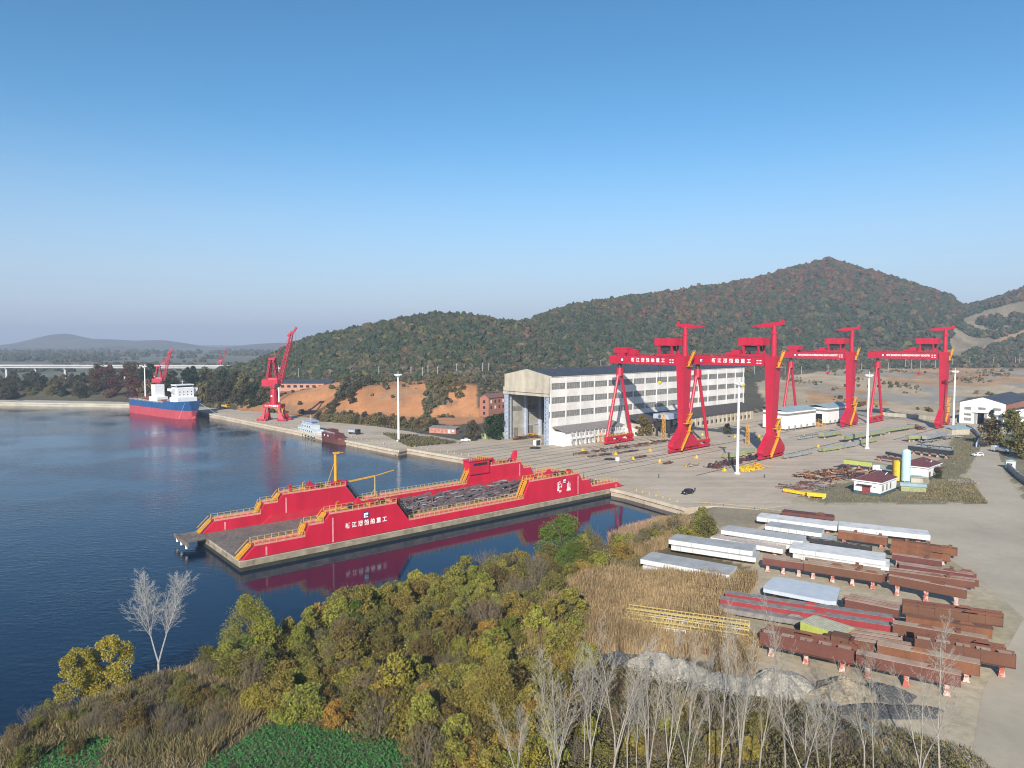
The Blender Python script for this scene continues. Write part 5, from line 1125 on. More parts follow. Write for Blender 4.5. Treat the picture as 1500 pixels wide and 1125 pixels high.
def girder(px0, py0, px1, py1, W, h, z0, label, m='rust', top='rusttop', n=3, ribs=0, name='steel_girder', rows=1, gap=.35, lugs=0, group='rusty steel girders stored in the yard', cat='girder', typ='box'):
    z0 += h*.12; zt = z0 + h*.88; A, a, L = frame_from(px0, py0, px1, py1, zt); r = empty(name, (A.x, A.y, 0), a, label, cat, group); rg = random.Random(int(px0*7+py0))
    for k in range(rows):
        y = k*(W+gap); x0 = rg.uniform(-.6,.6) if k else 0; x1 = L + (rg.uniform(-1.2,1.2) if k else 0); b = MB()
        if typ == 'box': b.box(x0, x1, y, y+W, z0, zt-.06)
        elif typ == 'i': b.box(x0, x1, y+W*.44, y+W*.56, z0+.08, zt-.08); b.box(x0, x1, y, y+W, z0, z0+.09)
        elif typ == 'c': b.box(x0, x1, y, y+.12, z0, zt-.06); b.box(x0, x1, y+W-.12, y+W, z0, zt-.06); b.box(x0, x1, y, y+W, z0, z0+.1)
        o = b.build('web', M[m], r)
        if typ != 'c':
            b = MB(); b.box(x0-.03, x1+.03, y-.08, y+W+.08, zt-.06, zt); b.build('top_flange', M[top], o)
        b = MB(); b.box(x0-.02, x1+.02, y-.12, y+W+.1, z0-.07, z0); b.build('bottom_flange', M[m], o)
        if rg.random() < .6 and L > 12:
            xx = x0+(x1-x0)*rg.uniform(.2,.8); b = MB(); b.prism([(xx,0),(xx+2.6,0),(xx+2.0,.45),(xx+.6,.45)], lambda q1, q2: (q1, y+W*.3, zt+q2), lambda q1, q2: (q1, y+W*.3+.12, zt+q2)); b.build('lug_plate', M[m], o)
        else:
            b = MB(); 
            for q_ in range(5): xx = x0+(x1-x0)*(q_+.5)/5; b.box(xx-1.0, xx+.9, y+.12, y+W-.12, zt-.25, zt-.2)
            b.build('inner_plate', M[top], o)
        if typ in 'ic' or ribs:
            b = MB(); nr = ribs or 6
            for q_ in range(nr+1): xx = x0+(x1-x0)*q_/nr; b.box(max(x0,xx-.05), min(x1,xx+.05), y-.04, y+W*.5, z0+.05, zt-.07)
            b.build('stiffener', M[m], o)
        for q_ in range(lugs):
            xx = x0+(x1-x0)*(q_+.7)/max(1,lugs); b = MB(); b.box(xx-.35, xx+.35, y+W*.2, y+W*.8, zt, zt+.55); b.build('lug', M[m], o)
    stands(r, L, W*rows, z0, n); return r
gd = girder
gd(1145,749,1222,757.5,1.4,1.0,.7,'dark maroon girder pair at the back of the store beside the road','maroon','maroon',rows=2,typ='box')
gd(1117,816.5,1177.5,825,1.3,1.7,1.6,'maroon girders just left of the long brown four-row girders','maroon','rusttop',rows=2,n=3)
gd(1177.5,824.5,1293,842,.75,1.9,1.6,'long four-row brown girder set below the wavy white panel','rust','rusttop',rows=4,n=4,lugs=1,gap=.55)
gd(1302,842.5,1415.6,864,.9,2.0,1.9,'front long brown girder on the right standing on tall red and white trestles','rust','rusttop',rows=1,n=3,lugs=1)
gd(1302,835,1428,852,.8,1.6,1.6,'brown girder pair directly behind the front long one on the right','rust','rusttop',rows=2,n=2,lugs=1,gap=.9)
gd(1317,826,1426,842,.8,1.4,1.6,'thin maroon girder behind the brown pair on the right','maroon','rusttop',rows=2,n=2,lugs=1,gap=.6)
gd(1306.7,811.5,1380,822,1.3,1.4,1.4,'short maroon girder with one square lug, right of the wavy white panel','maroon','rusttop',rows=1,n=2,lugs=1)
gd(1228,777.5,1300,787.5,1.5,2.2,.8,'bright orange rusty girder under the clean white panel','orust','rusttop',n=2,lugs=2,ribs=5)
gd(1306,790.5,1402,804.5,1.6,1.9,.8,'long orange rusty girder at the upper right tip of the store','orust','orust',n=2,lugs=3,ribs=5)
gd(1304,800,1392,813,1.5,1.8,.8,'orange girder with open boxed ends behind the short maroon one','orust','rusttop',n=2,typ='c')
gd(1184,788,1277,801,1.2,1.3,1.0,'dark open channel girder between white panels','dark','rusttop',n=3,typ='c')
gd(1237.6,877.5,1316.5,893.5,.9,1.7,1.3,'three-row brown girder set right of the pale blue deck panel','rust','rusttop',rows=3,n=3,gap=.6)
gd(1322,885.5,1470,905,1.6,1.9,1.5,'long open-topped brown channel girder with inner ribs, upper one','rust','rusttop',n=2,typ='c',rows=2,gap=.5)
gd(1327,902.5,1454,922,1.8,1.8,1.2,'orange stained girder between the channel girder and grey-brown one','orust','orust',n=2,ribs=5)
gd(1308,912.5,1447.7,936,1.6,2.2,1.2,'grey-brown deep girder with cut-out end','rust','rusttop',n=3,lugs=1)
gd(1235.5,934,1330,949,.95,2.0,1.0,'four-row brown girder set right of the lime green box','rust','rusttop',rows=4,n=3,gap=.6)
gd(1340,934.5,1489,960,1.8,2.4,1.7,'longest open channel girder reaching furthest right','rust','rusttop',n=2,typ='c',rows=2,gap=.4)
gd(1285,944,1436,973,1.9,2.1,1.2,'orange brown girder beneath the longest channel girder','orust','rusttop',n=2,ribs=4)
gd(1254,957,1408,989,1.7,2.0,1.6,'lowest long brown girder with torn white plate on its end','rust','rusttop',n=3)
gd(1113,925,1251,953,1.9,2.5,1.7,'long brown channel girder at lower left of the store, on white trestles','rust','rusttop',n=3,typ='c',rows=2,gap=.3)
gd(1217,930,1243,936,2.2,1.4,3.2,'short chunky rusty box lying on the long lower left girder','rust','rust',n=2,name='steel_box',group=None)
for o_ in ():
    pass
R_ = dict(m='oldred', top='greywood', group='faded red girders beside the reeds')
gd(1054,877,1306,917,1.9,1.5,.9,'long faded red girder with grey top, front one',n=5,ribs=14,**R_)
gd(1062,868.5,1308,905,1.7,1.2,1.2,'long faded red girder with grey top, behind the front one',n=5,ribs=10,**R_)
gd(1053,889,1180,910,4.4,1.0,.5,'flat bed of weathered grey channels beside the lime green box','greywood','greywood',n=4,rows=1,name='channel_bundle',group=None,cat='channel bundle')
gb_ = panel(1172,911,1232,931,4.6,2.6,.5,'lime green box with grey ribbed top, amid the red and brown girders','limetop','lime',n=2,name='lime_box',cham=.3,group=None,cat='steel box')
A, a, L = frame_from(1174,909,1233,928.5,3.2); b = MB()
for k in range(16): b.box(k*L/16, k*L/16+.2, .1, 4.4, 0, .14)
b.build('top_rib', M['limetop'], gb_, loc=(0,0,3.13))
# railed gangway bundle (white truss, yellow rails)
A, a, L = frame_from(914,905,1096,931,2.6)
for t, (dy, z0, lb) in enumerate(((0,.4,'front tier of yellow-railed white walkway trusses in the reeds'),(2.6,1.1,'rear tier of yellow-railed white walkway trusses in the reeds'))):
    r = empty('walkway_truss', (A.x-math.sin(a)*dy, A.y+math.cos(a)*dy, 0), a, lb, 'walkway truss', 'white walkway trusses with yellow rails')
    b = MB(); b.box(0,L,0,2.0,z0,z0+.2); b.box(0,L,0,.12,z0+1.3,z0+1.5); b.box(0,L,1.9,2.0,z0+1.3,z0+1.5)
    for k in range(46): x = L*k/45; b.box(x-.06,x+.1,0,.12,z0+.2,z0+1.3)
    for k in range(23): x = L*k/22; b.box(x-.06,x+.06,0,2.0,z0+1.35,z0+1.45)
    b.build('truss', M['panelwhite'], r)
    b = MB()
    for zz in (1.75,2.3): b.bar((0,.0,z0+zz),(L,.0,z0+zz),.12); b.bar((0,2,z0+zz),(L,2,z0+zz),.12); b.bar((0,1,z0+zz-.3),(L,1,z0+zz-.3),.12)
    for k in range(30): x = L*k/29; b.bar((x,0,z0+1.4),(x,0,z0+2.3),.1); b.bar((x,2,z0+1.4),(x,2,z0+2.3),.1)
    b.build('railing', M['lyellow'], r); stands(r, L, 2, z0, 3)
gd(958,880,1034,893,2.6,.7,1.0,'dark grey flat girder behind the walkway trusses','greywood','greywood',n=3,group=None)
gd(906,924,1036,950,2.4,1.0,.4,'rusty brown open truss girder lowest in the reeds','rust','rusttop',n=3,typ='c',group=None)
# yard girders further away
G2 = dict(m='palegreen', top='greytop', group='pale green girders laid in the yard', cat='girder')
gd(1062,664.5,1094,661.5,1.8,2.0,.4,'pale green box girder before the nearest gantry, left of the tall mast',n=2,**G2)
gd(1086,658.5,1106,656,1.8,2.2,.4,'pale green box girder behind the tall mast near the nearest gantry leg',n=2,**G2)
gd(1205,656,1236,651.5,1.8,1.8,.4,'left green section of the notched girder row near the right mast',n=2,ribs=12,**G2)
gd(1237,651,1258,647,1.6,1.8,.4,'middle grey section of the notched girder row near the right mast',n=2,m='greysteel',top='greytop',ribs=6,group='pale green girders laid in the yard')
gd(1258,646,1286,641,1.8,1.8,.4,'right green section of the notched girder row behind the right mast',n=2,**G2)
gd(1207,635,1233,631,2.2,1.8,1.2,'short green girder beside the far gantry foot',n=2,**G2)
gd(1240,638.5,1300,628,2.4,2.2,1.5,'long green girder with grey end before the far gantry A-frame',n=4,ribs=10,**G2)
gd(1300,628,1340,622,2.4,1.8,1.2,'green girder right of the far A-frame leg',n=2,**G2)
gd(1332,638,1352,637,2.6,2.0,1.6,'short grey-ended green girder left of the farthest gantry foot',n=2,**G2)
gd(1358,638.5,1386,632.5,2.4,2.0,1.6,'grey boxed girder before the farthest gantry foot',n=2,m='greysteel',top='greytop',group='pale green girders laid in the yard')
gd(1172,640,1200,635,1.4,1.4,.3,'pale openwork girder behind the nearest gantry leg',n=2,m='greysteel',top='greysteel',typ='i',ribs=10,group=None)
gd(1150,667,1190,660,1.4,1.4,.3,'grey openwork girder right of the nearest gantry foot',n=2,m='greysteel',top='greysteel',typ='c',ribs=10,group=None)
gd(1236,673,1280,678,2.8,1.8,1.6,'lime-topped long girder left end, behind the rusty heap',n=3,m='lime',top='palegreen',group=None)
gd(1278,678,1311,683,2.6,1.8,1.6,'grey girder continuing the lime-topped one towards the yellow tank',n=2,m='greysteel',top='palegreen',group=None)
gd(1284,668,1318,673,1.2,.8,1.2,'thin maroon girder behind the lime-topped girder',n=2,m='maroon',top='maroon',group=None)
gd(1297,661,1322,666,2.2,1.4,1.5,'dark slotted grey rack left of the pale tank top',n=3,m='dark',top='greysteel',ribs=6,group=None)
gd(1330,652.5,1392,660,3.2,2.4,1.6,'long dark slotted grey rack behind the rear cottage',n=5,m='dark',top='greysteel',ribs=8,group=None)
gd(1342,650,1395,655,2.0,1.2,2.2,'grey lattice girder behind the long slotted rack',n=3,m='greysteel',top='greysteel',typ='i',group=None)
YG = dict(m='byellow', top='byellow', group='bright yellow girders by the road', cat='girder')
gd(1147,715.5,1180,721,1.0,1.0,.4,'left bright yellow girder beside the road',n=2,**YG)
gd(1182,721,1210,723.5,1.0,1.3,.5,'right bright yellow girder beside the road',n=2,**YG)
# gravel heaps
def pile(px, py, rx, ry, h, m, label, seed=0):
    c = G3(px, py); n, k = 44, 14; vs = [(0,0,h)]; g = np.random.default_rng(seed); ph = g.random(6)*6
    for j in range(1, k+1):
        for i in range(n):
            a = 2*math.pi*i/n; t = j/k; rr = 1 + .16*math.sin(2*a+ph[0]) + .1*math.sin(5*a+ph[1]) + .05*math.sin(9*a+ph[2])
            x, y = rx*t*rr*math.cos(a), ry*t*rr*math.sin(a); z = h*(1-t**1.3)*(1 + .25*math.sin(x*1.1+ph[3])*math.sin(y*1.3+ph[4])) + g.normal(0,.05)*h*(1-t)
            vs.append((x, y, z - (.3 if j == k else 0)))
    fs = [(0, 1+i, 1+(i+1) % n) for i in range(n)] + [(1+(j-1)*n+i, 1+j*n+i, 1+j*n+(i+1) % n, 1+(j-1)*n+(i+1) % n) for j in range(1, k) for i in range(n)]
    mb = MB(); mb.add(vs, fs); mb.build('gravel_heap', M[m], loc=(c.x, c.y, 0), label=label, cat='gravel heap', smooth=True)
pile(958,985,5.2,4.0,3.4,'gravelw','pale grey gravel heap, leftmost light one behind the bare trees',1)
pile(1000,992,4.2,3.6,2.9,'gravelw','pale grey gravel heap touching the leftmost light heap on its right',2)
pile(1062,1004,5.5,3.2,1.9,'gravelw','low long grey-white gravel heap in the middle of the row',3)
pile(1140,1006,6.5,3.4,2.6,'gravelw','broad coarse grey gravel heap right of the middle of the row',4)
pile(1238,1014,6.0,3.0,2.0,'gravelt','tan sand heap towards the right end of the heap row',5)
pile(1294,1018,4.2,2.6,1.6,'gravelg','small dark grey heap at the right end of the heap row',6)
pile(906,973,3.6,3.2,1.9,'gravelg','dark charcoal heap at the left end of the heap row',7)
pile(900,958,3.6,.9,.6,'gravelw','thin line of white rubble behind the charcoal heap',8)
for n, (px, py, lb) in enumerate([(1208,1052,'dark sheet mat, left of three beside the right gravel heaps'),(1226,1054,'dark sheet mat, middle of three beside the right gravel heaps'),(1245,1050,'dark sheet mat, right of three beside the right gravel heaps')]):
    o = empty('sheet_mat', G3(px,py), R(8+5*n), lb, 'mat'); b = MB(); b.box(-.9,.9,-5,4,.02,.14); b.build('sheet', M['dark'] if n % 2 else M['greysteel'], o); b = MB(); b.box(-.95,.95,-5.1,-4.8,.02,.3); b.build('rolled_edge', M['dark'], o)
pile(1290,1042,8.0,2.6,.7,'gravelg','wide low dark grey heap in front of the small dark one',12)
# ---------- vegetation ----------
def leaf_quads(cen, size, g, up=.0, aspect=.7):
    n = len(cen); d = g.normal(size=(n,3)); d /= np.linalg.norm(d, axis=1)[:,None]
    e = g.normal(size=(n,3)); e -= (e*d).sum(1)[:,None]*d; e /= np.linalg.norm(e, axis=1)[:,None]; f = np.cross(d, e)
    s = size*(.6+.8*g.random(n)); e = e*s[:,None]*.5; f = f*(s*aspect)[:,None]*.5
    v = np.stack([cen-e, cen-f*.8+e*.1, cen+e, cen+f*.8+e*.1], 1).reshape(-1,3); return v
def crown_pts(g, lumps, per, hollow=.55):
    out = []
    for (cx,cy,cz,rx,ry,rz) in lumps:
        d = g.normal(size=(per,3)); d /= np.linalg.norm(d, axis=1)[:,None]; r = hollow + (1-hollow)*g.random(per)**.6; r *= 1 + .18*np.sin(d[:,0]*7+cx)*np.sin(d[:,1]*6+cy)*np.sin(d[:,2]*5)
        out.append(np.array([cx,cy,cz]) + d*r[:,None]*np.array([rx,ry,rz]))
    return np.concatenate(out)
def quads_mesh(name, v, m):
    q_ = np.arange(len(v)).reshape(-1,4); return np_mesh(name, v, q_, mat=m, link_it=False).data
def sticks_mesh(name, segs, m):
    b = MB()
    for p, q_, r0, r1 in segs: b.tube(p, q_, r0, r1, 4 if r0 < .12 else 6, caps=False)
    me = bpy.data.meshes.new(name); me.from_pydata(b.v, [], b.f); me.materials.append(m); return me
def trunk_segs(g, H, r, spread, nl=5):
    s = []; p = Vector((0,0,-.4)); k = 5
    for i in range(k):
        q_ = Vector((g.normal()*.12*i, g.normal()*.12*i, H*.75*(i+1)/k)); s.append((p, q_, r*(1-.14*i), r*(1-.14*(i+1)))); 
        if i >= 1:
            for j in range(nl//2):
                a = g.random()*6.28; e = q_ + Vector((math.cos(a)*spread*.7, math.sin(a)*spread*.7, H*.22)); s.append((q_, e, r*.4, r*.12))
        p = q_
    return s
def tree_proto(seed, H, W, leaf, n, lumpn, base=.25, shape='round', droop=0, ls=1.0):
    g = np.random.default_rng(seed); L_ = []
    for i in range(lumpn):
        t = (i+.5)/lumpn; z = H*(base + (1-base)*t*.92); 
        if shape == 'cone': w = W/2*(1-t)**.75
        elif shape == 'round': w = W/2*math.sin(math.pi*(.18+.78*t))**.6*.75
        else: w = W/2*.8
        a = g.random()*6.28; rr = w*(.35+.65*g.random()**.5); s = ls*(W*.15+W*.15*g.random())*(1.1-.35*t)
        L_.append((rr*math.cos(a), rr*math.sin(a), z-s*.3, s, s, s*.85))
    v = crown_pts(g, L_, n//lumpn)
    if droop: v = np.repeat(v, 1, 0); r_ = np.hypot(v[:,0], v[:,1]); v[:,2] -= droop*(r_/W*2)**2*g.random(len(v))*H*.25
    v = v[v[:,2] > .1]
    return leaf_quads(v, leaf, g, aspect=.7 if not droop else .45)
PR = {}
def proto(key, v, mk, segs, bark='darkbark'): PR[key] = (quads_mesh('crown', v, M[mk]), sticks_mesh('trunk', segs, M[bark]))
def place(key, name, loc, label, cat='tree', group=None, s=1.0, sz=None, rz=None, crown='crown', trunk='trunk'):
    r = empty(name, loc, random.random()*6.28 if rz is None else rz, label, cat, group); cm, tm = PR[key]
    r.scale = (s, s, s if sz is None else sz)
    o = bpy.data.objects.new(crown, cm); link(o, r); o = bpy.data.objects.new(trunk, tm); link(o, r); return r
gg = np.random.default_rng(5)
# mid-distance trees (about 500-800 m)
mid = {'d':('ldark','darkbark'), 'm':('lmuted','darkbark'), 'r':('lrust','darkbark'), 'o':('lolive','darkbark'), 'b':('lbrown','darkbark')}
for k, (lm, bk_) in mid.items():
    for j in range(2): proto(f'mid_{k}{j}', tree_proto(40+j+ord(k), 12, 10.5, 1.0, 1700, 13+j*3, base=.12), lm, trunk_segs(gg, 12, .28, 3), bk_)
proto('cone', tree_proto(9, 11, 5.2, .7, 1500, 16, base=.05, shape='cone'), 'ldark', trunk_segs(gg, 11, .2, 1))
LBL = {'d':'dark evergreen tree in the wooded strip behind the far quay','m':'muted grey-green tree in the wooded strip behind the far quay','r':'rusty brown tree in the wooded strip behind the far quay','o':'olive tree in the wooded strip behind the far quay','b':'bare brownish tree in the wooded strip behind the far quay'}
for i in range(150):
    px = random.uniform(-140, 395); c0 = 620 if px < 150 else 620-(px-150)*.40; Y = max(540, c0 + 12 + random.random()**1.2*120)
    if 20 < px < 85 and Y < 660: k = random.choice('bo')
    elif 135 < px < 205: k = random.choice('rrrm')
    else: k = random.choice('ddmmmb')
    x = (px-750)/FPX*Y; z = th(x, Y); s = random.uniform(.8,1.25)*(1.35 if 135 < px < 220 or px > 280 else .95)
    place(f'mid_{k}{i%2}', 'woodland_tree', (x, Y, z-.6), LBL[k], group=LBL[k].replace(' tree',' trees'), s=s, sz=s*random.uniform(.8,1.1))
for px, Y in ((207,640),(212,650),(269,640),(275,655),(283,668)): x = (px-750)/FPX*Y; place('cone', 'conifer', (x,Y,th(x,Y)-.5), 'dark pointed conifer rising from the wooded strip near the ship', group='dark conifers near the ship', s=1.9)
# individual trees around the buildings
def tp(key, px, py, s, label, name='tree', dy=0, sz=None): p = G3(px, py); place(key, name, p+Vector((0,dy,-.2)), label, s=s, sz=sz)
tp('mid_m0', 690,645,.95,'dark round bush-like tree behind the white pickup')
tp('mid_d0', 724,643,1.15,'dense dark tree between the brick house and the hall')
tp('mid_d1', 733,636,1.0,'dark tree touching the left edge of the hall',dy=6)
tp('mid_m1', 718,640,.9,'grey-green tree right of the pickup',dy=8)
tp('mid_o0', 941,638,.95,'olive tree standing against the hall wall behind the A-frame')
tp('mid_m0', 1066,636,.55,'small round shrub before the cream lean-to')
tp('cone', 1452,625,1.05,'dark conical cypress at the door of the gabled workshop','cypress')
tp('mid_o1', 1488,658,1.7,'large olive tree at the right frame edge by the road')
tp('mid_o0', 1462,655,1.2,'olive-grey tree behind the small pale cabin',dy=6)
tp('mid_o0', 1508,672,1.3,'leafy tree cut by the right frame edge')
tp('mid_o0', 1497,642,.8,'dark tree beside the small gabled workshop')
tp('mid_d1', 355,598,.75,'dark round bush left of the quay crane', 'round_bush')
tp('mid_d0', 378,600,.8,'wide dark bush behind the quay crane', 'round_bush')
tp('mid_d0', 367,600,.7,'dark bush between two others left of the quay crane', 'round_bush')
tp('mid_m0', 632,631,.55,'round bush above the pink brick shed', 'round_bush')
tp('mid_m1', 1372,700,.4,'dark green shrub at the door of the rear cottage', 'shrub')
i = 0
for px in range(468, 640, 7):   # brown scrub along the quay road
    for j in range(2):
        p = G3(px+random.uniform(-3,3), 617 + (px-468)*.075 - j*5); k = random.choice('bbm')
        place(f'mid_{k}{i%2}', 'scrub_bush', p+Vector((0,0,-.3)), 'brown-grey scrub bush along the inner edge of the quay road', 'bush', 'brown scrub bushes along the quay road', s=random.uniform(.42,.62)); i += 1
for px, py in [(632,585),(642,575),(650,590),(640,600),(655,570),(662,582),(648,562),(668,570),(672,592),(636,562),(676,578),(660,560)]:
    Y = 500 + (608-py)*1.0; x = (px-750)/FPX*Y; place(f'mid_b{i%2}', 'scrub_bush', (x,Y,th(x,Y)-.5), 'grey-brown bush on the rough slope between the orange cuttings', 'bush', 'bushes between the orange cuttings', s=random.uniform(.5,.75)); i += 1
for px, py in [(505,572),(512,580),(520,571),(498,583),(528,563),(490,592),(508,560),(540,556),(515,590),(482,600)]:
    Y = 500 + (608-py)*1.0; x = (px-750)/FPX*Y; place(f'mid_m{i%2}', 'scrub_bush', (x,Y,th(x,Y)-.5), 'green-grey bush between the left factory slope and the orange cutting', 'bush', 'bushes left of the orange cutting', s=random.uniform(.55,.8)); i += 1
# hill forest (far-off wood that reads as one mass)
def ico(sub):
    import bmesh
    bm = bmesh.new(); bmesh.ops.create_icosphere(bm, subdivisions=sub, radius=1); v = np.array([p.co[:] for p in bm.verts]); f = np.array([[x.index for x in t.verts] for t in bm.faces]); bm.free(); return v, f
iv, if_ = ico(2)
def forest(pts, rad, colr, name):
    n = len(pts); g = rng; base = []
    for _ in range(10):
        w = iv.copy(); w *= (1 + .28*g.normal(size=(len(w),1))); w[:,2] = np.maximum(w[:,2], -.75); base.append(w)
    base = np.array(base); k = g.integers(0, 10, n); a = g.random(n)*6.28; V_ = base[k]
    ca_, sa_ = np.cos(a)[:,None], np.sin(a)[:,None]
    X = V_[:,:,0]*ca_ - V_[:,:,1]*sa_; Y = V_[:,:,0]*sa_ + V_[:,:,1]*ca_; Z = V_[:,:,2]
    P = np.stack([X*rad[:,None], Y*rad[:,None], Z*rad[:,None]*.95 + rad[:,None]*.75], -1) + pts[:,None,:]
    F = if_[None] + (np.arange(n)*len(iv))[:,None,None]
    C = np.repeat(colr[:,None,:], len(iv), 1)*(1+.15*g.normal(size=(n,len(iv),1)))
    m = mat('forest_canopy_'+name, (1.1,1.1,1.1), (.75,.75,.75), .3, .9, attr='tint', spec=.1, fine=1.1, fcon=.35)
    o = np_mesh(name, P.reshape(-1,3), tris=F.reshape(-1,3), mat=m, colors=np.clip(C,0.005,1).reshape(-1,3)); return tag(o, kind='stuff')
def sample_forest():
    P = []
    while sum(map(len, P)) < 42000:
        n = 20000; px = rng.uniform(300, 1640, n); t = rng.random(n); kY1 = np.interp(px, ck, ctab[:,1,0]); kY3 = np.interp(px, ck, ctab[:,3,0])
        Y = kY1 + (kY3*1.06 - kY1)*t; w = (Y/1500)**1.0; keep = rng.random(n) < w*.9; px, Y = px[keep], Y[keep]
        x = (px-750)/FPX*Y; z = terrain_h(x, Y); bad = np.zeros(len(x), bool)
        for nme in ('orange','tan','ofield','otrack'): bad |= zone_mask(nme, x, Y, z)
        bad |= zone_mask('quarry', x, Y, z) & (fbm(x/45, Y/60, 3) < .12)
        k2 = np.interp(px, ck, ctab[:,2,0])
        bad |= (px > 1100) & (Y < k2*.93) ; bad |= (px > 300) & (px < 395) & (Y < 640)
        sparse = (fbm(x/60+3, Y/60, 3) > .28) & (Y < k2*1.25); bad |= sparse & (rng.random(len(x)) < .7)
        bad |= (px < 700) & (Y < k2-8)
        q_ = (px > 1395) & (rng.random(len(x)) < .3); bad |= q_
        P.append(np.stack([x, Y, z, px], 1)[~bad])
    return np.concatenate(P)[:42000]
fp_ = sample_forest(); fx, fy, fz, fpx = fp_.T
pal = np.array([(.036,.054,.034),(.048,.064,.036),(.062,.068,.040),(.080,.068,.046),(.115,.062,.042),(.125,.08,.045),(.10,.095,.04),(.12,.10,.07)])
cn = 1.6*fbm(fx/150+11, fy/190, 3); hi_ = np.clip((fz-110)/80, 0, 1)*(fpx > 1080) + .5*np.clip((fz-60)/60,0,1)*(fpx > 900)
lo_ = np.clip(1-(fy - np.interp(fpx, ck, ctab[:,2,0]))/110, 0, 1)
pr = np.stack([1.5-cn, 1.6-cn, 1.0+0*cn, .7+.8*lo_, .02+2.6*hi_**1.5+.2*(cn>.45), .05+.25*hi_+.1*(cn>.3), .12+.3*lo_, .1+1.3*lo_], 1).clip(.01); pr /= pr.sum(1)[:,None]
ci = (pr.cumsum(1) > rng.random(len(fx))[:,None]).argmax(1); colr = pal[ci]*(.88+.24*rng.random((len(fx),1)))
rad = (1.6 + 3.9*rng.random(len(fx))**1.8)*np.where(fy > 1100, 1.25, 1.0)*(1-.35*lo_)
forest(np.stack([fx, fy, fz-1], 1), rad, colr, 'forest')
# scrub over the barren ground
n = 3500; px = rng.uniform(1090, 1600, n); Y = rng.uniform(500, 1000, n); x = (px-750)/FPX*Y; z = terrain_h(x, Y); keep = fbm(x/35+9, Y/35, 3) > .24
keep &= ~((px > 1395) & (Y < 545)) & ~((px > 1150) & (px < 1290) & (Y < 520)) & ~pip(x, Y, [G(1395,622), G(1500,635), (420,420), (420,700), (330,560)])
x, Y, z = x[keep], Y[keep], z[keep]; c = np.array([(.11,.09,.05),(.075,.07,.035),(.14,.12,.07)])[rng.integers(0,3,len(x))]
forest(np.stack([x, Y, z], 1), .6+1.3*rng.random(len(x))**2, c, 'scrub')
n = 5200; px = rng.uniform(300, 745, n); k0 = np.interp(px, ck, ctab[:,0,0]); k2 = np.interp(px, ck, ctab[:,2,0]); Y = k0 - 6 + rng.random(n)*(k2-k0+14); x = (px-750)/FPX*Y; z = terrain_h(x, Y)
keep = (~zone_mask('orange', x, Y, z) | (fbm(x/8+7, Y/8, 3) > .42)) & ~pip(x, Y, quay+inner); keep &= ~((px > 395) & (px < 492) & (Y > 565) & (Y < 590)) & ~((px > 690) & (Y < 520)); x, Y, z = x[keep], Y[keep], z[keep]
c = np.array([(.10,.085,.05),(.07,.07,.038),(.13,.10,.06),(.05,.058,.032)])[rng.integers(0,4,len(x))]
forest(np.stack([x, Y, z], 1), .5+1.5*rng.random(len(x))**1.7, c, 'scrub')
# far plain woods beyond the viaduct
n = 5200; px = rng.uniform(-200, 560, n); Y = rng.uniform(870, 3300, n); x = (px-750)/FPX*Y; z = terrain_h(x, Y); keep = (fbm(x/160, Y/220, 3) > -.05) & (np.abs(Y-930+ x*.05) > 30); x, Y, z = x[keep], Y[keep], z[keep]
forest(np.stack([x, Y, z], 1), 2.5+4*rng.random(len(x))*Y/1500, pal[rng.integers(0,4,len(x))], 'far_woods')
# ---- foreground ----
proto('round', tree_proto(21, 11.5, 12.5, .32, 21000, 44, base=.02, ls=.9), 'lgreen', trunk_segs(gg, 11, .3, 3.5))
proto('willow', tree_proto(22, 11, 9.5, .30, 18000, 34, base=.03, droop=1), 'lwillow', trunk_segs(gg, 10, .28, 3))
proto('ywillow', tree_proto(23, 12, 9, .28, 18000, 34, base=.02, droop=1), 'lyg', trunk_segs(gg, 11, .25, 3))
proto('gold', tree_proto(27, 9, 8.4, .26, 13000, 38, base=.04, ls=.62), 'lyellow2', trunk_segs(gg, 8, .22, 2.6))
kinds = {'yg':('lyg',.30), 'ol':('lolive',.27), 'ye':('lyellow2',.28), 'br':('lbrown',.24), 'gr':('lgreen',.27)}
def shrub_twigs(g, H, W, n, r0=.045, lean=0):
    s = []
    for i in range(n):
        a = g.random()*6.28; rr = W/2*g.random()**.5; p = Vector((rr*.25*math.cos(a), rr*.25*math.sin(a), -.2)); e = Vector((rr*math.cos(a)+lean, rr*math.sin(a), H*(.65+.4*g.random())))
        m_ = p.lerp(e, .5)+Vector((g.normal()*.2, g.normal()*.2, .3)); s += [(p, m_, r0, r0*.7), (m_, e, r0*.7, r0*.25)]
        for _ in range(3): t = g.random(); q_ = m_.lerp(e, t); s.append((q_, q_+Vector((g.normal()*.5, g.normal()*.5, .6+g.random()*.6)), r0*.4, r0*.2))
    return s
for k, (lm, ls) in kinds.items():
    for j in range(3):
        g_ = np.random.default_rng(60+j+ord(k[0])*3); proto(f'{k}{j}', tree_proto(61+j+ord(k[0]), 4.4+.9*j, 5.8, ls, (5600 if k != 'br' else 2000), 26, base=.02, ls=.8), lm, shrub_twigs(g_, 4.4+.7*j, 5.2, 26 if k == 'br' else 12), 'twig' if k == 'br' else 'darkbark')
for j in range(2):
    g_ = np.random.default_rng(90+j); proto(f'tw{j}', tree_proto(95+j, 5.2, 6, .22, 900, 12, base=.1), 'lbrown', shrub_twigs(g_, 5.6, 6.4, 70, .035, lean=.8), 'twig')
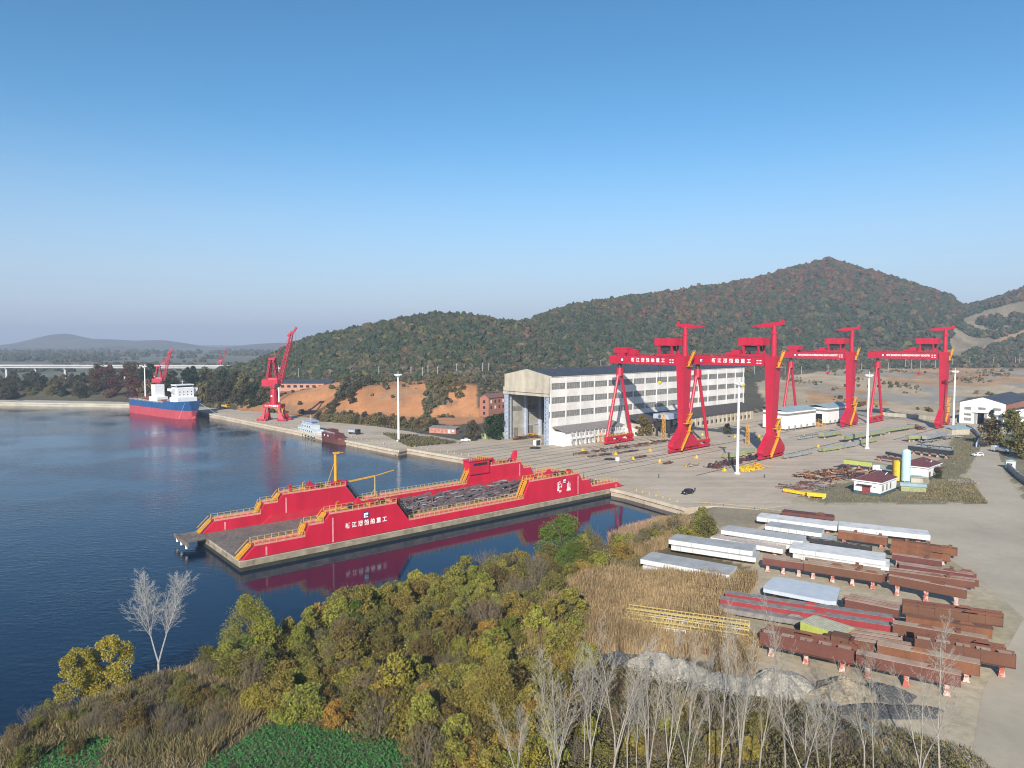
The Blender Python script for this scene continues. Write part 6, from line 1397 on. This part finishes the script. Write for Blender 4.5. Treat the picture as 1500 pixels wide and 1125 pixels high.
# named ones
tp('round', 822,822,1.0,'round fresh green tree in front of the dock, right of its middle', 'round_tree')
tp('round', 838,836,.62,'smaller green tree at the right foot of the round green tree', 'round_tree')
tp('willow', 366,956,.95,'green-yellow willow on the bank below the left half of the dock', 'willow')
tp('ywillow', 716,1088,1.0,'tall olive-gold willow above the vegetable field', 'willow')
tp('gold', 118,1026,.92,'golden tree by the water, left lobe of the pair', 'golden_tree')
tp('gold', 160,1014,1.0,'golden-orange tree by the water beside the bare white tree', 'golden_tree')
SHL = {'yg':'yellow-green leafy shrub in the thicket between basin and field','ol':'dull olive shrub in the thicket between basin and field','ye':'bright yellow shrub in the thicket between basin and field','br':'brown half-bare shrub in the thicket between basin and field','gr':'fresh green shrub in the thicket between basin and field','tw':'leaning grey twiggy shrub in the thicket between basin and field'}
bush_zone = [(300,985),(345,962),(430,925),(520,890),(600,870),(640,815),(690,815),(760,828),(860,800),(905,800),(1040,768),(1045,790),(960,800),(930,812),(850,850),(800,870),(850,930),(880,980),(830,1010),(820,1125),(640,1180),(600,1090),(520,1085),(420,1065),(380,1050),(330,1020)]
cnt = 0
def ok_sp(x, y, L_, d):
    return all((x-a)**2+(y-b)**2 > d*d for a, b in L_)
plc = []
tries = 0
bzw = [G(*p) for p in bush_zone]
while cnt < 275 and tries < 12000:
    tries += 1; px = random.uniform(300, 1045); py = random.uniform(770, 1150)
    if not pip([px],[py],bush_zone)[0] : continue
    x, y = G(px, py)
    if not ok_sp(x, y, plc, 2.9 if cnt < 130 else 1.7): continue
    if pdist([x],[y],water_poly)[0] < 1.0 or pip([x],[y],water_poly)[0]: continue
    if math.hypot(px-716, (py-1075)*1.2) < 40: continue
    plc.append((x,y))
    nz_ = float(fbm(np.array([x/16+2]), np.array([y/16+8]), 2)[0])
    if py > 1010: k = random.choice(['yg','yg','ol','ol','yg','br','ye','ye'])
    elif nz_ > .12: k = random.choice(['yg','yg','ol','ye','yg','yg','gr'])
    elif nz_ > -.1: k = random.choice(['ol','yg','ol','yg','br'])
    else: k = random.choice(['br','tw','ol','yg','ol','yg','ol'])
    if px > 880: k = random.choice(['yg','yg','ol','br','ye'])
    kk = f'tw{cnt%2}' if k == 'tw' else f'{k}{cnt%3}'
    s = random.uniform(.75,1.25)
    place(kk, 'shrub', (x,y,th(x,y)-.3), SHL[k], 'shrub', SHL[k].replace(' shrub',' shrubs').replace(' in the thicket',' of the thicket'), s=s, sz=s*random.uniform(.75,1.1), crown='foliage', trunk='stem'); cnt += 1
crops = [[(40,1150),(62,1118),(95,1101),(170,1093),(178,1100),(150,1125),(130,1160)],[(250,1180),(310,1122),(392,1070),(420,1066),(500,1078),(600,1094),(690,1110),(750,1125),(760,1190)]]
SX = [(random.uniform(20,330), random.uniform(1010,1110), random.uniform(.7,1.25)) for _ in range(70)]
for px, py, s in [q_ for q_ in SX if pip([q_[0]],[q_[1]],[(60,1050),(230,1003),(320,985),(380,1040),(330,1105),(200,1090),(60,1095),(20,1100)])[0] and not any(pip([q_[0]],[q_[1]-6],c_)[0] for c_ in crops)] + [(25,1110,1.1),(60,1085,.9),(95,1070,.8),(150,1060,.9),(185,1045,.9),(40,1130,1),(130,1085,.8),(210,1040,.8),(260,1035,.9),(300,1010,1),(240,1090,.8),(280,1075,.9),(330,1045,.9),(200,1110,.9),(110,1115,.8),(265,1010,.7),(320,1085,.8),(370,1030,1),(225,1065,.9),(170,1080,1.0),(300,1095,.7)]:
    x, y = G(px, py); k = random.choice(['br','ol','br','tw','ol','br']); kk = f'tw{cnt%2}' if k == 'tw' else f'{k}{cnt%3}'; cnt += 1
    place(kk, 'shrub', (x,y,th(x,y)-.3), 'tawny dry shrub on the bank at lower left', 'shrub', 'tawny shrubs on the lower left bank', s=s*.62, crown='foliage', trunk='stem')
for px, py in [(1010,1120),(860,1090),(900,1060),(930,1110),(980,1080),(1050,1100),(1100,1110),(1140,1080),(880,1120),(1000,1050),(1060,1060),(1180,1115),(850,1040),(870,1010),(900,1020),(1240,1110),(940,1050),(1110,1070),(840,1120),(960,1120)]:
    x, y = G(px, py); k = random.choice(['ol','yg','br','tw']); kk = f'tw{cnt%2}' if k == 'tw' else f'{k}{cnt%3}'; cnt += 1
    place(kk, 'shrub', (x,y,th(x,y)-.3), 'dull shrub at the feet of the bare poplars', 'shrub', 'shrubs under the bare poplars', s=random.uniform(.55,.85), crown='foliage', trunk='stem')
# bare trees
def bare(seed, H, forks, r0, spread=.28, den=1.0, up=1.0, cl=(.30,.48)):
    g = random.Random(seed); s = []
    def grow(p, d, L_, r, lv):
        n = 5 if lv < 2 else 3; q_ = p
        for i in range(n):
            d = (d + Vector((g.gauss(0,.05), g.gauss(0,.05), .03*up))).normalized(); e = q_ + d*L_/n; ra = r*(1-.75*i/n); rb_ = r*(1-.75*(i+1)/n); s.append((q_, e, max(ra,.010), max(rb_,.008))); q_ = e
            if lv < 3 and (i > 0 or lv > 0):
                for _ in range(int((2.4 if lv < 2 else 1.6)*den + g.random())):
                    a = g.random()*6.28; o = Vector((math.cos(a), math.sin(a), 0)); o = (o - d*o.dot(d)).normalized(); nd_ = (d*(1.0*up) + o*(spread*2.1 if lv == 0 else .85)*g.uniform(.6,1.1)).normalized()
                    grow(q_, nd_, L_*g.uniform(*cl)*(1-.5*i/n), rb_*.5, lv+1)
    if forks == 1: grow(Vector((0,0,-.4)), Vector((0,0,1)), H, r0, 0)
    else:
        h0 = H*.28; s.append((Vector((0,0,-.4)), Vector((0,0,h0)), r0, r0*.85))
        for k in range(forks):
            a = 6.28*k/forks+g.random(); grow(Vector((0,0,h0)), Vector((math.cos(a)*spread, math.sin(a)*spread, 1)).normalized(), (H-h0)*g.uniform(.85,1.05), r0*.7, 0)
    return s
mb_ = sticks_mesh('branches', bare(8, 14.5, 2, .17, .2, 1.35, .8, (.36,.58)), mat('silver_bark', (.44,.43,.40), (.30,.285,.26), 2, .9))
bt = empty('bare_tree', G3(233,1000)+Vector((0,0,-1)), 0, 'lone pale leafless tree with forked trunk standing at the water edge', 'tree'); o = bpy.data.objects.new('branches', mb_); link(o, bt)
pop = [sticks_mesh('branches', bare(30+j, 16, 1, .11, .15, 1.0, 1.15), M['bark']) for j in range(3)] + [sticks_mesh('branches', bare(40+j, 15.5, 3, .115, .17, .85, 1.1), M['bark']) for j in range(3)]
PL = [(800,1175,.8,4),(830,1165,.95,3),(862,1160,1.0,4),(893,1175,1.0,5),(915,1165,.9,0),(960,1180,1.0,3),(985,1165,1.0,4),(1018,1175,.95,5),(1050,1165,.95,1),(1072,1180,1.0,3),(1100,1170,.95,0),(1128,1180,1.0,4),(1160,1165,1.15,1),(1190,1180,.95,5),(1222,1170,.9,0),(1252,1185,.9,3),(1290,1170,.95,2),(1318,1180,1.0,4),(1350,1175,.9,5),(1392,1170,1.1,1),(1425,1185,.8,3),(845,1130,.7,0),(940,1130,.75,1),(1030,1120,.75,2),(1085,1125,.7,0),(1145,1130,.8,2),(1210,1130,.7,1),(1075,1065,.75,0),(1000,1090,.7,2),(770,1185,.7,5),(1370,1150,.6,2),(1268,1135,.75,0)]
PL = [p_ for i, p_ in enumerate(PL) if i not in (11,15,17,20,25,30)]
for i, (px, py, s, k) in enumerate(PL):
    px += random.uniform(-14,14); py += random.uniform(-12,14); x, y = G(px, py); r = empty('bare_poplar', (x, y, th(x,y)), random.random()*6.28, 'slender leafless poplar in the row along the bottom right edge', 'tree', 'leafless poplars along the bottom right'); r.scale = (s*random.uniform(.85,1.3),s*random.uniform(.85,1.3),s*random.uniform(.85,1.12)); r.rotation_euler.x = random.gauss(0,.045); r.rotation_euler.y = random.gauss(0,.045)
    o = bpy.data.objects.new('branches', pop[k]); link(o, r)
# reeds, grass and undergrowth
def blades(x, y, z, h, w, g, lean=.25):
    n = len(x); a = g.random(n)*6.28; dx, dy = np.cos(a)*w/2, np.sin(a)*w/2; lx, ly = g.normal(size=n)*lean*h, g.normal(size=n)*lean*h
    b0 = np.stack([x-dx, y-dy, z-.1], 1); b1 = np.stack([x+dx, y+dy, z-.1], 1); t1 = np.stack([x+dx*.6+lx, y+dy*.6+ly, z+h], 1); t0 = np.stack([x-dx*.6+lx, y-dy*.6+ly, z+h], 1)
    return np.stack([b0,b1,t1,t0], 1).reshape(-1,3)
def scatter(poly_px, n, dmin=0, z=0):
    P = [G(*p) for p in poly_px]; xs = [p[0] for p in P]; ys_ = [p[1] for p in P]; x = rng.uniform(min(xs), max(xs), n); y = rng.uniform(min(ys_), max(ys_), n); k = pip(x, y, P); x, y = x[k], y[k]
    k = ~pip(x, y, water_poly); x, y = x[k], y[k]; return x, y, terrain_h(x, y)
reed_m = mat('reed', (1.1,1.1,1.1), (.8,.8,.8), .3, .8, attr='tint', spec=.2)
def stuffblades(name, polys, n, h, w, pal_, lean=.22, clump=None, avoid=()):
    X = [scatter(p, n) for p in polys]; x = np.concatenate([a[0] for a in X]); y = np.concatenate([a[1] for a in X]); z = np.concatenate([a[2] for a in X])
    for av in avoid: k = ~pip(x, y, [G(*p) for p in av]); x, y, z = x[k], y[k], z[k]
    if clump is not None: k = fbm(x/clump+4, y/clump, 3) > -.15; x, y, z = x[k], y[k], z[k]
    hh = h*(.5+.7*rng.random(len(x)))*(1+.35*fbm(x/7,y/7,2)); v = blades(x, y, z, hh, w*(.6+.8*rng.random(len(x))), rng, lean)
    p_ = np.array(pal_); c = p_[((fbm(x/10+20,y/10,3)*.5+.5)*len(p_)*.999 + rng.normal(size=len(x))*.6).clip(0,len(p_)-1).astype(int)]*(.75+.5*rng.random((len(x),1)))
    o = np_mesh(name, v, np.arange(len(v)).reshape(-1,4), mat=reed_m, colors=np.repeat(c, 4, 0)); return tag(o, kind='stuff')
reedz = [[(770,960),(790,900),(860,850),(940,845),(1060,842),(1110,850),(1100,870),(1055,880),(1050,905),(1100,940),(1060,960),(1000,965),(900,960),(850,965)],[(895,805),(893,775),(930,768),(1000,760),(1010,770),(985,800),(940,815)],[(1090,940),(1110,950),(1100,1000),(1050,990)]]
stuffblades('reeds', reedz, 110000, 2.5, .075, [(.30,.21,.11),(.36,.26,.14),(.24,.17,.09),(.27,.20,.10)], .13)
stuffblades('pink_reeds', [[(893,802),(890,775),(925,766),(960,765),(950,800),(915,812)]], 14000, 3.0, .08, [(.34,.22,.15),(.30,.20,.14)], .14)
allfg = [[(-60,1220),(-60,1100),(90,1040),(230,990),(300,965),(420,930),(600,872),(760,835),(860,808),(930,780),(1010,752),(1050,770),(960,800),(1000,860),(900,960),(950,1010),(1200,1030),(1420,1100),(1500,1160),(1500,1260),(-60,1300)]]
stuffblades('dry_grass', allfg, 260000, .7, .11, [(.26,.19,.10),(.17,.14,.07),(.21,.16,.085),(.14,.135,.055),(.24,.17,.10)], .45, avoid=crops)
stuffblades('weeds', [[(0,1125),(0,1095),(100,1040),(240,990),(320,970),(400,1000),(380,1060),(300,1125)]], 60000, 1.5, .08, [(.28,.20,.10),(.20,.17,.08),(.14,.14,.06),(.25,.18,.10)], .4, avoid=crops)
stuffblades('yard_weeds', [[(1205,738),(1160,725),(1240,705),(1262,722),(1320,722),(1345,715),(1380,690),(1425,640),(1440,650),(1420,690),(1400,700),(1447,737)],[(1395,640),(1420,625),(1440,632),(1420,665),(1380,690)],[(1320,730),(1447,737),(1420,700),(1360,712)]], 30000, .5, .16, [(.19,.16,.09),(.23,.19,.11),(.13,.125,.06)], .5)
stuffblades('bank_weeds', [[(560,636),(640,640),(672,649),(600,655)],[(440,610),(540,618),(640,632),(600,630),(500,620)]], 9000, 1.2, .5, [(.13,.11,.06),(.10,.10,.05)], .4)
stuffblades('quay_weeds', [[(500,640),(583,655),(583,661),(505,646)]], 2500, .9, .3, [(.16,.14,.06),(.10,.11,.04)], .4)
# low leafy undergrowth
x, y, z = scatter(bush_zone, 90000); k = fbm(x/6+3,y/6,3) > -.35; x,y,z = x[k],y[k],z[k]
c3 = np.stack([x, y, z + .2 + 1.9*rng.random(len(x))*(.6+.5*fbm(x/5,y/5,2))], 1); v = leaf_quads(c3, .42, rng)
pc = np.array([(.18,.19,.045),(.12,.125,.04),(.30,.27,.05),(.18,.14,.07),(.14,.12,.06)]); c = pc[((fbm(x/9+50,y/9,2)*.5+.5)*5 + rng.normal(size=len(x))*.7).clip(0,4).astype(int)]*(.7+.6*rng.random((len(x),1)))
tag(np_mesh('undergrowth', v, np.arange(len(v)).reshape(-1,4), mat=reed_m, colors=np.repeat(c,4,0)), kind='stuff')
x, y, z = scatter([(780,1125),(800,1020),(900,985),(1200,1060),(1420,1110),(1420,1220),(780,1250)], 60000); k = fbm(x/6+3,y/6,3) > -.2; x,y,z = x[k],y[k],z[k]
c3 = np.stack([x, y, z + .2 + 1.6*rng.random(len(x))], 1); v = leaf_quads(c3, .34, rng); c = np.array([(.11,.10,.04),(.10,.08,.055),(.16,.15,.04),(.12,.105,.08)])[rng.integers(0,4,len(x))]*(.7+.6*rng.random((len(x),1)))
tag(np_mesh('undergrowth', v, np.arange(len(v)).reshape(-1,4), mat=reed_m, colors=np.repeat(c,4,0)), kind='stuff')
# vegetable fields
crop_m = leafmat('crop_leaf', (.075,.25,.06), (.04,.15,.045), 0, 1.5)
for nme, poly in (('left', [(40,1150),(62,1118),(95,1101),(170,1093),(178,1100),(150,1125),(130,1160)]), ('main', [(250,1180),(310,1122),(392,1070),(420,1066),(500,1078),(600,1094),(690,1110),(750,1125),(760,1190)])):
    P = [G(*p) for p in poly]; xs = [p[0] for p in P]; ys_ = [p[1] for p in P]; ca_ = R(35); C_ = []
    for u_ in np.arange(-160, 160, .62):
        for w_ in np.arange(-160, 160, .42):
            C_.append((u_*math.cos(ca_)-w_*math.sin(ca_), u_*math.sin(ca_)+w_*math.cos(ca_)))
    C_ = np.array(C_); C_ = C_[(C_[:,0] > min(xs)) & (C_[:,0] < max(xs)) & (C_[:,1] > min(ys_)) & (C_[:,1] < max(ys_))]; k = pip(C_[:,0], C_[:,1], P); C_ = C_[k] + rng.normal(size=(k.sum(),2))*.05
    zz = terrain_h(C_[:,0], C_[:,1]); cen = np.repeat(np.stack([C_[:,0], C_[:,1], zz+.3], 1), 10, 0) + rng.normal(size=(len(C_)*10,3))*np.array([.16,.16,.09]); v = leaf_quads(cen, .27, rng)
    tag(np_mesh('vegetable_crop', v, np.arange(len(v)).reshape(-1,4), mat=crop_m), kind='stuff')
# ---------- camera, sky, sun, air ----------
cam = bpy.data.cameras.new('camera'); cam.sensor_width = 36; cam.lens = 36*FPX/1500; cam.clip_end = 30000; cam.clip_start = 1
co = bpy.data.objects.new('camera', cam); link(co); co.location = (0, 0, CH); co.rotation_euler = (math.pi/2 - PITCH, 0, 0); SC.camera = co
SEL = R(27); saz = math.atan2(-.208, -.978)     # direction to the sun in plan (x, y)
sd = Vector((-.208*math.cos(SEL), -.978*math.cos(SEL), math.sin(SEL))).normalized()
sl = bpy.data.lights.new('sun', 'SUN'); sl.energy = 5.0; sl.angle = R(.5); sl.color = (1, .92, .80)
so = bpy.data.objects.new('sun', sl); link(so); so.rotation_euler = (-sd).to_track_quat('-Z', 'Y').to_euler(); so.location = (0, 0, 300)
wd = bpy.data.worlds.new('World'); SC.world = wd; wd.use_nodes = True; nt = wd.node_tree; bg = nt.nodes['Background']
sk = nd(nt, 'ShaderNodeTexSky'); sk.sky_type = 'NISHITA'; sk.sun_disc = False; sk.sun_elevation = SEL
sk.sun_rotation = math.atan2(sd.x, sd.y); sk.altitude = 60; sk.air_density = .85; sk.dust_density = .1; sk.ozone_density = 2.3
hs = nd(nt, 'ShaderNodeHueSaturation', i_Saturation=1.24, i_Hue=.4905); nt.links.new(sk.outputs[0], hs.inputs['Color'])
tc = nd(nt, 'ShaderNodeTexCoord'); sx = nd(nt, 'ShaderNodeSeparateXYZ'); nt.links.new(tc.outputs['Generated'], sx.inputs[0])
mr = nd(nt, 'ShaderNodeMapRange', interpolation_type='SMOOTHSTEP'); mr.inputs[1].default_value = -.04; mr.inputs[2].default_value = .30; mr.inputs[3].default_value = .95; mr.inputs[4].default_value = 0; nt.links.new(sx.outputs[2], mr.inputs[0])
mm = nd(nt, 'ShaderNodeMix', data_type='RGBA'); nt.links.new(mr.outputs[0], mm.inputs[0]); nt.links.new(hs.outputs[0], mm.inputs[6]); mm.inputs[7].default_value = (3.2, 3.8, 4.9, 1)
# thin streaky cirrus low over the hills
mp = nd(nt, 'ShaderNodeMapping'); mp.inputs['Scale'].default_value = (2.2, 2.2, 26); nt.links.new(tc.outputs['Generated'], mp.inputs[0])
cn_ = nd(nt, 'ShaderNodeTexNoise', i_Scale=1.0, i_Detail=5.0); nt.links.new(mp.outputs[0], cn_.inputs['Vector'])
c1_ = nd(nt, 'ShaderNodeMapRange'); c1_.inputs[1].default_value = .52; c1_.inputs[2].default_value = .8; c1_.inputs[4].default_value = .3; nt.links.new(cn_.outputs[0], c1_.inputs[0])
c2_ = nd(nt, 'ShaderNodeMapRange', interpolation_type='SMOOTHSTEP'); c2_.inputs[1].default_value = .22; c2_.inputs[2].default_value = .06; nt.links.new(sx.outputs[2], c2_.inputs[0])
c3_ = nd(nt, 'ShaderNodeMath', operation='MULTIPLY'); nt.links.new(c1_.outputs[0], c3_.inputs[0]); nt.links.new(c2_.outputs[0], c3_.inputs[1])
m2 = nd(nt, 'ShaderNodeMix', data_type='RGBA'); nt.links.new(c3_.outputs[0], m2.inputs[0]); nt.links.new(mm.outputs[2], m2.inputs[6]); m2.inputs[7].default_value = (5.2, 5.0, 5.0, 1)
nt.links.new(m2.outputs[2], bg.inputs[0]); bg.inputs[1].default_value = .103
vs = SC.view_settings; vs.view_transform = 'Standard'; vs.look = 'None'; vs.gamma = 1; vs.use_curve_mapping = False; vs.exposure = 0.55
hz = MB(); hz.box(-11000, 11000, -300, 10500, -12, 250)
hm = bpy.data.materials.new('thin_haze'); hm.use_nodes = True; hn = hm.node_tree; hn.nodes.remove(hn.nodes['Principled BSDF'])
pv = nd(hn, 'ShaderNodeVolumePrincipled', i_Density=1.7e-4, i_Anisotropy=0.0); pv.inputs['Color'].default_value = (.57,.67,.86,1)
hn.links.new(pv.outputs[0], hn.nodes['Material Output'].inputs['Volume'])
hz.build('haze', hm, kind='stuff')
SC.cycles.max_bounces = 6; SC.cycles.volume_bounces = 0; SC.cycles.transparent_max_bounces = 8; SC.cycles.use_denoising = True; SC.cycles.use_adaptive_sampling = False; SC.cycles.filter_width = 1.1
